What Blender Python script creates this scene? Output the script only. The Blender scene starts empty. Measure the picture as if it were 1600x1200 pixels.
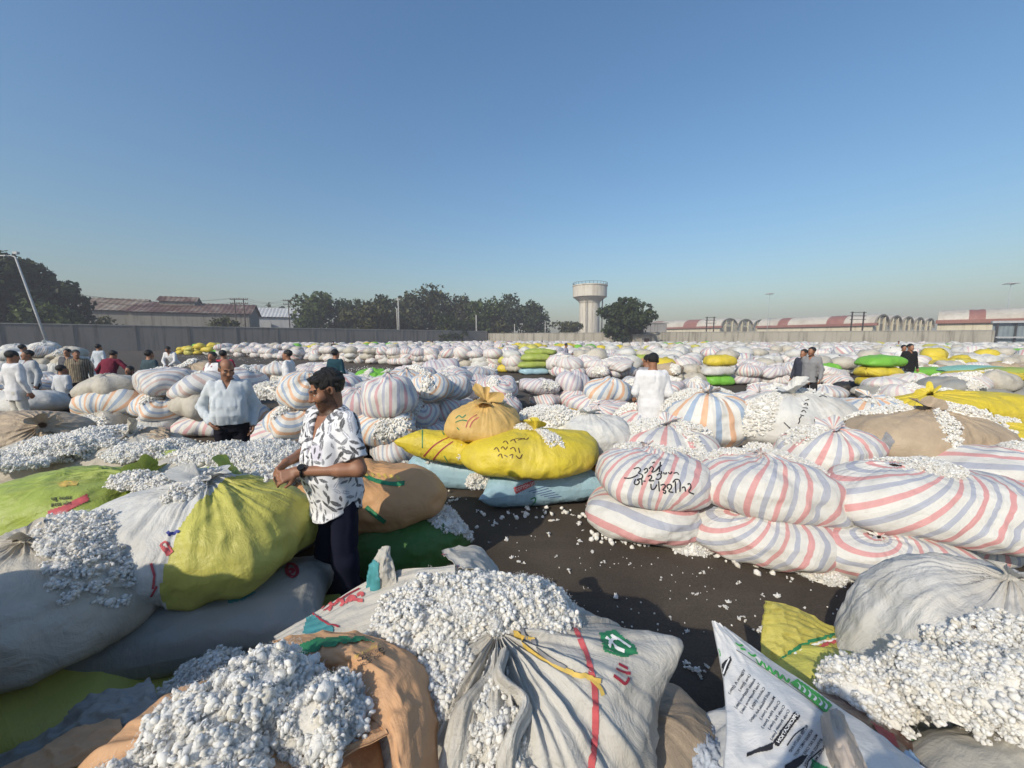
import bpy, bmesh, math, random
import numpy as np
from mathutils import Vector, Matrix
from mathutils.bvhtree import BVHTree

# ---------------------------------------------------------------- camera
SC = bpy.context.scene
COL = SC.collection
PITCH = math.radians(6.7)
FPX = 603.0                      # focal length in pixels of the 1600 px wide photograph
CAM = np.array([0.0, 0.0, 1.92])
cd = bpy.data.cameras.new('camera')
cam = bpy.data.objects.new('camera', cd)
COL.objects.link(cam)
cam.location = CAM
cam.rotation_euler = (math.radians(90) - PITCH, 0, 0)
cd.sensor_width = 36
cd.lens = 36 * FPX / 1600
cd.clip_start = 0.05
cd.clip_end = 5000
SC.camera = cam

# ---------------------------------------------------------------- sky, sun, exposure
SUN_EL = math.radians(32.7)
SUN_H = np.array([-0.608, -0.794])            # horizontal direction towards the sun
W = bpy.data.worlds.new('World')
SC.world = W
W.use_nodes = True
nt = W.node_tree
nt.nodes.clear()
sky = nt.nodes.new('ShaderNodeTexSky')
sky.sky_type = 'NISHITA'
sky.sun_disc = False
sky.sun_elevation = SUN_EL
sky.sun_rotation = math.atan2(SUN_H[0], SUN_H[1])
sky.altitude = 0
sky.air_density = 1.6
sky.dust_density = 1.9
sky.ozone_density = 6.5
bg = nt.nodes.new('ShaderNodeBackground')
bg.inputs['Strength'].default_value = 0.135
wo = nt.nodes.new('ShaderNodeOutputWorld')
hs = nt.nodes.new('ShaderNodeHueSaturation')
hs.inputs['Saturation'].default_value = 1.08
nt.links.new(sky.outputs[0], hs.inputs['Color'])
nt.links.new(hs.outputs[0], bg.inputs['Color'])
nt.links.new(bg.outputs[0], wo.inputs['Surface'])

sl = bpy.data.lights.new('sun', 'SUN')
sl.energy = 3.65
sl.angle = math.radians(0.53)
sl.color = (1.0, 0.90, 0.74)
so = bpy.data.objects.new('sun', sl)
COL.objects.link(so)
sdir = Vector((SUN_H[0] * math.cos(SUN_EL), SUN_H[1] * math.cos(SUN_EL), math.sin(SUN_EL)))
so.rotation_euler = sdir.to_track_quat('Z', 'Y').to_euler()
so.location = (-20, -26, 30)

SC.view_settings.view_transform = 'Standard'
SC.view_settings.look = 'None'
SC.view_settings.exposure = 0.06
SC.view_settings.gamma = 1.0
try:
    SC.cycles.max_bounces = 7
    SC.cycles.diffuse_bounces = 5
    SC.cycles.glossy_bounces = 2
    SC.cycles.transmission_bounces = 4
    SC.cycles.transparent_max_bounces = 6
    SC.cycles.caustics_reflective = False
    SC.cycles.caustics_refractive = False
    SC.cycles.use_denoising = True
    SC.cycles.use_adaptive_sampling = True
    SC.cycles.adaptive_threshold = 0.015
except Exception:
    pass

# ---------------------------------------------------------------- measuring helpers
_cp, _sp = math.cos(PITCH), math.sin(PITCH)

def ray(px, py):
    a = (px - 800) / FPX
    b = (600 - py) / FPX
    return np.array([a, _cp + b * _sp, -_sp + b * _cp])

def G(px, py, h=0.0):
    """surveyed point of the photograph on the level h"""
    d = ray(px, py)
    return CAM + d * ((h - CAM[2]) / d[2])

def D(px, py, y):
    """surveyed point of the photograph at the distance y"""
    d = ray(px, py)
    return CAM + d * (y / d[1])

# ---------------------------------------------------------------- objects
def tag(o, label=None, cat=None, group=None, kind=None):
    if label: o['label'] = label
    if cat: o['category'] = cat
    if group: o['group'] = group
    if kind: o['kind'] = kind
    return o

def empty(name, loc=(0, 0, 0), label=None, cat=None, group=None):
    o = bpy.data.objects.new(name, None)
    o.empty_display_size = 0.1
    o.location = loc
    COL.objects.link(o)
    return tag(o, label, cat, group)

def link(name, me, parent=None, loc=None):
    o = bpy.data.objects.new(name, me)
    COL.objects.link(o)
    if parent is not None:
        o.parent = parent
        if loc is None:            # mesh data given in world coordinates
            o.matrix_parent_inverse = Matrix.Translation(-Vector(parent.location))
    if loc is not None:
        o.location = loc
    return o

def mesh(name, V, F, mats=(), uv=None, smooth=True, mi=None, col=None):
    """V (n,3); F (m,4) or (m,3) int array or list of tuples; uv per vertex"""
    me = bpy.data.meshes.new(name)
    V = np.asarray(V, dtype=np.float32)
    if isinstance(F, np.ndarray):
        k = F.shape[1]
        n = len(F)
        me.vertices.add(len(V))
        me.vertices.foreach_set('co', V.ravel())
        me.loops.add(n * k)
        me.polygons.add(n)
        me.loops.foreach_set('vertex_index', F.astype(np.int32).ravel())
        me.polygons.foreach_set('loop_start', np.arange(0, n * k, k, dtype=np.int32))
        me.update(calc_edges=True)
    else:
        me.from_pydata([tuple(v) for v in V], [], [tuple(int(i) for i in f) for f in F])
        me.update()
    if uv is not None:
        uv = np.asarray(uv, dtype=np.float32)
        l = me.uv_layers.new(name='UVMap')
        li = np.empty(len(me.loops), dtype=np.int32)
        me.loops.foreach_get('vertex_index', li)
        l.data.foreach_set('uv', uv[li].ravel() if len(uv) == len(V) else uv.ravel())
    if col is not None:
        a = me.color_attributes.new(name='Col', type='FLOAT_COLOR', domain='POINT')
        c = np.ones((len(V), 4), dtype=np.float32)
        c[:, :3] = col
        a.data.foreach_set('color', c.ravel())
    for m in mats:
        me.materials.append(m)
    if mi is not None:
        me.polygons.foreach_set('material_index', np.asarray(mi, dtype=np.int32))
    if smooth:
        me.polygons.foreach_set('use_smooth', np.ones(len(me.polygons), dtype=bool))
    me.validate(clean_customdata=False)
    return me

class MB:
    """collects boxes, tubes and sheets into one mesh"""
    def __init__(s):
        s.v = []; s.f = []; s.n = 0
    def add(s, V, F):
        V = np.asarray(V, float)
        s.v.append(V)
        for f in F:
            s.f.append(tuple(int(i) + s.n for i in f))
        s.n += len(V)
        return s
    def box(s, c, size, M=None):
        x, y, z = np.array(size) / 2.0
        V = np.array([(-x,-y,-z),(x,-y,-z),(x,y,-z),(-x,y,-z),(-x,-y,z),(x,-y,z),(x,y,z),(-x,y,z)])
        if M is not None: V = V @ np.asarray(M).T
        return s.add(V + np.array(c), [(0,3,2,1),(4,5,6,7),(0,1,5,4),(1,2,6,5),(2,3,7,6),(3,0,4,7)])
    def bar(s, a, b, w, h=None, up=(0,0,1)):
        a = np.array(a, float); b = np.array(b, float); h = h or w
        t = b - a; L = np.linalg.norm(t); t /= L
        u = np.array(up, float)
        if abs(t @ u) > .98: u = np.array((1.,0,0))
        r = np.cross(t, u); r /= np.linalg.norm(r); u = np.cross(r, t)
        return s.box((a+b)/2, (w, L, h), np.stack([r, t, u], 1))
    def tube(s, pts, rad, n=8, cap=True):
        pts = np.asarray(pts, float); k = len(pts)
        rad = np.broadcast_to(np.asarray(rad, float), (k,))
        T = np.gradient(pts, axis=0); T /= np.linalg.norm(T, axis=1)[:, None] + 1e-9
        ref = np.array((0,0,1.)) if abs(T[0][2]) < .9 else np.array((1.,0,0))
        V = []
        for i in range(k):
            r = np.cross(T[i], ref); r /= np.linalg.norm(r) + 1e-9
            u = np.cross(r, T[i])
            for j in range(n):
                a = 2*math.pi*j/n
                V.append(pts[i] + rad[i]*(math.cos(a)*r + math.sin(a)*u))
        F = [(i*n+j, i*n+(j+1)%n, (i+1)*n+(j+1)%n, (i+1)*n+j) for i in range(k-1) for j in range(n)]
        if cap:
            F += [tuple(range(n-1,-1,-1)), tuple((k-1)*n+j for j in range(n))]
        return s.add(V, F)
    def lathe(s, c, prof, n=32):
        V = []; k = len(prof)
        for r, z in prof:
            for j in range(n):
                a = 2*math.pi*j/n
                V.append((c[0]+r*math.cos(a), c[1]+r*math.sin(a), c[2]+z))
        F = [(i*n+j, i*n+(j+1)%n, (i+1)*n+(j+1)%n, (i+1)*n+j) for i in range(k-1) for j in range(n)]
        return s.add(V, F)
    def mesh(s, name, mat, smooth=False):
        return mesh(name, np.concatenate(s.v), s.f, [mat], smooth=smooth)
    def build(s, name, mat, parent=None, smooth=False):
        return link(name, s.mesh(name, mat, smooth), parent)

# ---------------------------------------------------------------- noise
def _h(ix, iy, iz, seed):
    n = (ix * 374761393 + iy * 668265263 + iz * 2147483647 + seed * 974634777) & 0xFFFFFFFF
    n = ((n ^ (n >> 13)) * 1274126177) & 0xFFFFFFFF
    n = ((n ^ (n >> 15)) * 2246822519) & 0xFFFFFFFF
    return ((n ^ (n >> 16)) & 0xFFFFFF) / float(0xFFFFFF) * 2 - 1

def vnoise(P, seed=0):
    P = np.asarray(P, float)
    i = np.floor(P).astype(np.int64); f = P - i
    u = f * f * f * (f * (f * 6 - 15) + 10)
    out = 0
    for dx in (0, 1):
        for dy in (0, 1):
            for dz in (0, 1):
                w = (u[..., 0] if dx else 1-u[..., 0]) * (u[..., 1] if dy else 1-u[..., 1]) * (u[..., 2] if dz else 1-u[..., 2])
                out = out + w * _h(i[..., 0]+dx, i[..., 1]+dy, i[..., 2]+dz, seed)
    return out

def fbm(P, seed=0, oct=3):
    P = np.asarray(P, float); s = 0; a = 1; t = 0
    for k in range(oct):
        s = s + a * vnoise(P * 2**k, seed + k * 17); t += a; a *= .5
    return s / t

def unit(v):
    v = np.asarray(v, float)
    return v / (np.linalg.norm(v, axis=-1, keepdims=True) + 1e-12)

# ---------------------------------------------------------------- materials
class NT:
    def __init__(s, name):
        s.m = bpy.data.materials.new(name); s.m.use_nodes = True
        s.t = s.m.node_tree; s.t.nodes.clear()
        s.out = s.t.nodes.new('ShaderNodeOutputMaterial')
    def n(s, kind, **kw):
        o = s.t.nodes.new('ShaderNode' + kind)
        for k, v in kw.items(): setattr(o, k, v)
        return o
    def L(s, a, b): s.t.links.new(a, b)
    def val(s, sock, v):
        if hasattr(v, 'is_linked') or isinstance(v, bpy.types.NodeSocket): s.L(v, sock)
        else: sock.default_value = v
    def math(s, op, a, b=None, c=None):
        o = s.n('Math', operation=op)
        for i, v in enumerate((a, b, c)):
            if v is not None: s.val(o.inputs[i], v)
        return o.outputs[0]
    def mix(s, fac, a, b, blend='MIX'):
        o = s.n('Mix', data_type='RGBA', blend_type=blend)
        s.val(o.inputs[0], fac)
        for i, v in ((6, a), (7, b)):
            if isinstance(v, tuple): v = (*v, 1) if len(v) == 3 else v
            s.val(o.inputs[i], v)
        return o.outputs[2]
    def ramp(s, fac, stops, interp='LINEAR'):
        o = s.n('ValToRGB'); cr = o.color_ramp; cr.interpolation = interp
        while len(cr.elements) > 1: cr.elements.remove(cr.elements[-1])
        for i, (p, c) in enumerate(stops):
            e = cr.elements[0] if i == 0 else cr.elements.new(p)
            e.position = p; e.color = (*c, 1) if len(c) == 3 else c
        s.val(o.inputs[0], fac)
        return o.outputs[0]
    def noise(s, vec, scale, detail=3, rough=.55, dist=0):
        o = s.n('TexNoise'); o.inputs['Scale'].default_value = scale
        o.inputs['Detail'].default_value = detail; o.inputs['Roughness'].default_value = rough
        o.inputs['Distortion'].default_value = dist
        if vec is not None: s.L(vec, o.inputs['Vector'])
        return o.outputs[0]
    def mapping(s, vec, scale=(1,1,1), rot=(0,0,0), loc=(0,0,0)):
        o = s.n('Mapping'); o.inputs['Scale'].default_value = scale
        o.inputs['Rotation'].default_value = rot; o.inputs['Location'].default_value = loc
        s.L(vec, o.inputs['Vector']); return o.outputs[0]
    def coord(s, which='Object'):
        return s.n('TexCoord').outputs[which]
    def bump(s, h, strength=.3, dist=.01, prev=None):
        o = s.n('Bump'); o.inputs['Strength'].default_value = strength; o.inputs['Distance'].default_value = dist
        s.L(h, o.inputs['Height'])
        if prev is not None: s.L(prev, o.inputs['Normal'])
        return o.outputs[0]
    def bsdf(s, color, rough=.7, normal=None, spec=.3, sheen=0, metal=0, trans=0):
        b = s.n('BsdfPrincipled')
        if isinstance(color, tuple): color = (*color, 1) if len(color) == 3 else color
        s.val(b.inputs['Base Color'], color); s.val(b.inputs['Roughness'], rough)
        b.inputs['Specular IOR Level'].default_value = spec
        b.inputs['Metallic'].default_value = metal
        b.inputs['Sheen Weight'].default_value = sheen
        if normal is not None: s.L(normal, b.inputs['Normal'])
        res = b.outputs[0]
        if trans:
            t = s.n('BsdfTranslucent'); s.val(t.inputs['Color'], color)
            if normal is not None: s.L(normal, t.inputs['Normal'])
            m = s.n('MixShader'); m.inputs[0].default_value = trans
            s.L(res, m.inputs[1]); s.L(t.outputs[0], m.inputs[2]); res = m.outputs[0]
        s.L(res, s.out.inputs['Surface'])
        return s.m

def m_plain(name, c, rough=.7, var=.15, scale=4, spec=.3, bump=0, metal=0):
    t = NT(name); co = t.coord('Object')
    n = t.noise(co, scale, 4)
    c2 = tuple(max(0, x * (1 - var)) for x in c); c3 = tuple(min(1, x * (1 + var)) for x in c)
    col = t.ramp(n, [(.3, c2), (.7, c3)])
    nm = t.bump(t.noise(co, scale * 6, 4), bump, .01) if bump else None
    return t.bsdf(col, rough, nm, spec, metal=metal)
# ================================================================ SETTING
def m_ground():
    t = NT('asphalt'); co = t.coord('Object')
    big = t.noise(co, .12, 4, .6); med = t.noise(co, .9, 5, .65); fine = t.noise(co, 60, 3, .7)
    c = t.ramp(med, [(.3, (.052, .042, .033)), (.5, (.072, .058, .045)), (.72, (.100, .082, .063))])
    c = t.mix(t.math('MULTIPLY', t.ramp(big, [(.42, (0,0,0)), (.68, (1,1,1))]), .5), c, (.125, .10, .074))
    c = t.mix(.5, c, t.ramp(fine, [(.3, (.45,.45,.45)), (.7, (1.5,1.5,1.5))]), 'MULTIPLY')
    vo = t.n('TexVoronoi'); vo.feature = 'DISTANCE_TO_EDGE'; vo.inputs['Scale'].default_value = .55
    wp_ = t.n('VectorMath', operation='ADD'); nn = t.n('TexNoise'); nn.inputs['Scale'].default_value = 1.7; t.L(co, nn.inputs['Vector'])
    t.L(co, wp_.inputs[0]); t.L(nn.outputs['Color'], wp_.inputs[1]); t.L(wp_.outputs[0], vo.inputs['Vector'])
    ck = t.math('MULTIPLY', t.ramp(vo.outputs['Distance'], [(.0, (1,1,1)), (.012, (0,0,0))]), t.ramp(big, [(.45, (0,0,0)), (.6, (.8,.8,.8))]))
    c = t.mix(ck, c, (.018, .015, .012))
    lint = t.math('MULTIPLY', t.ramp(t.noise(co, 55, 2, .5), [(.70, (0,0,0)), (.74, (1,1,1))]), t.ramp(t.noise(co, 1.1, 3), [(.45, (0,0,0)), (.7, (.5,.5,.5))]))
    c = t.mix(lint, c, (.42, .39, .34))
    dust = t.noise(t.mapping(co, (.5, 2.2, 1), (0, 0, .6)), .8, 5, .7)
    c = t.mix(t.math('MULTIPLY', t.ramp(dust, [(.5, (0,0,0)), (.75, (1,1,1))]), .35), c, (.15, .125, .097))
    nm = t.bump(fine, .5, .006, t.bump(med, .25, .02))
    return t.bsdf(c, .86, nm, .2)

g = MB(); S = 420
n = 24
gx = np.concatenate([-np.geomspace(S, 4, n), np.geomspace(4, S, n)])
V = np.array([(x, y, 0) for y in gx for x in gx]); m_ = 2 * n
F = np.array([(j*m_+i, j*m_+i+1, (j+1)*m_+i+1, (j+1)*m_+i) for j in range(m_-1) for i in range(m_-1)])
tag(link('ground', mesh('ground', V, F, [m_ground()])), kind='structure')

# ---- concrete boundary walls -------------------------------------------------
def m_wall(name, c, stain):
    t = NT(name); co = t.coord('Object')
    n1 = t.noise(co, .35, 5, .6); streak = t.noise(t.mapping(co, (1.6, 1.6, .12)), 1.0, 4, .6)
    fine = t.noise(co, 5, 4, .6)
    col = t.mix(n1, tuple(x*.8 for x in c), tuple(min(1, x*1.15) for x in c))
    col = t.mix(t.ramp(streak, [(.5, (0,0,0)), (.68, (.75,.75,.75))]), col, stain)
    col = t.mix(t.ramp(fine, [(.55, (0,0,0)), (.75, (.35,.35,.35))]), col, tuple(x*.55 for x in c))
    return t.bsdf(col, .9, t.bump(fine, .3, .02), .15)
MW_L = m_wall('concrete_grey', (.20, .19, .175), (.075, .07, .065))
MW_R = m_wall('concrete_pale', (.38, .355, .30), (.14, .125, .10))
M_CAP = m_wall('concrete_cap', (.36, .35, .32), (.2, .19, .17))

def wall(a, b, H, seg, mat, label, thick=.23):
    a = np.array((*a, 0.)); b = np.array((*b, 0.)); t = b - a; L = np.linalg.norm(t); t /= L
    nrm = np.array((t[1], -t[0], 0))           # towards the yard
    root = empty('boundary_wall', (a + b) / 2, label, 'wall')
    M = np.stack([t, -nrm, (0, 0, 1)], 1)
    w = MB().box((a+b)/2 + (0, 0, H/2), (L, thick, H), M); w.build('wall_panel', mat, root)
    c = MB().box((a+b)/2 + (0, 0, H + .06), (L + .1, thick + .16, .12), M); c.build('coping', M_CAP, root)
    k = int(L / seg)
    for i in range(k + 1):
        p = a + t * (i * L / k) + nrm * (thick/2 + .02)
        q = MB().box(p + (0, 0, H/2 - .01), (.34, .10, H - .02), M)
        q.build('pilaster', mat, root)
    return root
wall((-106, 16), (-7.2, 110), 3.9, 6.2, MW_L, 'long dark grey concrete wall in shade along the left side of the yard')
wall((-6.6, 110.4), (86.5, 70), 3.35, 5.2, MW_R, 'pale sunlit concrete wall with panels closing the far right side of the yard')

# ---- trees -------------------------------------------------------------------
def m_leaf(name, c):
    t = NT(name); co = t.coord('Object')
    o = t.n('ObjectInfo')
    geo = t.n('NewGeometry')
    r = geo.outputs['Random Per Island']
    col = t.ramp(r, [(0, tuple(x*.55 for x in c)), (.55, c), (1, (c[0]*1.7, c[1]*1.45, c[2]*1.2))])
    b = t.bsdf(col, .6, None, .25, trans=.25)
    return b
ML = [m_leaf('leaf_dark', (.036, .056, .018)), m_leaf('leaf_mid', (.058, .088, .024)),
      m_leaf('leaf_dusty', (.070, .078, .032)), m_leaf('leaf_far', (.058, .072, .036))]
M_BARK = m_plain('bark', (.085, .065, .045), .9, .4, 6, .1, .5)

def tree(name, x, y, w, h, mat, label, seed, n=2600, leaf=.42, low=.12, trunk_r=None, group=None, depth=None, cat='tree'):
    rs = np.random.RandomState(seed)
    root = empty(name, (x, y, 0), label, cat, group)
    depth = depth or w
    k = max(6, int(7 + w * .8))
    lobes = []
    for i in range(k):
        a = rs.uniform(0, 6.283); rr = rs.uniform(.0, .36) ** .8
        zz = rs.uniform(low + .12, .86)
        taper = math.sqrt(max(.05, 1 - ((zz - .45) / .62) ** 2))
        lobes.append((math.cos(a)*rr*w*taper*1.05, math.sin(a)*rr*depth*taper*1.05, zz*h,
                      rs.uniform(.16, .27)*w, rs.uniform(.11, .19)*h))
    lobes.append((0, 0, h*.62, w*.32, h*.3))
    lobes.append((rs.uniform(-.1,.1)*w, 0, h*.88, w*.15, h*.12))
    lob = np.array(lobes)
    idx = rs.choice(len(lob), n, p=lob[:, 3]**2*lob[:, 4]/np.sum(lob[:, 3]**2*lob[:, 4]))
    d = unit(rs.normal(size=(n, 3)))
    rad = rs.uniform(.35, 1, n) ** .4
    P = lob[idx, :3] + d * rad[:, None] * np.stack([lob[idx, 3], lob[idx, 3]*depth/w, lob[idx, 4]], 1)
    P += rs.normal(size=P.shape) * leaf * .4
    ok = P[:, 2] > h * low * .6
    gap = vnoise(P / (w * .11), seed) > -.42
    P = P[ok & gap]; d = d[ok & gap]; n = len(P)
    N = unit(d + rs.normal(size=(n, 3)) * .8)
    u = unit(np.cross(N, rs.normal(size=(n, 3)))); v = np.cross(N, u)
    s = leaf * rs.uniform(.5, 1.25, n)[:, None]
    a = u * s; b = v * s * .75
    bend = N * s * .3
    V = np.stack([P - a, P - a*.2 - b - bend, P + a*.9, P + a*.2 + b - bend], 1).reshape(-1, 3) + (x, y, 0)
    F = np.arange(n * 4).reshape(-1, 4)
    link('crown', mesh('crown', V, F, [mat], smooth=False), root)
    tr = trunk_r or h * .022 + .05
    t = MB()
    zt = np.linspace(0, h * .6, 7)
    px = np.cumsum(rs.normal(size=7)*.02*h*.3); px -= px[0]
    t.tube(np.stack([x + px, y + px*.5, zt], 1), np.linspace(tr*1.25, tr*.45, 7), 8)
    for i in range(min(k, 7)):
        L = lob[i]; z0 = rs.uniform(.18, .45)*h
        j = z0/(h*.6)*6; x0 = x + np.interp(j, range(7), px)
        p0 = np.array((x0, y + (x0-x)*.5, z0)); p1 = np.array((x, y, 0)) + L[:3]
        m = (p0*.45 + p1*.55) + (0, 0, -.04*h)
        t.tube([p0, m, p1], [tr*.5, tr*.32, tr*.1], 6)
    t.build('trunk', M_BARK, root, True)
    return root

def tpx(px, top, y, wpx, **k):
    """tree measured in the photograph: centre column, top row, distance, width"""
    p = D(px, top, y)
    w = wpx * y / FPX
    return dict(x=p[0], y=y, h=p[2], w=w, **k)

T = [  # the dark trees beyond the left wall
 ('broadleaf_tree', tpx(6, 391, 62, 108), 0, 'tall dark tree rising behind the leaning lamp post at the left edge', 11, 5200, .5),
 ('broadleaf_tree', tpx(78, 430, 66, 82), 0, 'broad dark tree right of the leaning lamp post, beside the rusty roof', 12, 4600, .5),
 ('broadleaf_tree', tpx(-50, 405, 58, 100), 0, 'dark tree cut by the left edge of the picture', 13, 2500, .5),
 ('shrub', tpx(103, 478, 60, 50), 1, 'lighter green shrub looking over the left wall below the dark trees', 14, 1200, .4),
 ('shrub', tpx(40, 470, 58, 60), 1, 'lighter green shrub looking over the left wall behind the leaning lamp post', 19, 1200, .4),
 ('shrub', tpx(345, 492, 74, 70), 2, 'low scrubby bush over the left wall beside the twin utility poles', 15, 1300, .38),
 ('shrub', tpx(168, 492, 66, 30), 2, 'tiny dry bush over the left wall under the rusty roof', 18, 350, .3),
 ('broadleaf_tree', tpx(415, 474, 150, 50), 3, 'faint far tree showing just above the white shed roof', 16, 900, .7),
 ('broadleaf_tree', tpx(445, 478, 150, 45), 3, 'faint far tree showing right behind the single pole beside the white shed', 17, 900, .7),
 ('broadleaf_tree', tpx(495, 455, 104, 74), 1, 'bright green rounded tree right of the white shed, first of the tree belt', 21, 3600, .5),
 ('broadleaf_tree', tpx(540, 464, 110, 60), 0, 'dark green tree right of the bright green rounded tree', 22, 2600, .5),
 ('broadleaf_tree', tpx(570, 470, 97, 70), 2, 'dusty brownish tree bending over the left wall in the tree belt', 23, 2600, .48),
 ('broadleaf_tree', tpx(596, 461, 112, 46), 0, 'narrow tree with a high tuft left of the tall pole pair in the tree belt', 24, 2200, .5),
 ('broadleaf_tree', tpx(645, 452, 112, 64), 3, 'tall hazy tree directly right of the pole pair in the tree belt', 25, 2800, .52),
 ('broadleaf_tree', tpx(686, 446, 116, 84), 3, 'tallest and widest tree with a domed top in the tree belt', 26, 4200, .55),
 ('broadleaf_tree', tpx(722, 457, 116, 50), 3, 'paler shoulder tree just right of the tallest domed tree', 27, 2200, .5),
 ('broadleaf_tree', tpx(700, 490, 104, 50), 0, 'dark low tree hanging over the wall below the tallest domed tree', 28, 2200, .45),
 ('broadleaf_tree', tpx(755, 464, 114, 52), 1, 'mid green tree behind the short white pole in the tree belt', 29, 2400, .5),
 ('broadleaf_tree', tpx(795, 457, 128, 66), 0, 'dark tree with a pointed top near the right end of the tree belt', 30, 3000, .55),
 ('broadleaf_tree', tpx(836, 468, 126, 62), 0, 'last tall tree at the right end of the belt, left of the water tower', 31, 3000, .55),
 ('broadleaf_tree', tpx(775, 490, 116, 60), 2, 'low dull tree filling the belt above the wall corner', 32, 2000, .5),
 ('broadleaf_tree', tpx(620, 486, 104, 60), 2, 'low dull tree filling the belt behind the base of the pole pair', 33, 2200, .5),
 ('shrub', tpx(888, 501, 118, 50), 2, 'low bush over the pale wall at the foot of the water tower', 34, 1000, .5),
 ('broadleaf_tree', tpx(974, 464, 88, 88), 0, 'round dark tree inside the yard, right of the water tower', 35, 6500, .42),
]
for nm, k, mi, lab, sd, n, lf in T:
    tree(nm, mat=ML[mi], label=lab, seed=sd, n=n, leaf=lf, low=.10 if sd != 35 else .06,
         group='trees beyond the boundary walls' if nm == 'broadleaf_tree' and sd != 35 else None, cat='tree' if nm == 'broadleaf_tree' else 'bush', **k)

# ---- water tower -------------------------------------------------------------
M_TOWER = m_wall('tower_paint', (.62, .58, .50), (.36, .30, .22))
M_DARK = m_plain('dark_steel', (.06, .06, .06), .6)
M_GALV = m_plain('galvanised', (.42, .43, .44), .45, .1, 3, .4)
p = D(920, 529, 160); tx = p[0]; k = 160 / FPX
wt = empty('water_tower', (tx, 160, 0), 'white concrete water tower with a wide flared tank above the pale wall', 'water tower')
z = lambda py: D(920, py, 160)[2]
MB().lathe((tx, 160, 0), [(15.5*k, 0), (15.5*k, z(486)), (15.3*k, z(474))], 40).build('shaft', M_TOWER, wt, True)
MB().lathe((tx, 160, 0), [(15.35*k, z(474.6)), (17*k, z(471)), (24.5*k, z(465)), (25.6*k, z(464.5)), (25.7*k, z(448)), (26.6*k, z(447.6)), (26.6*k, z(446.2)), (24*k, z(446)), (0, z(443))], 40).build('tank', M_TOWER, wt, False)
m = MB()
for i in range(28):
    a = 2*math.pi*i/28; c = np.array((tx+25.8*k*math.cos(a), 160+25.8*k*math.sin(a), z(446.2)))
    m.bar(c, c + (0, 0, 1.0), .12)
    a2 = a + 2*math.pi/28; c2 = np.array((tx+25.8*k*math.cos(a2), 160+25.8*k*math.sin(a2), z(446.2)))
    m.bar(c + (0,0,.95), c2 + (0,0,.95), .1)
m.build('railing', M_DARK, wt)
m = MB(); r = 16.0*k
for s in (-.5, .5): m.bar((tx-2+s*.6, 160-r, 1), (tx-2+s*.6, 160-r, z(466)), .12)
m.build('ladder', M_DARK, wt)
MB().tube([(tx+17*k, 160-3, 0), (tx+17*k, 160-3, z(468))], .25).build('down_pipe', M_DARK, wt, True)

# ---- hut beside the yard tree, block behind -----------------------------------
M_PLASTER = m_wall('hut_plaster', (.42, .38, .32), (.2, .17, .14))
M_DARKWALL = m_wall('grey_plaster', (.30, .29, .28), (.15, .14, .13))  # plain grey plaster for the hut roof and the block house
hp = D(1006, 537, 86)
hut = empty('hut', (hp[0], 86, 0), 'small flat roofed plaster hut with a brown door at the foot of the yard tree', 'hut')
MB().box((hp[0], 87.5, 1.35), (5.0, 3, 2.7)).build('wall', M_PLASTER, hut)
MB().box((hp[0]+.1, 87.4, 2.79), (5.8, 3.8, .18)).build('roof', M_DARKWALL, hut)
MB().box((hp[0]+.6, 85.97, 1.0), (1.1, .06, 2.0)).build('door', m_plain('brown_door', (.11, .06, .04), .6), hut)
bp_ = D(1015, 500, 128)
blk = empty('concrete_block_house', (bp_[0], 128, 0), 'grey block house with a corrugated side showing between the yard tree and the vaulted sheds', 'building')
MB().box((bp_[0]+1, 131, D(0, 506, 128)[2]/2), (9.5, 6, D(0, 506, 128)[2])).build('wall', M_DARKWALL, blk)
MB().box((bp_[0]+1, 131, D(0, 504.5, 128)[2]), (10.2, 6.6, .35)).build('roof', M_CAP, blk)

# ---- corrugated sheets ----------------------------------------------------------
def m_roof(name, c1, c2, c3, rib=18, axis=0):
    t = NT(name); co = t.coord('Object')
    n1 = t.noise(co, .30, 4, .6); n2 = t.noise(t.mapping(co, (.5, 2.5, 2.5)), 1.2, 4)
    c = t.ramp(n1, [(.35, c1), (.5, c2), (.65, c3)])
    c = t.mix(t.math('MULTIPLY', n2, .6), c, tuple(x*.5 for x in c1))
    return t.bsdf(c, .6, None, .3)
M_RUST = m_roof('rusty_sheet', (.095, .048, .036), (.16, .09, .066), (.31, .26, .21))
M_RUSTB = m_roof('rusty_sheet_pale', (.15, .085, .06), (.26, .19, .13), (.38, .33, .26))
M_WHITES = m_roof('white_sheet', (.52, .52, .51), (.6, .6, .59), (.66, .66, .64))
M_SHEDW = m_wall('shed_wall', (.27, .255, .225), (.13, .12, .105))
M_SHEDW2 = m_wall('shed_wall_grey', (.46, .47, .47), (.28, .28, .28))

def ribbed(a0, a1, b0, b1, pitch=.9, amp=.05):
    """corrugated sheet between the edge a0-a1 and the edge b0-b1"""
    a0, a1, b0, b1 = [np.array(q, float) for q in (a0, a1, b0, b1)]
    n = max(8, int(np.linalg.norm(a1 - a0) / pitch) * 4)
    nr = unit(np.cross(a1 - a0, b0 - a0)); nr = nr if nr[2] > 0 else -nr
    V = []
    for i in range(n + 1):
        s = i / n; o = nr * amp * math.sin(i * math.pi / 2)
        V += [a0 + (a1-a0)*s + o, b0 + (b1-b0)*s + o]
    F = [(2*i, 2*i+2, 2*i+3, 2*i+1) for i in range(n)]
    return np.array(V), F

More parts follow.
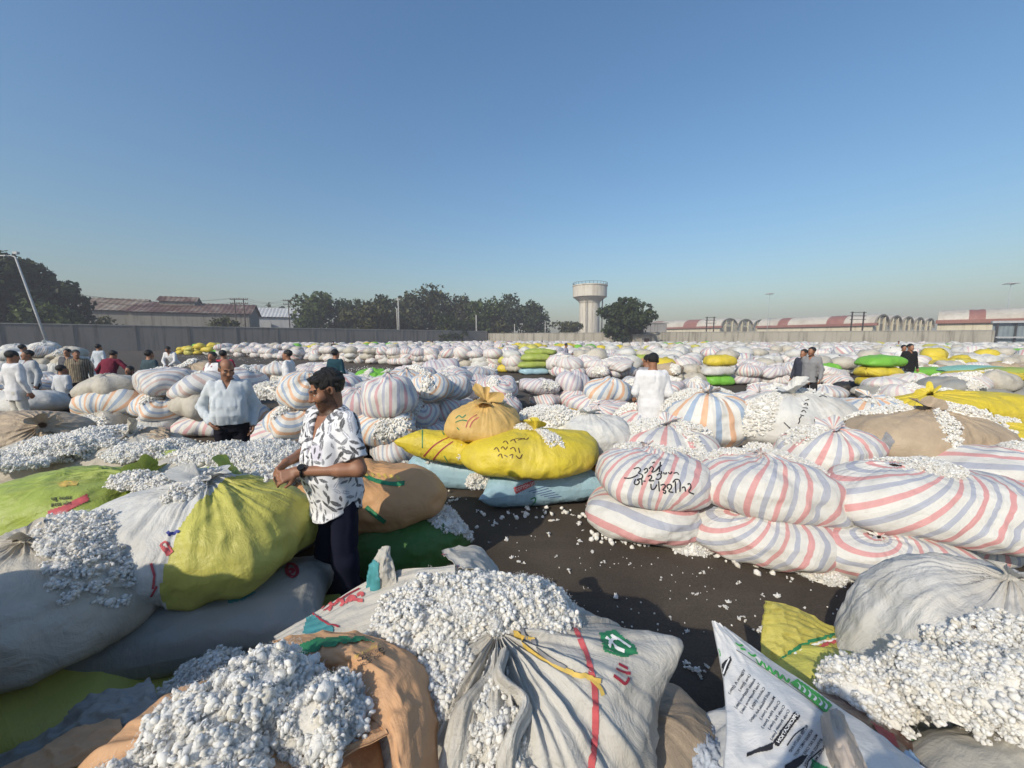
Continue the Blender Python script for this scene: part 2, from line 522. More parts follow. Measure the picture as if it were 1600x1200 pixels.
def gable_shed(name, A, B, y0, y1, eave, ridge, mwall, mroof, label, depth, monitor=None):
    """A, B: (x,y) ends of the front eave; depth runs away from the yard"""
    A = np.array((*A, 0.)); B = np.array((*B, 0.)); t = unit(B - A); nb = np.array((-t[1], t[0], 0)) * depth
    root = empty(name, (A+B)/2, label, 'shed')
    e = np.array((0, 0, eave)); r = np.array((0, 0, ridge))
    w = MB()
    V = [A, B, B+nb, A+nb, A+e, B+e, B+nb+e, A+nb+e, A+nb/2+r, B+nb/2+r]
    w.add(V, [(0,1,5,4), (2,3,7,6), (1,2,6,9,5), (3,0,4,8,7)]); w.build('wall', mwall, root)
    o = t * .6
    f = -unit(nb) * .6
    for nm, mm, (s0, s1) in (('roof', mroof, (0, 1)),):
        m = MB()
        m.add(*ribbed(A-o+e+f+(0,0,.05), B+o+e+f+(0,0,.05), A-o+nb/2+r+(0,0,.1), B+o+nb/2+r+(0,0,.1)))
        m.add(*ribbed(A-o+nb+e-f, B+o+nb+e-f, A-o+nb/2+r+(0,0,.1), B+o+nb/2+r+(0,0,.1)))
        m.build(nm, mm, root)
    return root, A, B, nb, t
def zpx(py, y): return D(800, py, y)[2]
def X(px, y): return D(px, 529, y)[0]

# rusty shed: two roofs and a raised vent
r1 = gable_shed('rusty_shed', (X(128, 80), 80), (X(215, 84), 84), 0, 0, zpx(485, 82), zpx(467, 89), M_SHEDW, M_RUSTB, 'long shed with a pale rusty roof right of the dark trees', 16)
r2, A, B, nb, t_ = gable_shed('rusty_shed', (X(206, 83), 83), (X(392, 92), 92), 0, 0, zpx(489, 87), zpx(474, 93), M_SHEDW, M_RUST, 'long shed with a dark rusty roof and a raised roof vent', 14)
c = A + (B-A)*.33 + nb*.5
q0 = A + (B-A)*.17 + nb*.36; q1 = A + (B-A)*.47 + nb*.36
zr = zpx(474, 93); zt = zpx(465.5, 94)
mv = MB().add([q0+(0,0,zr-.6), q1+(0,0,zr-.6), q1+nb*.28+(0,0,zr-.6), q0+nb*.28+(0,0,zr-.6), q0+(0,0,zr+.35), q1+(0,0,zr+.35), q1+nb*.28+(0,0,zr+.35), q0+nb*.28+(0,0,zr+.35), q0+nb*.14+(0,0,zt), q1+nb*.14+(0,0,zt)],
             [(0,1,5,4), (2,3,7,6), (1,2,6,9,5), (3,0,4,8,7)])
mv.build('vent_wall', M_SHEDW, r2)
m = MB(); o = t_*.5
m.add(*ribbed(q0-o-nb*.03+(0,0,zr+.2), q1+o-nb*.03+(0,0,zr+.2), q0-o+nb*.14+(0,0,zt+.1), q1+o+nb*.14+(0,0,zt+.1)))
m.add(*ribbed(q0-o+nb*.31+(0,0,zr+.2), q1+o+nb*.31+(0,0,zr+.2), q0-o+nb*.14+(0,0,zt+.1), q1+o+nb*.14+(0,0,zt+.1)))
m.build('roof_vent', M_RUST, r2)
w1, A, B, nb, t_ = gable_shed('white_shed', (X(376, 112), 112), (X(466, 118), 118), 0, 0, zpx(495.5, 115), zpx(481.5, 122), M_SHEDW2, M_WHITES, 'white roofed shed with a grey door behind the left wall', 16)
c = A + (B-A)*.42
MB().box(c + np.array((0, -.12, zpx(512, 115)*.5+1.2)), ((B-A)[0]*.3, .12, 6.0)).build('door', m_plain('grey_shutter', (.26,.27,.27), .5), w1)

# ---- barrel vaulted warehouses ---------------------------------------------------
M_VAULT = m_roof('vault_sheet', (.50, .45, .38), (.60, .56, .48), (.64, .60, .53))
M_VRED = m_roof('vault_red_sheet', (.29, .125, .10), (.33, .15, .12), (.36, .18, .15))
M_CREAM = m_wall('cream_plaster', (.60, .55, .42), (.42, .36, .26))
M_SOFFIT = m_plain('arch_trim', (.24, .215, .17), .9)  # one dull tan for rims, doors, windows and insulators

def vault_group(label, corner, gdir, n, w, length, eave, rise, red, first_gable=True):
    """n parallel barrel vaults; gables stand in a row from the corner along gdir"""
    g3 = np.array((*unit(np.array(gdir)), 0.)); b3 = np.array((-g3[1], g3[0], 0))
    c0 = np.array((*corner, 0.))
    root = empty('vaulted_warehouse', c0, label, 'warehouse')
    K = 16
    for i in range(n):
        a = c0 + g3 * w * i
        arc = [(w/2 - w/2*math.cos(math.pi*j/K), rise*math.sin(math.pi*j/K)**.9) for j in range(K+1)]
        segs = [(0, 1, M_VAULT)]
        if i == 0:
            segs = []
            edges = [0] + [e for r in red for e in r] + [1]
            for k_ in range(len(edges)-1):
                segs.append((edges[k_], edges[k_+1], M_VRED if k_ % 2 else M_VAULT))
        for s0, s1, mm in segs:
            m = MB(); nl = max(2, int((s1-s0)*length/.35))
            V = []
            for l in range(nl+1):
                d = b3 * length * (s0 + (s1-s0)*l/nl) + b3*(-.6 if (l == 0 and s0 == 0) else 0)
                bulge = .05*math.sin(l*math.pi/2)
                for (u, zz) in arc:
                    V.append(a + g3*(w/2 + (u-w/2)*(1+bulge/w)) + d + (0, 0, eave + zz + bulge))
            F = [(l*(K+1)+j, l*(K+1)+j+1, (l+1)*(K+1)+j+1, (l+1)*(K+1)+j) for l in range(nl) for j in range(K)]
            m.add(V, F).build('roof', mm, root, True)
        # gable: wall, arch rim, posts and door
        m = MB(); V = [a + g3*u + (0, 0, eave+zz) for u, zz in arc] + [a + g3*w, a]
        m.add(V, [tuple(range(len(V)))]); m.build('gable_wall', M_CREAM, root)
        MB().add([v + b3*(length-.2) for v in V], [tuple(range(len(V)))]).build('gable_wall', M_CREAM, root)
        rim = MB()
        for j in range(K):
            p0 = a + g3*arc[j][0] + (0,0,eave+arc[j][1]) - b3*.4; p1 = a + g3*arc[j+1][0] + (0,0,eave+arc[j+1][1]) - b3*.4
            rim.bar(p0 - (0,0,.18), p1 - (0,0,.18), .3, .36)
        rim.build('arch_rim', M_SOFFIT, root)
        for f_ in (.30, .70):
            q = a + g3*w*f_ - b3*.15
            MB().bar(q, q + (0, 0, eave + rise*.75), .55, .35).build('gable_post', M_CREAM, root)
        dd = MB(); q = a + g3*w*.5 - b3*.12
        Mx = np.stack([g3, b3, (0,0,1)], 1)
        dd.box(q + (0,0,eave*.5+.6), (w*.22, .2, eave*.9), Mx); dd.build('door', M_SOFFIT, root)
        wn = MB(); wn.box(q + (0,0,eave+rise*.55), (w*.10, .2, rise*.32), Mx); wn.build('window', M_SOFFIT, root)
    # long side of the first vault
    m = MB(); Mx = np.stack([b3, -g3, (0,0,1)], 1)
    m.box(c0 + b3*length/2 + (0,0,eave/2), (length, .3, eave), Mx).build('side_wall', M_CREAM, root)
    m = MB(); m.box(c0 + b3*(length/2-.4) - g3*.35 + (0,0,eave+.05), (length+1.4, .9, .75), Mx).build('eave_band', M_VRED, root)
    return root
vault_group('long vaulted warehouse with red roof bands and five arches behind the pale wall', (X(1362, 110), 110), (46, 27), 5, 10.6, 31, zpx(507, 110), zpx(490, 110)-zpx(507, 110), [(.22, .36), (.70, .80)])
vault_group('smaller vaulted warehouse with three arches right of the yard tree', (X(1124, 150), 150), (46, 27), 4, 11.2, 36, zpx(511, 150), zpx(496.5, 150)-zpx(511, 150), [(.28, .45), (.80, .96)])
# nearest vault at the right edge
ax, ay = X(1462, 84), 84
vg = vault_group('nearest vaulted warehouse at the right edge with a single red roof band', (ax + 30*.671, ay - 30*.741), (.741, .671), 1, 11, 30, zpx(503.5, 84), zpx(485.5, 87)-zpx(503.5, 84), [(.783, .857)])
sp = D(1575, 520, 78)
bs = empty('blue_sheet_shed', (sp[0], 78, 0), 'blue grey sheet metal shed front below the right edge warehouse', 'shed')
M_BLUESH = m_roof('blue_sheet', (.20, .25, .28), (.23, .285, .315), (.26, .31, .34))
zs = zpx(505.5, 76)
m = MB(); m.add(*ribbed((X(1548, 72), 72, zs), (X(1760, 66), 66, zs), (X(1548, 72), 72, 0), (X(1760, 66), 66, 0), .6, .04)); m.build('sheet_front', M_BLUESH, bs)
for px in (1556, 1578, 1600, 1640): MB().bar((X(px, 71.4), 71.4-(px-1556)*.03, 0), (X(px, 71.4), 71.4-(px-1556)*.03, zs), .22).build('post', M_DARK, bs)
m = MB(); m.bar((X(1555, 71.3), 71.3, zpx(527, 71)), (X(1760, 65.2), 65.2, zpx(527, 66)), .25); m.build('rail', M_GALV, bs)
m = MB(); m.bar((X(1546, 71.6), 71.6, zs+.1), (X(1760, 65.6), 65.6, zs+.1), .4); m.build('fascia', M_GALV, bs)

# ---- poles, lamps and wires ---------------------------------------------------------
M_POLEC = m_plain('concrete_pole', (.40, .39, .37), .8)
M_RUSTST = m_plain('rusty_steel', (.06, .045, .04), .7)
p0 = D(77, 545, 46); p1 = D(24, 402, 46)
lp = empty('lamp_post', (p0[0], 46, 0), 'leaning grey lamp post with a short arm against the dark left trees', 'lamp post')
b = p0 + (p1 - p0) * (-p0[2] / (p1[2] - p0[2]))
MB().tube([b, b+(p1-b)*.5, p1, p1 + np.array((-.25, 0, .12))], [.14, .12, .09, .08], 10).build('pole', M_GALV, lp, True)
MB().tube([p1, p1+np.array((-.5,0,.18)), p1+np.array((-1.2,0,.16))], .05, 8).build('arm', M_GALV, lp, True)
c = p1 + np.array((-1.35, 0, .18))
MB().box(c, (.8, .3, .12)).build('lamp_head', M_GALV, lp)
MB().box(c+np.array((1.5,0,.3)), (.5, .3, .25)).build('lamp_head', M_GALV, lp)

def hpole(px, top, y, label, dbl=False, mat=M_RUSTST, base=0, arms=1, r=.13, cross=1.9):
    p = D(px, top, y)
    root = empty('utility_pole', (p[0], y, 0), label, 'utility pole')
    MB().tube([(p[0], y, 0), (p[0], y, p[2])], [r*1.15, r*.85], 8).build('pole', mat, root, True)
    for i in range(arms):
        MB().bar((p[0]-cross/2, y, p[2]-.25-i*.9), (p[0]+cross/2, y, p[2]-.25-i*.9), .14).build('cross_arm', mat, root)
        for s in (-.9, -.45, .45, .9):
            MB().lathe((p[0]+s*cross/2, y, p[2]-.18-i*.9), [(.0,0),(.07,0),(.1,.1),(.05,.16),(.08,.24),(0,.3)], 8).build('insulator', M_SOFFIT, root, True)
    return p
a1 = hpole(366, 466, 84, 'left pole of the dark twin utility poles over the left wall', arms=2)
a2 = hpole(380, 466, 84, 'right pole of the dark twin utility poles over the left wall', arms=2)
a3 = hpole(450, 468, 96, 'single dark utility pole in front of the white shed', arms=2, cross=2.6)
hpole(622, 466, 98, 'taller pale pole of the pair in front of the tree belt', mat=M_POLEC, arms=1, cross=1.2, r=.16)
hpole(620, 482, 97, 'shorter white pole of the pair in front of the tree belt', mat=M_POLEC, arms=0, r=.13)
hpole(744, 492, 108, 'short white pole in the tree belt near the wall corner', mat=M_POLEC, arms=0, r=.16)
hpole(804, 506, 113, 'stub of a pole left of the low bush over the pale wall', mat=M_POLEC, arms=0, r=.12)
hpole(852, 502, 113, 'thin white pole over the pale wall left of the water tower', mat=M_POLEC, arms=0, r=.12)
def gantry(px0, px1, top, y, label):
    root = empty('steel_gantry', (X((px0+px1)/2, y), y, 0), label, 'gantry')
    zt = D(px0, top, y)[2]
    for px in (px0, px1): MB().bar((X(px, y), y, 0), (X(px, y), y, zt), .22).build('leg', M_RUSTST, root)
    m = MB()
    for f in (0.02, .12, .22): m.bar((X(px0, y)-.6, y-.16, zt*(1-f)), (X(px1, y)+.4, y-.16, zt*(1-f)), .13)
    m.build('cross_beam', M_RUSTST, root)
gantry(1328, 1346, 487, 92, 'thin steel gantry in front of the five arched warehouse')
gantry(1103, 1114, 495, 108, 'thin steel gantry in front of the smaller vaulted warehouse')
wp = MB()
for dz in (0, -.9):
    for s in (-.8, .8):
        q0 = np.array((X(120, 70), 70, zpx(459, 70)+dz)); q1 = np.array((a1[0]+s, 84, a1[2]+dz))
        pts = [q0 + (q1-q0)*f - (0,0,1.1*math.sin(math.pi*f)) for f in np.linspace(0, 1, 12)]
        wp.tube(pts, .018, 4)
        q0 = np.array((a2[0]+s, 84, a2[2]+dz)); q1 = np.array((a3[0]+s, 96, a3[2]+dz))
        pts = [q0 + (q1-q0)*f - (0,0,1.0*math.sin(math.pi*f)) for f in np.linspace(0, 1, 10)]
        wp.tube(pts, .018, 4)
tag(wp.build('overhead_wire', M_DARK, smooth=True), 'thin overhead wires running over the rusty shed to the utility poles', 'wires')

def mast(px, top, y, label):
    p = D(px, top, y)
    root = empty('flood_light_mast', (p[0], y, 0), label, 'light mast')
    MB().tube([(p[0], y, 0), (p[0], y, p[2])], [.09, .05], 8).build('pole', m_plain('haze_pale_mast', (.36,.39,.42), .5), root, True)  # pole coloured pale like the sky: haze painted into its base colour
    MB().lathe((p[0], y, p[2]), [(0,.25),(.5,.2),(1.0,.05),(1.05,-.05),(.5,-.15),(0,-.15)], 16).build('lamp_ring', M_GALV, root, True)
    for i in range(4):
        a = 2*math.pi*i/4+.4
        MB().box((p[0]+1.15*math.cos(a), y+1.15*math.sin(a), p[2]-.05), (.42,.3,.2)).build('lamp_head', M_GALV, root)
mast(1203, 459, 128, 'slender flood light mast above the long vaulted warehouse')
mast(1580, 443, 92, 'slender flood light mast above the right edge warehouse')
# ================================================================ SACK AND COTTON MAKERS
def m_cloth(name, base, stripes=None, rough=.55, dirt=(.30, .25, .18), dirt_amt=.35, weave=0.0, trans=.12, wr=.5, spec=.35):
    """woven plastic cloth; UV: u counts stripe repeats round the sack, v runs from the tie (0) to the far end (1)"""
    t = NT(name); co = t.coord('Object'); uv = t.coord('UV')
    if stripes:
        s = t.n('SeparateXYZ'); t.L(uv, s.inputs[0])
        wob = t.math('MULTIPLY', t.math('SUBTRACT', t.noise(co, 5, 2), .5), .05)
        f = t.math('FRACT', t.math('ADD', s.outputs[0], wob))
        col = t.ramp(f, [(p, c) for p, c in stripes], 'CONSTANT')
    else:
        n0 = t.noise(co, 2.2, 3)
        col = t.mix(n0, tuple(x*.86 for x in base), tuple(min(1, x*1.10) for x in base))
    n1 = t.noise(co, 3.1, 5, .62); n2 = t.noise(co, 17, 4, .6)
    d = t.math('MULTIPLY', t.ramp(n1, [(.45, (0,0,0)), (.75, (1,1,1))]), dirt_amt)
    col = t.mix(d, col, dirt)
    col = t.mix(t.math('MULTIPLY', t.ramp(n2, [(.55, (0,0,0)), (.8, (1,1,1))]), .18), col, dirt)
    wv = t.noise(t.mapping(uv, (1.6, 1.8, 1)), 2.2, 4, .6, .9)
    cr = t.noise(co, 7, 5, .62, 1.4); cr2 = t.noise(co, 34, 3, .6, .8)
    nm = t.bump(cr2, wr*.22, .006, t.bump(cr, wr*.42, .05, t.bump(wv, wr*.4, .03)))
    if weave:
        w = t.n('TexWave', wave_type='BANDS'); w.inputs['Scale'].default_value = weave; w.inputs['Distortion'].default_value = 1.5
        t.L(co, w.inputs['Vector'])
        nm = t.bump(w.outputs[1], .12, .002, nm)
    return t.bsdf(col, rough, nm, spec, trans=trans)

Wh = (.74, .725, .675)
def stripe4(a, b, w=Wh, k=.205):
    return [(0, a), (k, w), (.5, b), (.5+k, w)]
MC = {
 'red_blue':  m_cloth('stripe_red_blue', Wh, stripe4((.70,.36,.35), (.46,.48,.545)), dirt_amt=.22, wr=.7),
 'pink_grey': m_cloth('stripe_pink_grey', Wh, stripe4((.68,.40,.41), (.45,.46,.54)), dirt_amt=.2),
 'orange_blue': m_cloth('stripe_orange_blue', Wh, stripe4((.76,.46,.29), (.36,.45,.58)), dirt_amt=.2),
 'pale_pink': m_cloth('stripe_pale_pink', Wh, stripe4((.68,.52,.52), (.65,.61,.63)), dirt_amt=.22),
 'mauve': m_cloth('stripe_mauve', (.68,.66,.68), stripe4((.58,.44,.48), (.50,.49,.56), (.70,.68,.66)), dirt_amt=.2),
 'grey_blue': m_cloth('stripe_grey_blue', (.70,.70,.69), stripe4((.40,.44,.52), (.60,.46,.42), (.70,.69,.66)), dirt_amt=.25),
 'white': m_cloth('white_cloth', (.69,.685,.65), dirt_amt=.4, wr=.8),
 'cream': m_cloth('cream_cloth', (.58,.54,.46), dirt_amt=.5, wr=.8),
 'beige': m_cloth('beige_cloth', (.46,.36,.25), wr=.8, dirt_amt=.6, dirt=(.25,.19,.13), trans=.06),
 'grey': m_cloth('grey_cloth', (.34,.34,.32), dirt_amt=.4),
 'yellow': m_cloth('yellow_cloth', (.72,.57,.05), wr=.8, dirt_amt=.25, rough=.45),
 'lemon': m_cloth('lemon_cloth', (.60,.57,.13), wr=.7, dirt_amt=.35, dirt=(.32,.27,.10), rough=.45),
 'green': m_cloth('green_cloth', (.20,.52,.06), dirt_amt=.12, rough=.45),
 'lime': m_cloth('lime_cloth', (.38,.47,.09), wr=.8, dirt_amt=.35, rough=.45),
 'dark_green': m_cloth('dark_green_cloth', (.055,.16,.035), dirt_amt=.12, rough=.5),
 'blue': m_cloth('light_blue_cloth', (.38,.58,.68), dirt_amt=.15, rough=.4),
 'teal': m_cloth('teal_cloth', (.26,.55,.45), dirt_amt=.15, rough=.4),
 'orange': m_cloth('orange_cloth', (.66,.37,.17), dirt_amt=.3, dirt=(.32,.20,.12), weave=90),
 'tan_yellow': m_cloth('tan_yellow_cloth', (.68,.45,.15), dirt_amt=.2),
 'amber': m_cloth('amber_cloth', (.72,.40,.05), dirt_amt=.15),
 'black': m_cloth('black_cloth', (.03,.03,.035), dirt_amt=.15),
 'plum': m_cloth('plum_cloth', (.30,.10,.20), dirt_amt=.15),
 'sky': m_cloth('pale_blue_cloth', (.50,.56,.66), dirt_amt=.2),
}

def m_cotton():
    t = NT('cotton'); co = t.coord('Object'); geo = t.n('NewGeometry')
    r = geo.outputs['Random Per Island']
    c = t.ramp(r, [(0, (.70,.65,.55)), (.3, (.84,.81,.745)), (1, (.88,.865,.815))])
    n = t.noise(co, 26, 4, .65)
    c = t.mix(t.math('MULTIPLY', t.ramp(n, [(.56, (0,0,0)), (.8, (1,1,1))]), .35), c, (.55, .48, .36))
    sp = t.noise(co, 38, 2, .5)
    c = t.mix(t.ramp(sp, [(.72, (0,0,0)), (.75, (1,1,1))]), c, (.09, .06, .035))
    nm = t.bump(t.noise(co, 240, 4, .7, .5), .5, .004, t.bump(t.noise(co, 80, 4, .65, 1.0), .5, .010))
    b = t.n('BsdfPrincipled'); t.L(c, b.inputs['Base Color']); b.inputs['Roughness'].default_value = 1
    b.inputs['Specular IOR Level'].default_value = .05
    b.inputs['Sheen Weight'].default_value = .4; b.inputs['Sheen Roughness'].default_value = .6
    b.inputs['Subsurface Weight'].default_value = .8
    b.inputs['Subsurface Radius'].default_value = (1, .95, .9)
    b.inputs['Subsurface Scale'].default_value = .009
    t.L(nm, b.inputs['Normal'])
    u = t.n('BsdfTranslucent'); t.L(c, u.inputs[0]); t.L(nm, u.inputs[1])
    m = t.n('MixShader'); m.inputs[0].default_value = .08
    t.L(b.outputs[0], m.inputs[1]); t.L(u.outputs[0], m.inputs[2]); t.L(m.outputs[0], t.out.inputs['Surface'])
    return t.m
M_COTTON = m_cotton()
def m_fibre():
    t = NT('cotton_fibre'); d = t.n('BsdfDiffuse'); d.inputs[0].default_value = (.86, .85, .82, 1)
    u = t.n('BsdfTranslucent'); u.inputs[0].default_value = (.86, .85, .82, 1)
    m = t.n('MixShader'); m.inputs[0].default_value = .5
    t.L(d.outputs[0], m.inputs[1]); t.L(u.outputs[0], m.inputs[2]); t.L(m.outputs[0], t.out.inputs['Surface']); return t.m
M_FIBRE = m_fibre()

def _boll_lib(sub, nvar, seed):
    bm = bmesh.new(); bmesh.ops.create_icosphere(bm, subdivisions=sub, radius=1.0)
    V = np.array([v.co for v in bm.verts]); F = np.array([[v.index for v in f.verts] for f in bm.faces]); bm.free()
    lib = []
    rs = np.random.RandomState(seed)
    for k in range(nvar):
        m = rs.randint(7, 13)
        c = unit(rs.normal(size=(m, 3))) * rs.uniform(.35, .66, (m, 1)); ro = rs.uniform(.28, .46, m)
        c[0] *= .1; ro[0] = .60
        dc = V @ c.T; disc = ro**2 - np.sum(c*c, 1) + dc*dc
        rr = np.where(disc > 0, dc + np.sqrt(np.maximum(disc, 0)), .2)
        r = np.log(np.sum(np.exp(9*rr), 1))/9 - .05
        r = r + .08*vnoise(V*3.4 + 13*k, seed) + .06*vnoise(V*8 + 7*k, seed+1) + (.05*vnoise(V*13 + 3*k, seed+2) if sub > 2 else 0)
        lib.append(V * r[:, None] * np.array((1.2, .95, .85)))
    return lib, F
def _tuft_lib(core, nsub, nvar, seed, rmin, rmax):
    """a lock of cotton: a soft core with many smaller lumps pressed into it"""
    c, Fc = _boll_lib(core, nvar, seed); s1, Fs = _boll_lib(1, nvar, seed+5); rs = np.random.RandomState(seed+9); out = []
    for k in range(nvar):
        parts = [c[k]*.80]; F = [Fc]; o = len(c[k])
        ax = unit(rs.normal(size=3))
        for j in range(nsub):
            d = unit(rs.normal(size=3)); p = d*rs.uniform(.52, .80)*np.array((1.25, .95, .8)); r = rs.uniform(rmin, rmax)
            V = s1[rs.randint(nvar)] @ rand_rot(rs, 1)[0].T * r * rs.uniform(.75, 1.3, 3)
            parts.append(V + p); F.append(Fs + o); o += len(V)
        out.append(np.concatenate(parts))
    return out, np.concatenate(F)

def rand_rot(rs, n):
    q = unit(rs.normal(size=(n, 4))); w, x, y, z = q.T
    return np.stack([np.stack([1-2*(y*y+z*z), 2*(x*y-z*w), 2*(x*z+y*w)], -1),
                     np.stack([2*(x*y+z*w), 1-2*(x*x+z*z), 2*(y*z-x*w)], -1),
                     np.stack([2*(x*z-y*w), 2*(y*z+x*w), 1-2*(x*x+y*y)], -1)], 1)

def bolls(P, size, lod, seed):
    """V, F of one lump of cotton at every point"""
    P = np.asarray(P, float); n = len(P); rs = np.random.RandomState(seed)
    lib, F = BOLL[lod]; k = len(lib[0])
    R = rand_rot(rs, n); s = size * (.42 + .85*rs.uniform(0, 1, n)**.8)
    idx = rs.randint(0, len(lib), n)
    L = np.array(lib)[idx] * rs.uniform(.8, 1.25, (n, 1, 3))
    V = np.einsum('nij,nkj->nki', R, L) * s[:, None, None] + P[:, None, :]
    return V.reshape(-1, 3), (F[None] + (np.arange(n) * k)[:, None, None]).reshape(-1, 3)

def wisps(P, size, per, seed):
    """stray fibres standing off the lumps"""
    rs = np.random.RandomState(seed); P = np.repeat(np.asarray(P, float), per, 0); n = len(P)
    d = unit(rs.normal(size=(n, 3)) + (0, 0, .4)); a = P + d*size*rs.uniform(.75, 1.05, (n, 1))
    t = unit(d*.6 + rs.normal(size=(n, 3))*.9); L = size*rs.uniform(.12, .36, (n, 1)); w = unit(np.cross(t, rs.normal(size=(n, 3))))*.0007
    k = unit(rs.normal(size=(n, 3)))*size*.12
    V = np.stack([a-w, a+w, a+t*L*.6+k+w*.7, a+t*L*.6+k-w*.7, a+t*L], 1).reshape(-1, 3)
    o = (np.arange(n)*5)[:, None]
    F = np.concatenate([o+np.array([[0, 1, 2]]), o+np.array([[0, 2, 3]]), o+np.array([[3, 2, 4]])])
    return V, F, 1

BOLL = {1: _boll_lib(1, 12, 41), 2: _tuft_lib(1, 7, 12, 42, .30, .55), 3: _tuft_lib(2, 15, 12, 43, .20, .46)}

def join_tri(parts):
    Vs, Fs, o = [], [], 0; mi = []
    for q in parts:
        V, F = q[:2]; F = np.asarray(F); mi.append(np.full(len(F)*(2 if F.shape[1] == 4 else 1), 1 if len(q) > 2 else 0))
        if F.shape[1] == 4: F = np.concatenate([F[:, :3], F[:, [0, 2, 3]]])
        Vs.append(V); Fs.append(F + o); o += len(V)
    join_tri.mi = np.concatenate(mi)
    return np.concatenate(Vs), np.concatenate(Fs)

class Bundle:
    """cloth bundle filled with cotton, gathered at a tie; all local to its centre"""
    def __init__(s, r, tie=(0, 0, 1), p=2.5, pleats=26, amp=.022, twist=0., seed=0, dimple=0., knot=.10,
                 rep=9, swirl=0., ring=0., ears=(), bulge=.11, rot=(0, 0, 0), flat=.92, fall=.95, sag=.10):
        s.r = np.array(r, float); s.P = unit(np.array(tie, float)); s.p = p; s.pl = pleats; s.amp = amp
        s.tw = twist; s.seed = seed; s.dim = dimple; s.knot = knot; s.rep = rep; s.sw = swirl; s.ring = ring
        s.ears = [(unit(np.array(e[0], float)), e[1], e[2]) for e in ears]; s.bulge = bulge
        a = np.array((0, 1., 0)) if abs(s.P[1]) < .9 else np.array((1., 0, 0))
        s.E1 = unit(np.cross(a, s.P)); s.E2 = np.cross(s.P, s.E1); s.flat = flat; s.fall = fall; s.sag = sag
        cx, cy, cz = [math.cos(x) for x in rot]; sx, sy, sz = [math.sin(x) for x in rot]
        s.R = np.array([[cz,-sz,0],[sz,cz,0],[0,0,1]]) @ np.array([[cy,0,sy],[0,1,0],[-sy,0,cy]]) @ np.array([[1,0,0],[0,cx,-sx],[0,sx,cx]])
    def dirs(s, th, ph):
        return (np.cos(ph)[..., None]*s.P + np.sin(ph)[..., None]*(np.cos(th)[..., None]*s.E1 + np.sin(th)[..., None]*s.E2))
    def surf(s, th, ph, detail=True):
        d = s.dirs(th, ph)
        rr = np.sum(np.abs(d / s.r) ** s.p, -1) ** (-1/s.p)
        pos = d * rr[..., None]
        pos = pos * (1 + s.bulge * fbm(d*1.7 + s.seed*3.1, s.seed, 2))[..., None]
        zz = np.clip(pos[..., 2] / s.r[2], -1, 1)
        pos[..., :2] *= (1 - s.sag * zz)[..., None]
        for e, am, w in s.ears:
            ang = np.arccos(np.clip(d @ e, -1, 1))
            pos = pos + e * (am * np.exp(-(ang / w) ** 1.3))[..., None]
        if detail and s.amp:
            t2 = th + s.tw * ph
            K = s.pl / 6.283
            q = np.stack([np.cos(t2)*K, np.sin(t2)*K, ph*.55 + s.seed], -1)
            a1 = 1 - 2*np.abs(vnoise(q, s.seed)) ** .8
            q2 = np.stack([np.cos(t2)*K*2.3, np.sin(t2)*K*2.3, ph*.9 + s.seed], -1)
            a2 = 1 - 2*np.abs(vnoise(q2, s.seed+5)) ** .8
            fo = np.exp(-(ph / s.fall) ** 2) * np.clip(ph/.22, 0, 1)
            fo2 = .16 + .0*ph
            cr = fbm(pos * 6 + s.seed, s.seed + 9, 3)
            cr = cr + .55*(1 - 2.2*np.abs(vnoise(pos*np.array((7., 7., 10.)) + s.seed*2, s.seed+21))) + .35*(1 - 2.2*np.abs(vnoise(pos*np.array((15., 15., 19.)) + s.seed, s.seed+22)))
            pos = pos + d * (s.amp * (fo + fo2) * (a1*.75 + a2*.45) + .013 * cr)[..., None]
        if s.dim:
            pos = pos - s.P * (s.dim * np.exp(-(ph / .33) ** 2))[..., None]
        zf = -s.r[2] * s.flat
        z = pos[..., 2]; pos[..., 2] = np.where(z < zf, zf + (z - zf) * .12, z)
        return pos @ s.R.T
    def mesh(s, nu=56, nv=26):
        th = np.linspace(0, 2*math.pi, nu + 1)
        ph = .07 + (math.pi - .07) * np.linspace(0, 1, nv) ** 1.25
        PH, TH = np.meshgrid(ph, th, indexing='ij')
        V = s.surf(TH, PH)
        base = s.surf(np.zeros(1), np.zeros(1), False)[0]
        uv = np.stack([TH/6.283*s.rep + s.sw*PH/math.pi*s.rep + s.ring*PH/math.pi, PH/math.pi], -1)
        if s.knot:
            Pw = s.R @ s.P; e1 = s.R @ s.E1; e2 = s.R @ s.E2
            ring0 = V[0] - V[0].mean(0)
            k = s.knot; rows = []
            cen = V[0].mean(0)
            r0 = np.linalg.norm(ring0, axis=1).mean()
            nz = vnoise(np.stack([np.cos(th)*2.3, np.sin(th)*2.3, th*0+s.seed], -1), s.seed+3)
            nz2 = vnoise(np.stack([np.cos(th)*1.0, np.sin(th)*1.0, th*0+s.seed], -1), s.seed+4)
            for rad, hgt in ((1.25*k, .75*k), (.9*k, .62*k), (.45*k, .40*k), (.34*k, .22*k)):
                f = rad / k
                w = rad * (1 + .55*nz*f)
                rows.append(cen + np.outer(np.cos(th)*w, e1) + np.outer(np.sin(th)*w, e2) + np.outer(hgt*(1 + .9*nz2*f), Pw))
            V = np.concatenate([np.array(rows), V]); m = len(rows)
            uk = np.stack([np.broadcast_to(th/6.283*s.rep, (m, nu+1)), np.zeros((m, nu+1))], -1)
            uv = np.concatenate([uk, uv])
        n = len(V); c = nu + 1
        i, j = np.meshgrid(np.arange(n-1), np.arange(nu), indexing='ij')
        F = np.stack([i*c+j, (i+1)*c+j, (i+1)*c+j+1, i*c+j+1], -1).reshape(-1, 4)
        return V.reshape(-1, 3), F, uv.reshape(-1, 2)
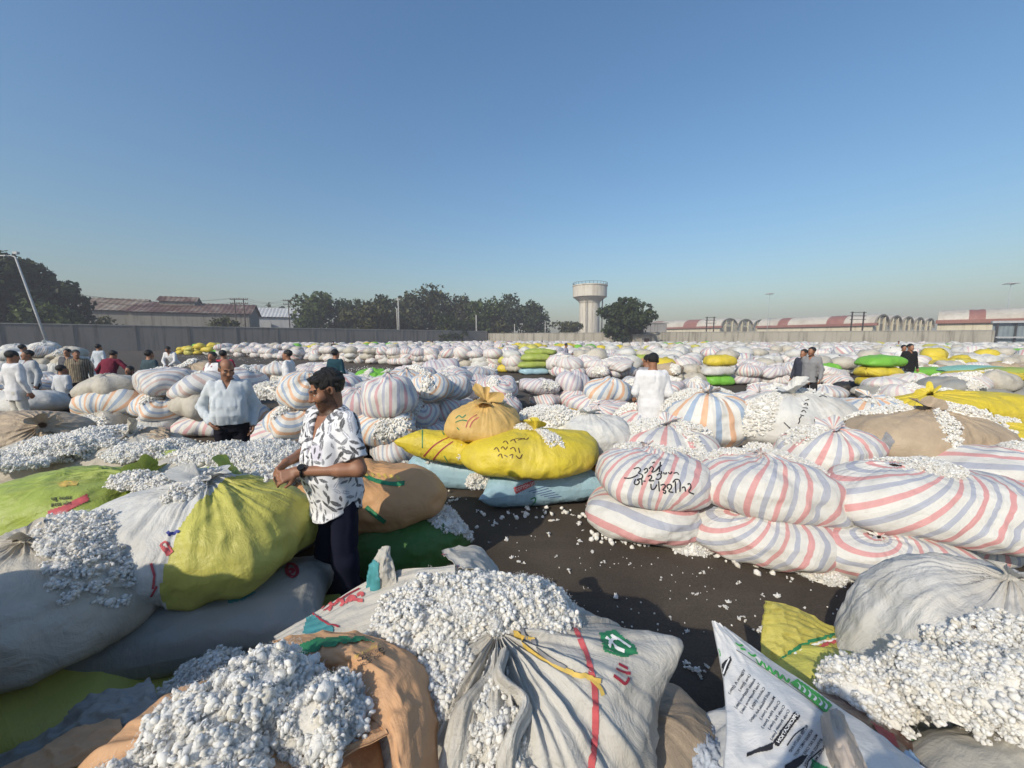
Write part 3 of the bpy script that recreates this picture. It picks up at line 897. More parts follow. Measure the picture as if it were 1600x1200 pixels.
    def cotton(s, patches, size=.035, lod=2, seed=0, dens=1.0):
        """patches: (theta, phi, half width along theta in m, half width along phi in m, bulge m)"""
        parts = []; rs = np.random.RandomState(seed + 77)
        rm = s.r.mean()
        for (t0, p0, wt, wp, bu) in patches:
            at = wt / (rm * max(.18, math.sin(p0))); ap = wp / rm
            n = 9
            g = np.linspace(-1, 1, 2*n+1); X, Y = np.meshgrid(g, g)
            q = np.sqrt(X*X + Y*Y); f = np.where(q > 0, np.maximum(abs(X), abs(Y))/np.maximum(q, 1e-6), 1); X = X*f; Y = Y*f
            T = t0 + X*at; Pp = np.clip(p0 + Y*ap, .02, 3.0)
            base = s.surf(T, Pp, False); nr = unit(base)
            h = np.clip(1 - (X*X + Y*Y), 0, 1) ** .6
            V = base + nr * (bu*h - .02)[..., None]
            m = 2*n+1; i, j = np.meshgrid(np.arange(m-1), np.arange(m-1), indexing='ij')
            F = np.stack([i*m+j, (i+1)*m+j, (i+1)*m+j+1, i*m+j+1], -1).reshape(-1, 4)
            parts.append((V.reshape(-1, 3), F))
            cnt = int(dens * 2.2 * math.pi * wt * wp / (size*size*1.5)) + 4
            a = rs.uniform(0, 6.283, cnt); r = np.sqrt(rs.uniform(0, 1.02, cnt)); X = r*np.cos(a); Y = r*np.sin(a)
            ok = (r + .22*vnoise(np.stack([X*2.5, Y*2.5, X*0+seed], -1), seed)) < .97
            X = X[ok]; Y = Y[ok]
            T = t0 + X*at; Pp = np.clip(p0 + Y*ap, .02, 3.0)
            base = s.surf(T, Pp, False); nr = unit(base)
            h = np.clip(1 - (X*X + Y*Y), 0, 1) ** .6
            P = base + nr * (bu*h + rs.uniform(-.6, .25, len(X))*size)[..., None]
            parts.append(bolls(P, size, lod, seed + len(parts)))
            if lod >= 2: parts.append(wisps(P, size, 30 if size < .0295 else 8, seed))
        return join_tri(parts)

def pillow(L, Wd, H, seed=0, nx=40, ny=26, pinch=.10, wr=.012, rep=7, bend=0., pw=.46, ear=.0):
    """rectangular stuffed bag: two sheets with a seam, local coords, resting at z=-H/2"""
    g = np.linspace(-1, 1, nx+1); gy = np.linspace(-1, 1, ny+1)
    X, Y = np.meshgrid(g, gy, indexing='ij')
    X = np.sin(X*math.pi/2)*.5 + X*.5; Y = np.sin(Y*math.pi/2)*.5 + Y*.5
    prof = np.clip(1-np.abs(X)**4.5, 0, 1)**.5 * np.clip(1-np.abs(Y)**2.8, 0, 1) ** pw
    cx = L/2 * X * (1 - pinch*(1-Y*Y)*np.abs(X)**3 + ear*(Y*Y)**2*np.abs(X)**4)
    cy = Wd/2 * Y * (1 - pinch*(1-X*X)*np.abs(Y)**3)
    out = []
    for sgn in (1, -1):
        q = np.stack([X*2.2, Y*1.8, X*0+seed*2.7+sgn], -1)
        z = sgn * H/2 * prof * (1 + .14*fbm(q, seed, 2))
        edge = (1-prof)
        rad = 1-2*np.abs(vnoise(np.stack([X*9, Y*7, X*0+seed+sgn], -1), seed+3))
        z = z + sgn*wr*rad*(.35+edge)*(prof > 0)*np.clip(prof*6, 0, 1)
        z = z - bend*X*X
        if sgn < 0: z = np.maximum(z, -H/2*.86)
        out.append(np.stack([cx, cy, z], -1))
    V = np.concatenate([o.reshape(-1, 3) for o in out]); c = ny+1; m = (nx+1)*c
    i, j = np.meshgrid(np.arange(nx), np.arange(ny), indexing='ij')
    F1 = np.stack([i*c+j, (i+1)*c+j, (i+1)*c+j+1, i*c+j+1], -1).reshape(-1, 4)
    F = np.concatenate([F1, F1[:, ::-1] + m])
    uv = np.stack([X*.5+.5, Y*.5+.5], -1).reshape(-1, 2) * (rep, 1)
    return V, F, np.concatenate([uv, uv + (.13, 0)])

def rotz(V, a):
    c, s = math.cos(a), math.sin(a)
    return V @ np.array([[c, s, 0], [-s, c, 0], [0, 0, 1]])

def rot3(rx, ry, rz):
    cx, cy, cz = math.cos(rx), math.cos(ry), math.cos(rz); sx, sy, sz = math.sin(rx), math.sin(ry), math.sin(rz)
    return np.array([[cz,-sz,0],[sz,cz,0],[0,0,1]]) @ np.array([[cy,0,sy],[0,1,0],[-sy,0,cy]]) @ np.array([[1,0,0],[0,cx,-sx],[0,sx,cx]])

# ---- decals: marks lying on the cloth, measured in the photograph -------------------
class Surf:
    def __init__(s, V, F): s.b = BVHTree.FromPolygons([tuple(v) for v in V], [tuple(int(i) for i in f) for f in F])
    def hit(s, px, py, off=.004):
        d = ray(px, py); r = s.b.ray_cast(Vector(CAM), Vector(unit(d)))
        if r[0] is None: return None
        n = np.array(r[1]); n = n if n @ d < 0 else -n
        return np.array(r[0]) + n * off, n

def resample(pl, step):
    pl = np.asarray(pl, float); d = np.r_[0, np.cumsum(np.linalg.norm(np.diff(pl, axis=0), axis=1))]
    n = max(2, int(d[-1]/step) + 1); t = np.linspace(0, d[-1], n)
    return np.stack([np.interp(t, d, pl[:, 0]), np.interp(t, d, pl[:, 1])], 1)

def strokes(name, surf, lines, width, mat, parent, step=2.0, off=.004, smooth_=True):
    """pen strokes given in photograph pixels, laid on a surface as thin ribbons of the width in metres"""
    V, F = [], []
    for ln in lines:
        if smooth_ and len(ln) > 2:
            ln = np.array(ln, float)
            for _ in range(2):
                q = np.empty((2*len(ln), 2)); q[0] = ln[0]; q[-1] = ln[-1]
                a, b = ln[:-1], ln[1:]
                q[1:-1:2] = a*.75 + b*.25; q[2:-1:2] = a*.25 + b*.75; ln = q
        H = [surf.hit(x, y, off) for x, y in resample(ln, step)]
        prev = None; run = []
        for h in H + [None]:
            if h is not None and (not run or np.linalg.norm(h[0]-run[-1][0]) < .25): run.append(h)
            else:
                if len(run) > 1:
                    P = np.array([q[0] for q in run]); N = np.array([q[1] for q in run])
                    T = unit(np.gradient(P, axis=0)); S = unit(np.cross(T, N)) * width/2
                    o = len(V); V += list(P - S) + list(P + S); k = len(P)
                    F += [(o+i, o+i+1, o+k+i+1, o+k+i) for i in range(k-1)]
                run = [h] if h is not None else []
    if not F: return None
    return link(name, mesh(name, np.array(V), F, [mat]), parent)

def inside(poly, x, y):
    poly = np.asarray(poly, float); r = np.zeros(np.shape(x), bool)
    x1, y1 = poly[:, 0], poly[:, 1]; x2, y2 = np.roll(x1, 1), np.roll(y1, 1)
    for a, b, c, d in zip(x1, y1, x2, y2):
        if b != d: r ^= ((b > y) != (d > y)) & (x < (c-a)*(y-b)/(d-b) + a)
    return r

def patch(name, surf, poly, mat, parent, step=2.0, off=.003, jag=0):
    """a printed area of the cloth; outline in photograph pixels"""
    poly = np.asarray(poly, float); lo = poly.min(0); hi = poly.max(0)
    xs = np.arange(lo[0], hi[0]+step, step); ys = np.arange(lo[1], hi[1]+step, step)
    Xc, Yc = np.meshgrid(xs[:-1]+step/2, ys[:-1]+step/2, indexing='ij')
    jx = jag*vnoise(np.stack([Xc/9, Yc/9, Xc*0], -1), 3)
    ok = inside(poly, Xc + jx, Yc + jx)
    idx = {}; V = []; F = []
    def vid(i, j):
        if (i, j) not in idx:
            h = surf.hit(xs[i], ys[j], off); idx[(i, j)] = None if h is None else len(V)
            if h is not None: V.append(h[0])
        return idx[(i, j)]
    for i, j in zip(*np.nonzero(ok)):
        q = [vid(i, j), vid(i+1, j), vid(i+1, j+1), vid(i, j+1)]
        if None in q: continue
        P = np.array([V[k] for k in q])
        if max(np.linalg.norm(P[0]-P[2]), np.linalg.norm(P[1]-P[3])) < .12: F.append(q)
    if not F: return None
    return link(name, mesh(name, np.array(V), F, [mat]), parent)

def lettering(name, surf, text, org, ex, ey, mat, parent, off=.004, width=None, bold=0.0):
    """printed words: org, ex (per em along the line) and ey (per em upwards) in photograph pixels"""
    cu = bpy.data.curves.new('lettering', 'FONT'); cu.body = text; cu.offset = bold
    ob = bpy.data.objects.new('lettering', cu); COL.objects.link(ob)
    bpy.context.view_layer.update()
    me = ob.evaluated_get(bpy.context.evaluated_depsgraph_get()).to_mesh()
    P = np.array([v.co[:2] for v in me.vertices]); Fs = [tuple(p.vertices) for p in me.polygons]
    ob.to_mesh_clear(); bpy.data.objects.remove(ob); bpy.data.curves.remove(cu)
    if not len(P): return None
    if width: P[:, 0] *= width / max(1e-6, P[:, 0].max())
    px = np.array(org, float) + P[:, :1]*np.array(ex, float) + P[:, 1:]*np.array(ey, float)
    V = []; ok = []
    for x, y in px:
        h = surf.hit(x, y, off); ok.append(h is not None); V.append(h[0] if h is not None else (0, 0, 0))
    V = np.array(V)
    F = [f for f in Fs if all(ok[i] for i in f) and max(np.linalg.norm(V[f[0]]-V[i]) for i in f) < .3]
    if not F: return None
    return link(name, mesh(name, V, F, [mat], smooth=False), parent)

def catmull(P, n):
    """P (m,...) -> n samples of a Catmull-Rom curve"""
    P = np.asarray(P, float); m = len(P)
    Q = np.concatenate([2*P[:1]-P[1:2], P, 2*P[-1:]-P[-2:-1]])
    t = np.linspace(0, m-1-1e-9, n); i = t.astype(int); f = (t-i).reshape((-1,)+(1,)*(P.ndim-1))
    a, b, c, d = Q[i], Q[i+1], Q[i+2], Q[i+3]
    return .5*((2*b) + (c-a)*f + (2*a-5*b+4*c-d)*f*f + (3*b-a-3*c+d)*f**3)

def sheet(name, ctrl, mat, parent, nu=60, nv=40, wr=.008, wscale=14, stretch=(1, 1), seed=0, thick=.004, rep=6, fold=0.0, nfold=20, get=False):
    """loose cloth through a grid of control points (rows x cols x 3), with crumples and a real thickness"""
    C = np.asarray(ctrl, float)
    S = catmull(C, nu); S = np.swapaxes(catmull(np.swapaxes(S, 0, 1), nv), 0, 1)
    du = np.gradient(S, axis=0); dv = np.gradient(S, axis=1); N = unit(np.cross(du, dv))
    U, Vv = np.meshgrid(np.linspace(0, 1, nu), np.linspace(0, 1, nv), indexing='ij')
    q = np.stack([U*wscale*stretch[0], Vv*wscale*stretch[1], U*0+seed], -1)
    dsp = wr*(1-2*np.abs(vnoise(q, seed))**.8) + wr*.6*vnoise(q*2.3, seed+1)
    if fold: dsp = dsp + fold*(1-2*np.abs(vnoise(np.stack([U*1.2, Vv*nfold, U*0+seed], -1), seed+7)))
    S = S + N*dsp[..., None]
    A = (S + N*thick/2).reshape(-1, 3); B = (S - N*thick/2).reshape(-1, 3)
    i, j = np.meshgrid(np.arange(nu-1), np.arange(nv-1), indexing='ij')
    F1 = np.stack([i*nv+j, (i+1)*nv+j, (i+1)*nv+j+1, i*nv+j+1], -1).reshape(-1, 4)
    m = nu*nv
    rim = [k for k in range(nv)] + [k*nv+nv-1 for k in range(1, nu)] + [(nu-1)*nv+k for k in range(nv-2, -1, -1)] + [k*nv for k in range(nu-2, 0, -1)]
    r = np.array(rim); r2 = np.roll(r, -1)
    F = np.concatenate([F1, F1[:, ::-1]+m, np.stack([r, r+m, r2+m, r2], -1)])
    uv = np.stack([U.ravel()*rep, Vv.ravel()], -1)
    o = link(name, mesh(name, np.concatenate([A, B]), F, [mat], uv=np.concatenate([uv, uv])), parent)
    return (o, Surf(A, F1)) if get else o
# ================================================================ NEAR SACKS
INK = m_plain('black_ink', (.025, .025, .03), .7, .2, 30)
INK_R = m_plain('red_print', (.48, .09, .10), .6, .25, 20)
INK_DR = m_plain('dark_red_print', (.30, .03, .05), .6, .25, 20)
INK_G = m_plain('green_print', (.03, .20, .09), .6, .25, 20)
INK_T = m_plain('teal_print', (.06, .24, .26), .6, .25, 20)
INK_B = m_plain('blue_print', (.05, .06, .25), .6, .25, 20)
INK_BG = m_plain('bright_green_print', (.05, .38, .07), .6, .2, 20)
INK_W = m_plain('white_print', (.75, .75, .73), .6, .1, 20)
INK_Y = m_plain('yellow_print', (.60, .42, .10), .6, .2, 20)
INK_BR = m_plain('brown_print', (.10, .045, .03), .4, .4, 20)
INK_GR = m_plain('grey_patch', (.22, .22, .23), .6, .2, 20)

NEAR = {}
def sack(name, c, r, mat, label, cotton=None, csize=.03, lod=2, res=(180, 84), cat='sack', group='cotton sacks in the near piles', cdens=1.0, seed=0, **kw):
    B = Bundle(r, seed=seed, **kw)
    V, F, uv = B.mesh(*res)
    V = V + np.array(c)
    root = empty(name, (c[0], c[1], max(0.0, c[2]-r[2])), label, cat, group)
    link('cloth', mesh('cloth', V, F, [MC[mat] if isinstance(mat, str) else mat], uv=uv), root)
    if cotton:
        cv, cf = B.cotton(cotton, csize, lod, seed, cdens)
        link('cotton', mesh('cotton', cv + np.array(c), cf, [M_COTTON, M_FIBRE], mi=join_tri.mi), root)
    S = Surf(V, F)
    NEAR[label] = (root, S, B)
    return root, S, B

def bag(name, c, size, mat, label, rot=(0, 0, 0), seed=0, group='cotton sacks in the near piles', cotton=None, csize=.03, lod=2, **kw):
    V, F, uv = pillow(*size, seed=seed, nx=70, ny=44, **kw)
    V = V @ rot3(*rot).T + np.array(c)
    root = empty(name, (c[0], c[1], max(0.0, c[2]-size[2]/2)), label, 'sack', group)
    link('cloth', mesh('cloth', V, F, [MC[mat] if isinstance(mat, str) else mat], uv=uv), root)
    S = Surf(V, F)
    if cotton: spill(cotton, csize, lod, seed, root)
    return root, S

def spill(spots, csize, lod, seed, root, name='cotton'):
    """heaps of cotton: (x, y, z, rx, ry, rz)"""
    rs = np.random.RandomState(seed + 5); parts = []
    for (x, y, z, rx, ry, rz) in spots:
        n = int(2*math.pi*(rx*ry + .7*rz*(rx+ry)) / (csize*csize*1.7)) + 6
        d = unit(rs.normal(size=(n, 3))); d[:, 2] = np.abs(d[:, 2])
        rr = 1 + .22*vnoise(d*2.2 + seed, seed)
        P = np.array((x, y, z)) + d*(rr*rs.uniform(.93, 1.04, n))[:, None]*np.array((rx, ry, rz))
        parts.append(bolls(P, csize, lod, seed + len(parts)))
        if lod >= 2: parts.append(wisps(P, csize, 40 if lod == 3 else 30 if csize < .0295 else 8, seed))
        g = np.linspace(0, 2*math.pi, 25); p = np.linspace(0, math.pi/2, 9); Pm, Gm = np.meshgrid(p, g, indexing='ij')
        dd = np.stack([np.sin(Pm)*np.cos(Gm), np.sin(Pm)*np.sin(Gm), np.cos(Pm)], -1)
        Vb = np.array((x, y, z)) + dd*(.93*(1 + .22*vnoise(dd*2.2 + seed, seed)))[..., None]*np.array((rx, ry, rz))
        i, j = np.meshgrid(np.arange(8), np.arange(24), indexing='ij')
        Fb = np.stack([i*25+j, (i+1)*25+j, (i+1)*25+j+1, i*25+j+1], -1).reshape(-1, 4)
        parts.append((Vb.reshape(-1, 3), Fb))
    V, F = join_tri(parts)
    return link(name, mesh(name, V, F, [M_COTTON, M_FIBRE], mi=join_tri.mi), root)

HP = math.pi/2
# ---- the striped pile on the right ------------------------------------------------------
sack('striped_sack', (1.33, 3.74, .19), (.58, .46, .205), 'red_blue', 'striped sack on the asphalt at the left foot of the right pile',
     tie=(.92, -.15, .25), rep=8, swirl=.25, knot=0, seed=1, rot=(0, 0, -.25), csize=.026, pleats=22)
sack('striped_sack', (2.28, 3.32, .19), (.63, .42, .21), 'red_blue', 'striped sack on the asphalt between the other two bottom sacks of the right pile',
     tie=(-.72, -.3, .6), rep=1, ring=8.5, knot=0, seed=2, rot=(0, 0, -.33), csize=.026, pleats=18, amp=.014)
sack('striped_sack', (3.05, 2.98, .18), (.58, .38, .20), 'red_blue', 'striped sack on the asphalt with ring shaped stripes, under the largest striped sack',
     tie=(-.45, -.45, .7), rep=1, ring=8, seed=3, knot=.04, rot=(0, 0, -.3), pleats=18, amp=.012, dimple=.05)
r4, S4, B4 = sack('striped_sack', (1.43, 3.80, .545), (.55, .47, .245), 'red_blue', 'red and blue striped sack with three lines of black handwriting',
     tie=(-.2, .75, .8), rep=12, swirl=.45, seed=4, knot=.05, rot=(0, .04, -.22), ears=[((1,-.25,-.15),.06,.25)], cotton=[(-.5, .62, .09, .2, .03), (3.4, .5, .14, .14, .03)], csize=.026, pleats=34, amp=.014)
sack('striped_sack', (2.40, 3.50, .55), (.60, .46, .26), 'red_blue', 'striped sack between the handwritten one and the largest one in the right pile',
     tie=(-.25, .5, 1), rep=12, swirl=.30, knot=.05, ears=[((1,-.2,-.1),.05,.25)], seed=5, rot=(0, .06, -.3), cotton=[(2.8, .75, .16, .24, .04), (.15, .85, .16, .32, .04), (1.6, .7, .3, .22, .04)], csize=.026, pleats=34, amp=.014)
sack('striped_sack', (3.60, 3.12, .55), (.80, .48, .28), 'red_blue', 'largest red and blue striped sack, stripes sweeping round below a bank of cotton',
     tie=(-.80, .10, .62), rep=1, ring=9.5, seed=6, knot=0, rot=(0, .05, -.22), cotton=[(.0, .7, .34, .30, .05), (.9, .9, .4, .3, .05)], csize=.028, pleats=26, amp=.014)
# second storey behind
sack('striped_sack', (1.95, 4.75, .60), (.62, .50, .24), 'red_blue', 'striped sack almost buried in loose cotton behind the handwritten sack',
     tie=(0, 0, 1), rep=9, seed=7, cotton=[(2.8, .75, .30, .36, .06), (.2, .8, .26, .30, .06), (-1.2, 1.0, .1, .2, .03)], csize=.030, pleats=24)
sack('striped_sack', (2.78, 5.35, .80), (.58, .52, .37), 'orange_blue', 'round orange and blue striped sack tied on top, left of the white sack with writing',
     tie=(-.15, -.1, 1), rep=9, swirl=.05, seed=8, cotton=[(.55, .75, .16, .26, .05), (2.6, .8, .22, .36, .05)], csize=.030, pleats=26, amp=.03, knot=.09)
r9, S9, B9 = sack('white_sack', (3.75, 5.05, .84), (.74, .55, .37), 'white', 'large white sack tied at the top with black writing and a boxed stamp',
     tie=(-.25, -.15, 1), seed=9, cotton=[(.25, .95, .16, .28, .04), (3.4, 1.0, .2, .3, .05)], csize=.030, pleats=30, amp=.022, knot=.13)
r10, S10, B10 = sack('beige_sack', (4.62, 4.22, .80), (.80, .50, .33), 'beige', 'brown beige sack with a grey patch, cotton spilling from three slits round its knot',
     tie=(-.05, -.05, 1), seed=10, cotton=[(-2.0, .9, .09, .30, .04), (.05, 1.0, .22, .42, .06), (2.4, .9, .3, .3, .05)], csize=.032, pleats=22, amp=.028, knot=.10, ears=[((-1, -.2, .15), .12, .3)])
sack('striped_sack', (3.45, 4.10, .72), (.50, .40, .24), 'red_blue', 'tightly knotted red and blue striped sack wedged below the white sack with writing',
     tie=(-.15, -.35, 1), rep=11, swirl=.08, seed=11, cotton=[(2.9, .8, .18, .2, .04)], csize=.028, pleats=26, amp=.022)
sack('striped_sack', (4.75, 3.55, .62), (.66, .42, .27), 'red_blue', 'striped sack twisting into a dark fold below the beige sack, right edge',
     tie=(.35, -.55, .55), rep=11, swirl=.25, seed=12, cotton=[(2.2, .8, .25, .2, .05)], csize=.028, pleats=24, dimple=.08)
sack('yellow_sack', (6.9, 5.75, .86), (1.15, .5, .27), 'yellow', 'long yellow sack lying behind the beige sack at the right edge', tie=(-.9, -.1, .3), seed=13, pleats=26, amp=.03, knot=.1,
     cotton=[(1.2, 1.2, .3, .2, .04)], csize=.032, lod=1)
sack('yellow_sack', (6.3, 4.75, .62), (.75, .42, .25), 'yellow', 'yellow sack half hidden under cotton right of the beige sack', tie=(-.7, .1, .6), seed=14, pleats=24, amp=.025,
     cotton=[(.8, .8, .34, .26, .06)], csize=.032)
sack('striped_sack', (5.25, 5.7, .72), (.56, .45, .32), 'orange_blue', 'striped sack topped with cotton between the white sack with writing and the stacked yellow sacks', tie=(.1, -.2, 1), rep=10, seed=15,
     cotton=[(.3, .8, .30, .3, .06), (-2.2, .5, .1, .1, .03)], csize=.030, pleats=26)
sack('striped_sack', (4.05, 6.0, .80), (.72, .5, .30), 'pink_grey', 'faint pink striped sack lying behind the white sack with writing', tie=(-.6, -.2, .7), rep=11, seed=16, cotton=[(.6, .9, .28, .25, .05)], csize=.032, lod=1, pleats=26)
sack('striped_sack', (2.05, 5.95, .42), (.60, .46, .40), 'red_blue', 'striped sack under the arm of the white shirted man, mostly hidden by cotton', tie=(.0, -.2, 1), rep=10, seed=17, cotton=[(2.2, .6, .3, .3, .06), (-1, .9, .26, .26, .05)], csize=.032, lod=1)
# bottom storey that carries them
for k, (x, y, z, a, b, c, mt) in enumerate([(1.6, 4.75, .19, .62, .46, .2, 'red_blue'), (2.75, 4.35, .19, .62, .42, .2, 'red_blue'), (2.75, 5.3, .22, .6, .46, .24, 'orange_blue'),
        (3.7, 4.95, .24, .7, .5, .26, 'red_blue'), (4.1, 3.9, .24, .62, .42, .26, 'red_blue'), (4.75, 4.35, .25, .62, .46, .27, 'red_blue'), (4.9, 3.5, .2, .62, .4, .22, 'red_blue'),
        (5.3, 5.7, .21, .6, .48, .23, 'white'), (6.3, 4.85, .2, .62, .45, .22, 'white'), (6.8, 5.8, .32, .8, .5, .34, 'white'), (4.1, 6.0, .26, .62, .5, .28, 'pink_grey'), (3.9, 3.3, .17, .6, .4, .19, 'red_blue')]):
    sack('striped_sack' if mt not in ('white',) else 'white_sack', (x, y, z), (a, b, c), mt, 'mostly covered sack in the bottom layer of the right striped pile',
         tie=(random.Random(k).uniform(-.6, .6), -.6, .5), rep=10, swirl=.15, seed=60+k, res=(64, 30), group='covered bottom sacks of the right pile')
# handwriting (photograph pixels)
HW = [[(975,747),(985,748),(997,742)], [(990,733),(998,730),(1002,735),(996,740),(1004,741),(1004,748),(995,750)], [(1007,740),(1013,736),(1010,731),(1006,735)], [(1014,733),(1018,728),(1022,733),(1017,739),(1024,737),(1030,729)], [(1019,724),(1023,722)],
      [(1032,722),(1030,738)], [(1026,735),(1034,727)],
      [(993,749),(990,756),(996,758),(1000,752),(994,750),(1003,747),(1003,758)], [(1005,752),(1009,752)], [(1012,745),(1017,742),(1019,747),(1012,752),(1022,751)], [(1026,743),(1031,739),(1034,745),(1029,750),(1024,748)],
      [(1033,736),(1034,741)], [(1037,738),(1037,741),(1041,741),(1041,738)], [(1044,738),(1047,742),(1050,737)], [(1052,740),(1058,738),(1060,742)],
      [(1017,756),(1017,765),(1023,764),(1026,757)], [(1029,752),(1030,768)], [(1032,758),(1038,756),(1040,761),(1034,766),(1041,766),(1039,772),(1036,769)], [(1044,764),(1041,758),(1048,756),(1050,762),(1043,768),(1052,769)], [(1055,752),(1056,770)],
      [(1051,754),(1056,748),(1063,751),(1062,768)], [(1065,762),(1070,760),(1071,768)], [(1074,757),(1078,755),(1080,762),(1074,768),(1084,772)]]
strokes('handwriting', S4, HW, .012, INK, r4, 1.2)
W9 = [[(1247,662),(1250,658),(1248,655),(1252,650)], [(1250,648),(1256,650)], [(1252,644),(1256,640),(1259,645)], [(1254,637),(1262,638)], [(1256,632),(1261,629),(1262,634)], [(1258,626),(1264,624)],
      [(1270,614),(1276,611),(1280,615)], [(1282,610),(1288,612),(1293,616)], [(1280,620),(1286,618),(1292,621)], [(1262,606),(1285,611),(1300,618)], [(1272,655),(1275,668)], [(1225,660),(1237,672)]]
strokes('handwriting', S9, W9, .012, INK, r9, 1.2)
strokes('stamp', S9, [[(1283,672),(1289,666),(1299,681),(1295,696),(1287,694),(1283,672)], [(1286,676),(1290,673)], [(1287,682),(1292,678)], [(1289,687),(1296,684)], [(1291,692),(1295,689)]], .013, INK, r9, 1.0, smooth_=False)
strokes('stamp', S9, [[(1258,680),(1262,676),(1267,680),(1264,686),(1258,685),(1258,680)], [(1261,681),(1264,682)]], .013, INK_B, r9, 1.0)
patch('grey_patch', S10, [(1376,690),(1384,674),(1391,680),(1398,690),(1388,706),(1379,702)], INK_GR, r10)

# ---- yellow and blue pile in the centre ----------------------------------------------------
rb1, Sb1 = bag('blue_sack', (-.86, 4.98, .20), (1.10, .66, .42), 'blue', 'light blue sack on the asphalt at the left foot of the yellow pile', (0, .04, -.12), 21, bend=.0, ear=.05,
    cotton=[(-1.32, 4.78, .18, .13, .12, .16), (-.95, 4.86, .36, .2, .12, .05)], csize=.03)
rb2, Sb2 = bag('blue_sack', (.34, 4.50, .21), (1.45, .78, .45), 'blue', 'light blue sack with a red label at the right foot of the yellow pile', (0, -.03, .14), 22, ear=.06,
    cotton=[(-.38, 4.32, .22, .14, .12, .16), (1.05, 4.85, .2, .12, .12, .2)], csize=.03)
patch('red_label', Sb2, [(802,762),(835,750),(836,757),(806,772)], INK_R, rb2, 1.5)
lettering('label_print', Sb2, 'COTTON SEED', (806, 768), (5.0, -1.9), (-1.2, -6.5), INK_W, rb2, off=.007)
for k in range(6):
    strokes('small_print', Sb2, [[(826+k*6, 768+k*2), (852+k*5, 760+k*3)]], .006, INK_B, rb2)
strokes('small_print', Sb2, [[(829,780),(838,776),(835,786),(830,790),(826,795)]], .014, INK_G, rb2)
ry1, Sy1 = bag('yellow_sack', (-.86, 4.78, .56), (.98, .62, .36), 'yellow', 'yellow sack with dark red bands at the left of the pile, its corner pointing left', (-.15, .12, -.25), 23, ear=.12,
    cotton=[(-.55, 4.50, .50, .13, .08, .15)], csize=.028)
strokes('red_band', Sy1, [[(662,713),(680,693),(707,681)], [(677,718),(690,702),(708,690)], [(638,672),(660,668),(698,660)]], .016, INK_DR, ry1)
strokes('small_print', Sy1, [[(660,700),(660,672)], [(688,668),(694,680)], [(694,712),(700,722)]], .012, INK_G, ry1)
ry2, Sy2, By2 = sack('yellow_sack', (.25, 4.42, .60), (.72, .46, .245), 'yellow', 'large yellow sack with handwriting, slit open over the right light blue sack', tie=(.12, .1, 1), seed=24,
    cotton=[(-1.05, .70, .10, .30, .03), (2.2, .6, .25, .25, .05)], csize=.028, pleats=26, amp=.014, ears=[((1, .1, .35), .16, .3), ((-1, -.15, .0), .1, .3)])
strokes('handwriting', Sy2, [[(786,692),(790,688),(794,694)], [(797,690),(803,686),(806,692)], [(809,688),(820,685)], [(772,703),(776,698),(780,706)], [(783,701),(786,697),(790,704),(793,698)], [(797,702),(803,698),(806,706)], [(810,700),(812,708)],
    [(778,713),(783,708),(785,716)], [(788,711),(793,714)], [(796,712),(802,709),(800,716)], [(806,712),(812,718),(816,710)], [(800,688),(812,684),(822,688),(826,684)]], .011, INK_BR, ry2, 1.2)
rt, St, Bt = sack('tan_sack', (-.36, 4.80, .88), (.46, .42, .235), 'tan_yellow', 'tan yellow sack gathered in the centre with faded lettering, on top of the yellow pile', tie=(.15, -.45, 1), seed=25,
    cotton=[(1.3, .9, .22, .18, .06)], csize=.028, pleats=22, amp=.024, knot=.12)
strokes('faded_print', St, [[(712,654),(718,648),(722,654),(728,648)], [(712,660),(722,656),(730,658)], [(714,668),(718,672)]], .014, INK_G, rt)
strokes('faded_print', St, [[(728,668),(732,656),(745,648)], [(734,668),(738,658),(748,652)]], .012, INK_R, rt)
rw, Sw, Bw = sack('white_sack', (1.12, 4.98, .63), (.48, .46, .31), 'white', 'plain white sack at the right end of the yellow pile', tie=(-.3, .1, 1), seed=26, cotton=[(2.2, .6, .28, .3, .06)], csize=.03, pleats=34, amp=.016)
sack('amber_sack', (.62, 5.35, .62), (.66, .48, .30), 'amber', 'cotton covered sack with an amber corner showing, behind the large yellow sack', tie=(0, -.1, 1), seed=27,
    cotton=[(-1.6, .7, .45, .42, .07), (2.6, .8, .40, .35, .06)], csize=.03, pleats=20)
sack('cream_sack', (1.15, 4.98, .17), (.5, .42, .2), 'amber', 'amber sack under the plain white sack of the yellow pile', tie=(-.3, -.6, .6), seed=28, cotton=[(.3, .5, .25, .2, .05)], csize=.03)
sack('cream_sack', (.35, 5.3, .2), (.6, .42, .22), 'cream', 'cream sack at the bottom of the yellow pile, behind the two light blue sacks', tie=(-.3, -.6, .6), seed=29)
sack('cream_sack', (-.5, 5.5, .35), (.5, .42, .36), 'cream', 'cream sack standing behind the tan yellow sack', tie=(0, 0, 1), seed=30, cotton=[(0, .6, .3, .3, .05)], csize=.03)

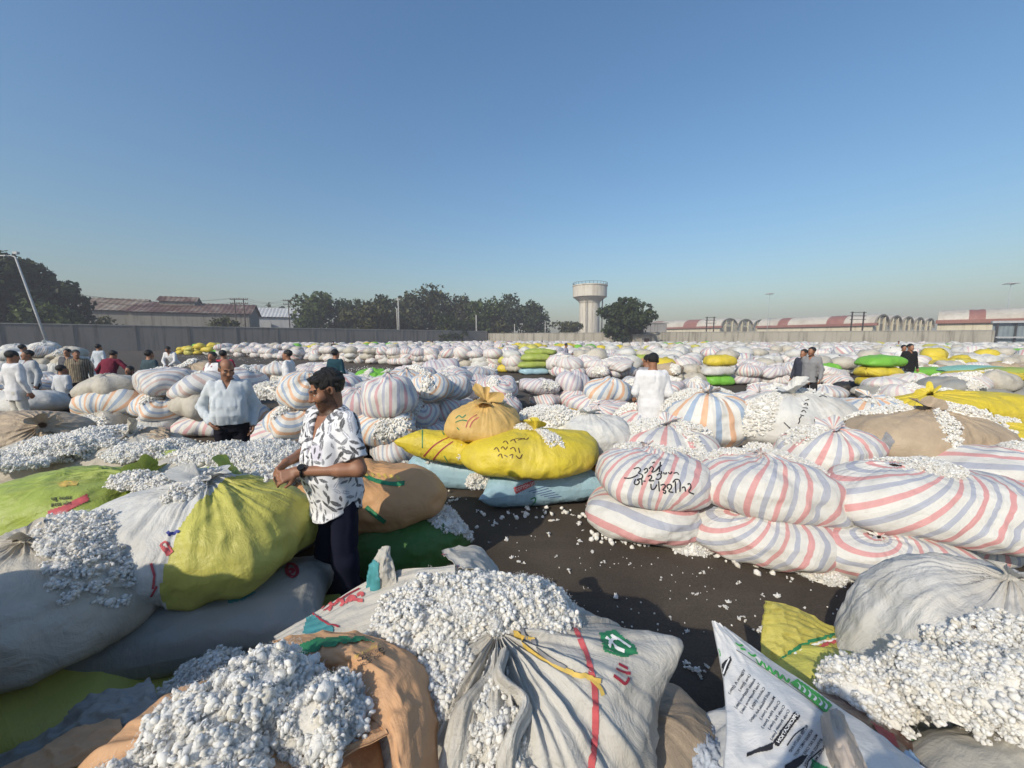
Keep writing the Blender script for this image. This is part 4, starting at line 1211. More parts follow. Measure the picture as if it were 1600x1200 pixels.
# ---- behind and beside the man in the printed shirt ---------------------------------------------
ro, So, Bo = sack('orange_sack', (-1.30, 3.28, .56), (.66, .44, .235), 'orange', 'orange sack with a green band and pleats behind the man in the printed shirt', tie=(-.55, -.1, .9), seed=31,
    cotton=[(2.6, .7, .14, .22, .04)], csize=.028, pleats=30, amp=.034, ears=[((1, -.1, .45), .13, .28)])
strokes('green_band', So, [[(563,742),(588,752),(612,757),(632,755)]], .045, INK_G, ro)
strokes('green_band', So, [[(572,792),(588,806),(602,816)]], .035, INK_G, ro)
for k in range(6): strokes('lettering_mark', So, [[(570+k*10, 738+k), (574+k*10, 744+k*1.2)]], .022, INK_Y, ro)
rg, Sg, Bg = sack('green_sack', (-.96, 3.18, .20), (.46, .40, .225), 'dark_green', 'dark green sack under the orange sack, cotton spilling from its right side', tie=(.25, .3, .8), seed=32,
    cotton=[(.2, .9, .3, .16, .05)], csize=.026, pleats=20, amp=.012, ears=[((1, .1, -.1), .14, .3)])
r3, S3, B3 = sack('white_yellow_sack', (-1.88, 2.24, .75), (.63, .47, .275), 'white', 'big sack half white and half yellow, gathered to a cottony knot', tie=(.03, .12, 1), seed=33,
    cotton=[(-1.55, .34, .10, .24, .05), (2.2, .3, .2, .1, .05)], csize=.026, pleats=34, amp=.034, res=(240, 90), ears=[((-1, .1, .1), .05, .35)])
# the yellow half: faces of the cloth right of the seam
me = [c for c in r3.children if c.name.startswith('cloth')][0].data
me.materials.append(MC['lemon'])
cen = np.empty(len(me.polygons)*3); me.polygons.foreach_get('center', cen); cen = cen.reshape(-1, 3)
seam = -1.92 + .10*(cen[:, 2]-.8) - .1*(cen[:, 1]-2.2) + .02*vnoise(cen*6, 3)
me.polygons.foreach_set('material_index', ((cen[:, 0] > seam+.14)).astype(np.int32))
strokes('red_print', S3, [[(251,851),(259,846),(270,862),(262,868),(251,851)], [(256,853),(264,864)], [(236,880),(242,900),(239,920)], [(246,915),(236,932)]], .010, INK_R, r3, 1.2, smooth_=False)
strokes('blue_print', S3, [[(263,838),(268,832),(272,836),(276,829),(280,832)], [(266,835),(262,831)]], .014, INK_B, r3, 1.2)
r4b, S4b = bag('grey_sack', (-1.74, 2.04, .36), (1.35, .74, .34), 'grey', 'grey sack with a round dark red emblem, pressed under the white and yellow sack', (0, .0, .28), 34)
strokes('emblem', S4b, [[(452,880),(462,884),(466,895),(460,903),(450,899),(447,889),(452,880)], [(452,892),(456,888),(459,893),(455,897)]], .020, INK_DR, r4b, 1.2)
patch('green_print', S4b, [(352,915),(372,920),(400,926),(380,938),(356,944)], INK_T, r4b)
bag('yellow_sack', (-1.62, 1.98, .12), (1.45, .8, .27), 'lemon', 'yellow sack on the ground under the grey sack with the round emblem', (0, 0, .25), 35)
spill([(-1.42, 1.62, .28, .16, .12, .16)], .026, 2, 36, tag(empty('cotton_heap', (-1.42, 1.62, .2)), 'shaded clump of cotton between the white and yellow sack and the foreground heap', 'cotton'))
def clump(x, y, z, r, rz, label, seed, csize=.026):
    o = tag(empty('cotton_clump', (x, y, max(0, z-.02))), label, 'cotton', 'loose clumps of cotton between the sacks')
    spill([(x, y, z, r, r*.75, rz)], csize, 2, seed, o)
p = G(1078, 856); clump(p[0], p[1], 0, .17, .07, 'cotton clump on the asphalt at the foot of the leftmost bottom striped sacks', 81)
p = G(1290, 898); clump(p[0], p[1], 0, .19, .09, 'cotton clump on the asphalt where the last two bottom striped sacks meet', 82)
p = D(1085, 815, 3.42); clump(p[0], p[1]+.08, p[2]-.06, .21, .12, 'cotton clump in the gap under the handwritten sack', 83)
p = D(985, 822, 3.52); clump(p[0], p[1]+.12, p[2]-.08, .24, .17, 'cotton clump bulging at the left end of the right striped pile', 84)
p = D(1300, 842, 3.15); clump(p[0], p[1]+.06, p[2]-.05, .12, .08, 'cotton clump in the gap under the largest striped sack', 85)
p = D(1350, 752, 3.55); clump(p[0], p[1], p[2]-.03, .40, .10, 'bank of cotton along the top of the largest striped sack', 86)
p = D(1190, 735, 4.0); clump(p[0], p[1], p[2]-.03, .26, .08, 'cotton clump behind the knot of the middle striped sack', 87)
for (px, py, yy, r_, rz_, lab, sd) in [(1152, 748, 3.72, .20, .07, 'cotton lying on the left shoulder of the middle striped sack of the right pile', 101), (1250, 770, 3.52, .19, .07, 'cotton lying on the right shoulder of the middle striped sack of the right pile', 102),
    (1060, 705, 4.3, .30, .12, 'wide bank of cotton behind the handwritten sack', 103), (1210, 705, 4.4, .34, .12, 'wide bank of cotton below the white sack with writing', 104), (1440, 765, 3.75, .42, .10, 'wide bank of cotton below the beige sack', 105),
    (1180, 640, 5.6, .30, .12, 'bank of cotton between the round orange and blue sack and the white one', 106), (1000, 668, 5.2, .36, .14, 'bank of cotton below the man in the long white shirt', 107), (1590, 700, 4.2, .4, .14, 'bank of cotton between the yellow sacks and the beige sack, right edge', 108)]:
    p = D(px, py, yy); clump(p[0], p[1], p[2]-rz_*.55, r_, rz_, lab, sd, .03)
for k, (px, py, yy, r_, rz_, lab) in enumerate([(208, 748, 2.75, .16, .07, 'small cotton heap at the knot of the lime green sack'), (262, 752, 2.75, .20, .07, 'cotton heap behind the white half of the white and yellow sack'),
    (235, 700, 3.7, .34, .10, 'cotton heap left of the lime green scrap'), (110, 690, 3.7, .42, .10, 'cotton heap behind the lime green sack, left of the brownish sheet'), (30, 715, 3.4, .36, .10, 'cotton heap behind the lime green sack at the left edge'),
    (425, 740, 3.1, .22, .08, 'cotton heap left of the hands of the man in the printed shirt'), (430, 610, 7.4, .5, .25, 'tuft of cotton on the pile right of the blue shirted man'), (565, 595, 8.4, .5, .2, 'bank of cotton on the pile right of the head of the printed shirt')]):
    p = D(px, py, yy); clump(p[0], p[1], p[2]-rz_*.5, r_, rz_, lab, 120+k, .028 if yy < 5 else .034)
# ---- far left foreground ---------------------------------------------------------------------------
sack('white_sack', (-2.36, 1.78, .66), (.52, .44, .27), 'cream', 'big off white sack at the left edge with shaded cotton on its top', tie=(-.05, .0, 1), seed=37,
    cotton=[(1.2, .75, .34, .30, .06), (-.15, .95, .15, .28, .04)], csize=.026, pleats=30, amp=.018, res=(180, 72), knot=.06)
sack('yellow_sack', (-2.42, 1.72, .20), (.66, .50, .24), 'lemon', 'shaded yellow sack under the big off white sack at the left edge', tie=(-.6, .3, .6), seed=38, amp=.008)
r6, S6, B6 = sack('green_sack', (-3.42, 2.88, .66), (.66, .42, .21), 'lime', 'lime green sack with a red band drawn out towards its knot, left edge', tie=(.95, .2, .32), seed=39,
    pleats=26, amp=.028, cotton=None, knot=.12, res=(150, 64), fall=1.4)
patch('red_band', S6, [(75,798),(100,790),(136,772),(140,782),(108,798),(92,820),(78,818)], INK_R, r6)
patch('red_band', S6, [(90,755),(104,751),(124,752),(120,758),(96,761)], INK_Y, r6)
for k in range(2):
    lettering('black_lettering', S6, ['પશુ આહાર', 'કપાસ ખોળ'][k], (80, 783+k*9), (6.5, -.6), (0, -8), INK, r6, bold=.02, width=5)
sack('grey_sack', (-3.3, 2.9, .24), (.95, .5, .27), 'grey', 'grey sack on the ground under the lime green sack at the left edge', tie=(0, -.6, .5), seed=40, res=(64, 30))
r7, S7, B7 = sack('cream_sack', (-2.55, 3.40, .65), (.80, .52, .25), 'cream', 'wide cotton covered sack behind the half white and half yellow sack', tie=(.1, .45, 1), seed=41,
    cotton=[(-1.5, .75, .62, .42, .07), (.5, .8, .4, .4, .06), (2.7, .8, .4, .36, .06), (-.5, .9, .3, .4, .06)], csize=.028, pleats=26, amp=.02, knot=.05)
sack('grey_sack', (-2.5, 3.4, .22), (.8, .5, .26), 'grey', 'grey sack on the ground under the wide cotton covered sack', tie=(0, -.6, .5), seed=42, res=(64, 30))
sack('green_sack', (-2.35, 2.86, .80), (.26, .16, .12), 'lime', 'small pale green gathered sack end beside the cottony knot of the white and yellow sack', tie=(.9, -.1, .5), seed=43, pleats=16, amp=.02, knot=.08, res=(80, 36))
sheet('lime_scrap', [[D(243,716,3.55), D(262,704,3.6), D(282,703,3.62), D(299,706,3.6)], [D(246,722,3.5), D(262,719,3.5), D(282,716,3.5), D(300,712,3.52)]], MC['lime'],
      tag(empty('cloth_scrap', D(270, 712, 3.55)), 'lime green plastic scrap lying on the cotton bank', 'cloth scrap'), nu=20, nv=30, wr=.006)
sack('cream_sack', (-4.35, 3.95, .66), (1.0, .5, .26), 'cream', 'long off white sack with cotton along its top behind the lime green sack', tie=(.75, .1, .6), seed=44,
    cotton=[(2.3, 1.0, .5, .4, .06), (-2.4, .9, .5, .4, .06), (1.0, 1.5, .5, .4, .05)], csize=.030, pleats=26, amp=.03)
sack('grey_sack', (-4.3, 3.95, .22), (.95, .5, .25), 'grey', 'grey sack on the ground under the long off white sack behind the lime green sack', tie=(0, -.6, .5), seed=45, res=(64, 30))
sheet('clear_plastic', [[D(160,694,4.0), D(200,676,4.1), D(255,668,4.2), D(285,700,4.0)], [D(165,706,3.8), D(205,695,3.8), D(250,692,3.8), D(280,708,3.8)]], MC['beige'],
      tag(empty('cloth_scrap', D(220, 690, 4.0)), 'thin brownish sheet draped over the cotton behind the cloth scrap', 'cloth scrap'), nu=40, nv=50, wr=.02)
sack('plaid_sack', (-6.45, 4.95, .62), (.85, .5, .34), 'beige', 'brown plaid sack in shade at the left edge', tie=(.8, -.3, .3), seed=46, pleats=20)
sack('grey_sack', (-6.3, 5.0, .2), (.9, .5, .22), 'grey', 'grey sack on the ground under the brown plaid sack at the left edge', tie=(0, -.6, .5), seed=47, res=(64, 30))
# ================================================================ FOREGROUND SACKS
def on(S, px, py, off=.012, y=None):
    h = S.hit(px, py, off)
    return h[0] if h is not None else D(px, py, y)

# ---- white sack in the middle of the foreground ----------------------------------------------
M_FW = m_cloth('white_woven', (.58,.56,.51), dirt_amt=.7, dirt=(.33,.29,.23), wr=.9, weave=120)
c12 = (-.06, 1.33, .43); 
r12, S12, B12 = sack('white_sack', c12, (.60, .47, .43), M_FW, 'big white woven foreground sack with a red stripe and a green emblem', tie=(.02, -.18, 1), seed=51,
    cotton=[(2.3, .62, .36, .34, .10), (1.2, .45, .24, .22, .10), (-HP, .80, .10, .32, .025), (-2.75, .55, .18, .16, .03)], csize=.027, lod=2, pleats=40, amp=.032, fall=1.3, res=(320, 120), knot=0, ears=[((1, -.02, .50), .20, .17)], cdens=1.2)
strokes('red_stripe', S12, [[(893,972),(910,1005),(925,1050),(931,1100),(930,1150),(922,1215)]], .020, INK_R, r12, 3)
strokes('red_stripe', S12, [[(822,936),(830,946),(838,955)]], .03, INK_R, r12, 3)
strokes('yellow_binding', S12, [[(792,972),(815,1000),(850,1030),(880,1048),(905,1055),(938,1062)], [(920,1060),(935,1075),(940,1088)], [(792,972),(800,985),(836,998)]], .014, INK_Y, r12, 3, off=.012)
strokes('grey_binding', S12, [[(800,966),(828,1000),(862,1030),(885,1044)]], .013, INK_GR, r12, 3, off=.012)
patch('green_emblem', S12, [(936,990),(960,985),(992,1010),(996,1022),(975,1028),(944,1018)], INK_G, r12, 2)
strokes('emblem_mark', S12, [[(946,996),(960,1012),(975,1018)], [(955,994),(968,1002),(985,1014)], [(950,1010),(962,996)]], .012, INK_W, r12, 2, off=.007)
strokes('red_lettering', S12, [[(958,1055),(968,1062),(976,1070),(982,1060)], [(962,1046),(974,1052),(984,1052)], [(966,1038),(980,1045)]], .009, INK_DR, r12, 2)
# torn strips hanging over the slit
def strip(name, pts, w0, w1, off, seed):
    L = []
    for k, (x, y) in enumerate(pts):
        w = w0 + (w1-w0)*k/(len(pts)-1)
        c = on(S12, x, y, off, 1.2); 
        o = .02*math.sin(math.pi*k/(len(pts)-1))
        L.append([c + (-w, 0, -.02), c + (-w*.3, -.01, o), c + (w*.4, -.01, o+.006), c + (w, 0, -.02)])
    sheet(name, L, M_FW, r12, nu=80, nv=26, wr=.004, wscale=5, stretch=(.6, 1.6), seed=seed, rep=2)
strip('torn_strip', [(764,1005),(752,1050),(740,1110),(728,1170),(715,1235)], .012, .055, .03, 1)
strip('torn_strip', [(775,1020),(793,1060),(808,1105),(805,1150),(800,1210)], .012, .030, .035, 2)
# printed arm of the sack to the left
M_ARM = m_cloth('white_woven_print', (.56,.54,.49), dirt_amt=.4, wr=.6)
arm, SA = sheet('printed_arm', [[D(428,996,1.52), D(505,948,1.60), D(575,908,1.66), D(640,890,1.66), D(712,886,1.60)],
                                [D(432,1003,1.46), D(505,972,1.52), D(575,938,1.57), D(640,918,1.56), D(712,910,1.5)],
                                [D(445,1010,1.38), D(510,1003,1.42), D(575,985,1.45), D(640,962,1.42), D(712,950,1.38)],
                                [D(450,1030,1.36), D(515,1030,1.38), D(580,1015,1.38), D(640,990,1.36), D(712,975,1.34)]], M_ARM, r12, nu=50, nv=110, wr=.008, wscale=5, stretch=(2.2, .7), seed=3, get=True)
patch('teal_print', SA, [(473,990),(483,955),(497,962),(522,982),(520,992),(492,1000)], INK_T, r12, 2, off=.005)
strokes('red_lettering', SA, [[(505,950),(512,940),(520,946),(514,954)], [(524,946),(530,934),(538,942),(532,948)], [(540,944),(548,930),(556,936)], [(546,938),(568,938)], [(558,932),(564,924),(568,932)], [(540,924),(546,914),(552,922),(558,912)], [(530,926),(536,918)]], .014, INK_R, r12, 1.6, off=.006)
strokes('red_lettering', SA, [[(506,955),(540,930),(562,918)], [(480,952),(510,975),(530,980)]], .007, INK_DR, r12, 2, off=.006)
ear, SE = sheet('sack_corner', [[D(575,925,1.64), D(575,895,1.64), D(583,873,1.66), D(597,855,1.68)],
                                [D(592,930,1.60), D(596,900,1.60), D(600,875,1.62), D(604,853,1.67)],
                                [D(622,925,1.60), D(618,900,1.62), D(613,875,1.65), D(608,855,1.68)]], M_ARM, r12, nu=40, nv=44, wr=.006, wscale=5, seed=6, get=True)
patch('teal_print', SE, [(573,924),(573,895),(583,872),(592,880),(594,915),(592,930)], INK_T, r12, 1.5, off=.005)
fl, SF = sheet('hem_flap', [[D(690,862,1.74), D(715,855,1.80), D(745,853,1.84), D(765,872,1.84), D(785,905,1.80)],
                            [D(700,872,1.66), D(725,868,1.70), D(750,872,1.74), D(770,892,1.74), D(795,925,1.68)],
                            [D(722,890,1.58), D(742,893,1.60), D(760,903,1.62), D(782,925,1.62), D(815,955,1.56)]], M_ARM, r12, nu=46, nv=60, wr=.009, wscale=5, seed=8, get=True)
strokes('red_hem', SF, [[(690,864),(702,876),(722,891),(738,895)]], .022, INK_R, r12, 2, off=.006)

# ---- orange sack and the big cotton heap ----------------------------------------------------
M_OR = m_cloth('orange_woven', (.72,.43,.23), dirt_amt=.3, dirt=(.42,.26,.16), wr=.5, weave=130, trans=.22)
c11 = (-.76, .86, .47)
r11, S11, B11 = sack('orange_sack', c11, (.46, .32, .48), M_OR, 'open orange sack heaped with bright cotton bolls at the bottom of the picture', tie=(-.1, .0, 1), seed=52,
    cotton=None, pleats=18, amp=.01, res=(200, 90), knot=0)
P11 = []
spill([(-.76, .90, .84, .20, .17, .15), (-.70, .98, .89, .12, .12, .12), (-.52, .93, .88, .11, .10, .08), (-.86, .78, .82, .15, .13, .11), (-.70, .76, .84, .18, .12, .11), (-.78, .66, .78, .18, .10, .10), (-.95, .84, .76, .14, .14, .10)], .030, 3, 53, r11)
fo, SO = sheet('folded_rim', [[D(425,1000,1.26), D(520,986,1.28), D(600,1000,1.24), D(660,1035,1.16), D(682,1110,1.05), D(684,1225,.92)],
                              [D(445,1012,1.20), D(528,1002,1.20), D(594,1020,1.14), D(640,1052,1.07), D(662,1120,.99), D(664,1230,.87)],
                              [D(462,1035,1.17), D(530,1026,1.13), D(582,1045,1.06), D(612,1080,1.00), D(630,1135,.93), D(640,1235,.83)],
                              [D(480,1062,1.15), D(532,1056,1.11), D(558,1076,1.03), D(572,1112,.97), D(604,1150,.91), D(618,1235,.82)]], M_OR, r11, nu=60, nv=130, wr=.0065, wscale=5, stretch=(.8, 1.8), seed=11, get=True)
patch('green_print', SO, [(465,1012),(500,1000),(560,996),(590,1006),(560,1004),(505,1012),(472,1026)], INK_G, r11, 2, off=.005, jag=3)
patch('green_print', SO, [(490,1052),(520,1046),(532,1056),(496,1062)], INK_G, r11, 2, off=.005)
for k, w in enumerate(['કપાસિયા', 'ખોળ 50', 'KG NET']):
    lettering('black_lettering', SO, w, (556+k*5, 1030+k*6), (9, -4.2), (-2.5, -7), INK_Y if k == 0 else INK, r11, off=.006, width=4.2)
fa, _ = sheet('orange_tongue', [[D(345,1200,.93), D(415,1168,.98), D(490,1132,1.03), D(556,1096,1.06)],
                                [D(335,1225,.85), D(420,1190,.88), D(500,1155,.92), D(580,1115,.98)],
                                [D(330,1265,.78), D(430,1222,.80), D(520,1190,.84), D(606,1148,.91)]], M_OR, r11, nu=50, nv=80, wr=.006, wscale=6, stretch=(1.4, .8), seed=12, get=True)
sheet('rolled_edge', [[D(-40,1225,1.05), D(50,1178,1.12), D(120,1140,1.16), D(185,1122,1.16)],
                      [D(-30,1240,.98), D(60,1185,1.05), D(130,1150,1.08), D(190,1132,1.08)],
                      [D(-20,1290,.93), D(80,1215,.98), D(150,1180,1.0), D(200,1160,1.0)]], M_OR, r11, nu=36, nv=80, wr=.007, wscale=6, seed=13)
sheet('plastic_sheet', [[D(-60,1215,1.3), D(60,1150,1.36), D(150,1085,1.42), D(235,1062,1.42)],
                        [D(-60,1240,1.18), D(80,1165,1.24), D(165,1110,1.28), D(245,1085,1.28)],
                        [D(-60,1275,1.05), D(100,1200,1.1), D(185,1150,1.12), D(255,1120,1.12)]], MC['grey'],
      tag(empty('plastic_sheet', D(120, 1150, 1.2)), 'greyish plastic sheet crumpled between the cotton heap and the shaded yellow sack', 'plastic sheet'), nu=44, nv=70, wr=.018, wscale=7, seed=14)
# ---- tan sack right of the middle --------------------------------------------------------------
sack('tan_sack', (.50, 1.30, .26), (.34, .30, .27), m_cloth('tan_woven', (.36,.29,.22), dirt_amt=.4, wr=.7, weave=110), 'low tan sack with cotton in its mouth, right of the big white woven sack', tie=(-.25, .1, 1), seed=54,
     cotton=[(2.6, .55, .16, .16, .05)], csize=.020, pleats=20, amp=.012, knot=0, res=(140, 60))
sheet('plastic_scrap', [[D(1078,1140,1.28), D(1100,1128,1.3), D(1128,1150,1.3)], [D(1080,1175,1.18), D(1102,1168,1.18), D(1130,1180,1.18)], [D(1085,1225,1.1), D(1105,1222,1.1), D(1135,1225,1.1)]], MC['sky'],
      tag(empty('plastic_scrap', D(1100, 1165, 1.2)), 'pale blue plastic scrap beside the printed fodder bag', 'plastic scrap'), nu=30, nv=24, wr=.008)
# ---- printed fodder bag ---------------------------------------------------------------------------
M_BAGW = m_cloth('bag_white', (.66,.66,.65), dirt_amt=.15, rough=.32, wr=.35, trans=.05, spec=.5)
rf = empty('fodder_bag', D(1240, 1120, 1.1)*np.array((1, 1, 0)) + (0, 0, .3), 'white printed fodder bag with a green strip and SPECIFICATION text, one corner pointing up', 'bag')
grid = [[D(1112,970,1.34), D(1119,972,1.34), D(1128,978,1.34), D(1138,985,1.35)],
        [D(1122,1020,1.25), D(1148,1015,1.26), D(1178,1020,1.28), D(1208,1035,1.31)],
        [D(1132,1080,1.14), D(1180,1070,1.16), D(1235,1075,1.19), D(1292,1092,1.23)],
        [D(1134,1140,1.04), D(1205,1130,1.06), D(1290,1130,1.09), D(1375,1150,1.14)],
        [D(1130,1205,.95), D(1225,1195,.97), D(1325,1190,1.0), D(1440,1195,1.06)],
        [D(1128,1290,.86), D(1240,1280,.88), D(1360,1270,.91), D(1520,1255,.99)]]
fb, SB = sheet('printed_face', grid, M_BAGW, rf, nu=110, nv=70, wr=.0035, wscale=7, seed=21, get=True)
VB, FB, uvB = Bundle((.42, .34, .26), tie=(.3, .5, 1), seed=22, knot=0).mesh(80, 40)
link('bag_body', mesh('bag_body', VB + np.array((.95, 1.12, .27)), FB, [M_BAGW], uv=uvB), rf)
patch('green_strip', SB, [(1234,1068),(1245,1062),(1285,1090),(1300,1103),(1290,1116),(1262,1092)], INK_BG, rf, 1.6, off=.004)
strokes('strip_lettering', SB, [[(1245,1068),(1250,1074),(1247,1079)], [(1252,1073),(1258,1080),(1254,1084)], [(1262,1080),(1266,1086),(1262,1091)], [(1268,1086),(1275,1092),(1270,1096)], [(1278,1092),(1284,1100),(1279,1104)], [(1286,1098),(1292,1104),(1288,1110)]], .006, INK_W, rf, 1.2, off=.006)
strokes('green_lettering', SB, [[(1148,1005),(1154,1010),(1160,1009)], [(1156,1014),(1164,1016)], [(1168,1020),(1174,1026),(1180,1024)], [(1180,1030),(1186,1042),(1190,1034)], [(1192,1036),(1198,1050),(1201,1042)], [(1203,1044),(1207,1056),(1212,1049)], [(1214,1050),(1217,1063),(1223,1056)], [(1224,1058),(1228,1069),(1233,1062)]], .007, INK_BG, rf, 1.2)
patch('green_spot', SB, [(1114,1012),(1122,1012),(1126,1022),(1123,1030),(1117,1028)], INK_BG, rf, 1.4, off=.004)
strokes('black_rule', SB, [[(1150,1016),(1200,1050),(1250,1085),(1310,1130)], [(1282,1172),(1262,1190),(1256,1210)], [(1255,1138),(1238,1152),(1229,1166)]], .0025, INK, rf, 2, smooth_=False)
# the printed columns run upside down, towards the upper left
patch('black_box', SB, [(1241,1113),(1250,1119),(1216,1167),(1211,1166),(1207,1159)], INK, rf, 1.2, off=.004)
lettering('heading', SB, 'SPECIFICATION', (1247, 1117), (-5.2, 7.6), (-6.5, -4.2), INK_W, rf, off=.007, width=6.0, bold=.03)
lines = ['Crude Protein (min.)', 'Crude Fat (min.)', 'Crude Fibre (max.)', 'Moisture (max.)', 'Acid Insoluble Ash (max.)', 'Calcium (min.)', 'Total Phosphorus (min.)', 'Available Phosphorus (min.)', 'Urea (max.)', 'Vitamin A (min.)']
for k, w in enumerate(lines):
    x0 = 1234 - k*7.7; y0 = 1112 - k*7.0
    lettering('small_print', SB, w, (x0, y0), (-3.6, 5.6), (-5.6, -4.0), INK, rf, off=.005, width=min(8.2, len(w)*.42), bold=.012)
for k, w in enumerate(['BETTER HEALTH AND', 'INCREASE FAMILY PROFIT', 'MILK FAT CARE FEED', 'BYPASS PROTEIN', 'MINERAL MIXTURE']):
    lettering('small_print', SB, w, (1262 + k*7.5, 1136 + k*7), (-3.4, 5.2), (-5.5, -3.6), INK, rf, off=.005, width=8.0, bold=.02)
patch('black_box', SB, [(1196,1165),(1208,1160),(1206,1172),(1180,1178),(1166,1184),(1166,1178)], INK, rf, 1.2, off=.004)
patch('black_box', SB, [(1120,1045),(1141,1026),(1143,1032),(1130,1062),(1127,1066)], INK, rf, 1.2, off=.004)
strokes('box_lettering', SB, [[(1139,1030),(1133,1044),(1128,1058)]], .004, INK_W, rf, 1.2, off=.006)
patch('green_wedge', SB, [(1268,1186),(1282,1196),(1302,1204),(1290,1206),(1266,1200)], INK_G, rf, 1.6, off=.004)
patch('black_box', SB, [(1225,1196),(1250,1182),(1262,1180),(1252,1194),(1234,1208),(1226,1206)], INK, rf, 1.2, off=.004)
side, SS = sheet('picture_side', [[D(1276,1080,1.34), D(1340,1100,1.34), D(1400,1130,1.30), D(1500,1190,1.22)],
                         [D(1282,1092,1.26), D(1345,1122,1.24), D(1400,1155,1.20), D(1480,1215,1.12)],
                         [D(1290,1105,1.20), D(1345,1145,1.14), D(1400,1185,1.08), D(1450,1240,1.02)]], m_cloth('bag_brown', (.11,.055,.038), dirt_amt=.3, dirt=(.05,.03,.03), rough=.3, trans=0, spec=.6), rf, nu=40, nv=60, wr=.004, wscale=6, seed=23, get=True)
patch('green_edge', SS, [(1405,1134),(1440,1152),(1490,1186),(1480,1200),(1430,1165)], INK_BG, rf, 2, off=.004)
patch('blue_shape', SS, [(1412,1176),(1422,1172),(1436,1190),(1436,1206),(1420,1198)], m_plain('pale_blue_print', (.30,.45,.62), .5), rf, 2, off=.004)
patch('red_shape', SS, [(1360,1128),(1395,1148),(1405,1170),(1380,1160)], INK_DR, rf, 2, off=.004)
rr = tag(empty('cloth_roll', D(1310, 1150, 1.1)), 'beige rolled cloth end lying across the printed fodder bag', 'cloth roll')
sheet('rolled_cloth', [[D(1284,1122,1.10), D(1286,1160,1.04), D(1300,1205,.97), D(1312,1260,.91)],
                       [D(1292,1112,1.07), D(1300,1150,.99), D(1318,1200,.92), D(1330,1260,.86)],
                       [D(1306,1108,1.07), D(1318,1145,.99), D(1338,1195,.92), D(1352,1260,.86)],
                       [D(1318,1116,1.10), D(1332,1150,1.04), D(1352,1195,.97), D(1370,1260,.91)]], m_cloth('roll_beige', (.50,.43,.37), dirt_amt=.3), rr, nu=30, nv=70, wr=.004, wscale=9, stretch=(1.5, .6), seed=24)
# ---- yellow flat sack --------------------------------------------------------------------------------
ry, Sy, By = sack('yellow_sack', (1.45, 1.60, .22), (.40, .20, .22), 'lemon', 'slack yellow sack with green, white and red bands, its corner standing up', tie=(.9, -.1, .3), seed=55, pleats=20, amp=.012, knot=.0)
fy, SY = sheet('standing_corner', [[D(1194,938,1.86), D(1225,944,1.88), D(1262,960,1.90), D(1310,985,1.90), D(1368,1006,1.88)],
                       [D(1191,975,1.80), D(1225,975,1.80), D(1262,985,1.80), D(1310,1005,1.80), D(1372,1025,1.78)],
                       [D(1190,1015,1.72), D(1225,1020,1.70), D(1265,1025,1.70), D(1315,1035,1.69), D(1376,1050,1.66)],
                       [D(1196,1060,1.62), D(1230,1068,1.58), D(1270,1070,1.56), D(1320,1075,1.54), D(1380,1085,1.52)]], m_cloth('slack_yellow', (.56,.50,.12), dirt_amt=.3, dirt=(.30,.25,.10), wr=.8), ry, nu=60, nv=80, wr=.010, wscale=9, stretch=(1.4, .7), seed=25, get=True)
strokes('green_band', SY, [[(1214,1040),(1235,1018),(1268,1000),(1312,990)]], .014, INK_G, ry, 2, off=.006)
strokes('white_band', SY, [[(1218,1044),(1240,1022),(1272,1006),(1314,996)]], .009, INK_W, ry, 2, off=.006)
strokes('red_band', SY, [[(1220,1048),(1244,1027),(1276,1011),(1316,999)]], .013, INK_R, ry, 2, off=.006)
strokes('red_lettering', SY, [[(1275,1018),(1285,1026),(1295,1034),(1305,1040)], [(1280,1028),(1296,1040)]], .012, INK_DR, ry, 2, off=.006)
# ---- white sack with cotton at the right edge -----------------------------------------------------------
r16, S16, B16 = sack('white_sack', (2.14, 1.60, .43), (.52, .42, .43), m_cloth('white_glossy', (.62,.61,.58), dirt_amt=.4, wr=.9), 'white sack with fine gathered pleats and a big bank of cotton at the right edge', tie=(.1, -.05, 1), seed=56,
    cotton=[(-1.75, 1.15, .50, .30, .10), (-.9, 1.0, .5, .4, .12)], csize=.029, lod=2, pleats=54, amp=.016, res=(240, 90), knot=.05, cdens=1.25, fall=1.5)
spill([(1.42, 1.38, .50, .17, .12, .12), (1.60, 1.30, .60, .16, .14, .14), (1.80, 1.22, .62, .24, .16, .18)], .029, 2, 57, r16, 'cotton')
sack('cream_sack', (1.72, 1.0, .31), (.50, .30, .31), m_cloth('cream_woven', (.50,.46,.38), dirt_amt=.3, weave=110), 'cream sack under the bank of cotton in the bottom right corner', tie=(0, .6, 1), seed=58, pleats=12, amp=.006, knot=0)
rh = tag(empty('hemmed_cloth', D(1540, 900, 2.2)), 'pale cloth with a red hem above the pleated white sack, right edge', 'cloth')
hm, SH = sheet('cloth', [[D(1474,868,2.5), D(1540,880,2.5), D(1600,905,2.45), D(1680,935,2.4)], [D(1480,880,2.3), D(1540,905,2.25), D(1600,935,2.2), D(1680,975,2.1)], [D(1490,900,2.1), D(1540,930,2.05), D(1600,955,2.0), D(1680,995,1.9)]], MC['cream'], rh, nu=40, nv=60, wr=.008, seed=26, get=True)
strokes('red_hem', SH, [[(1478,872),(1540,890),(1600,922),(1640,944)]], .03, INK_R, rh, 3, off=.006)
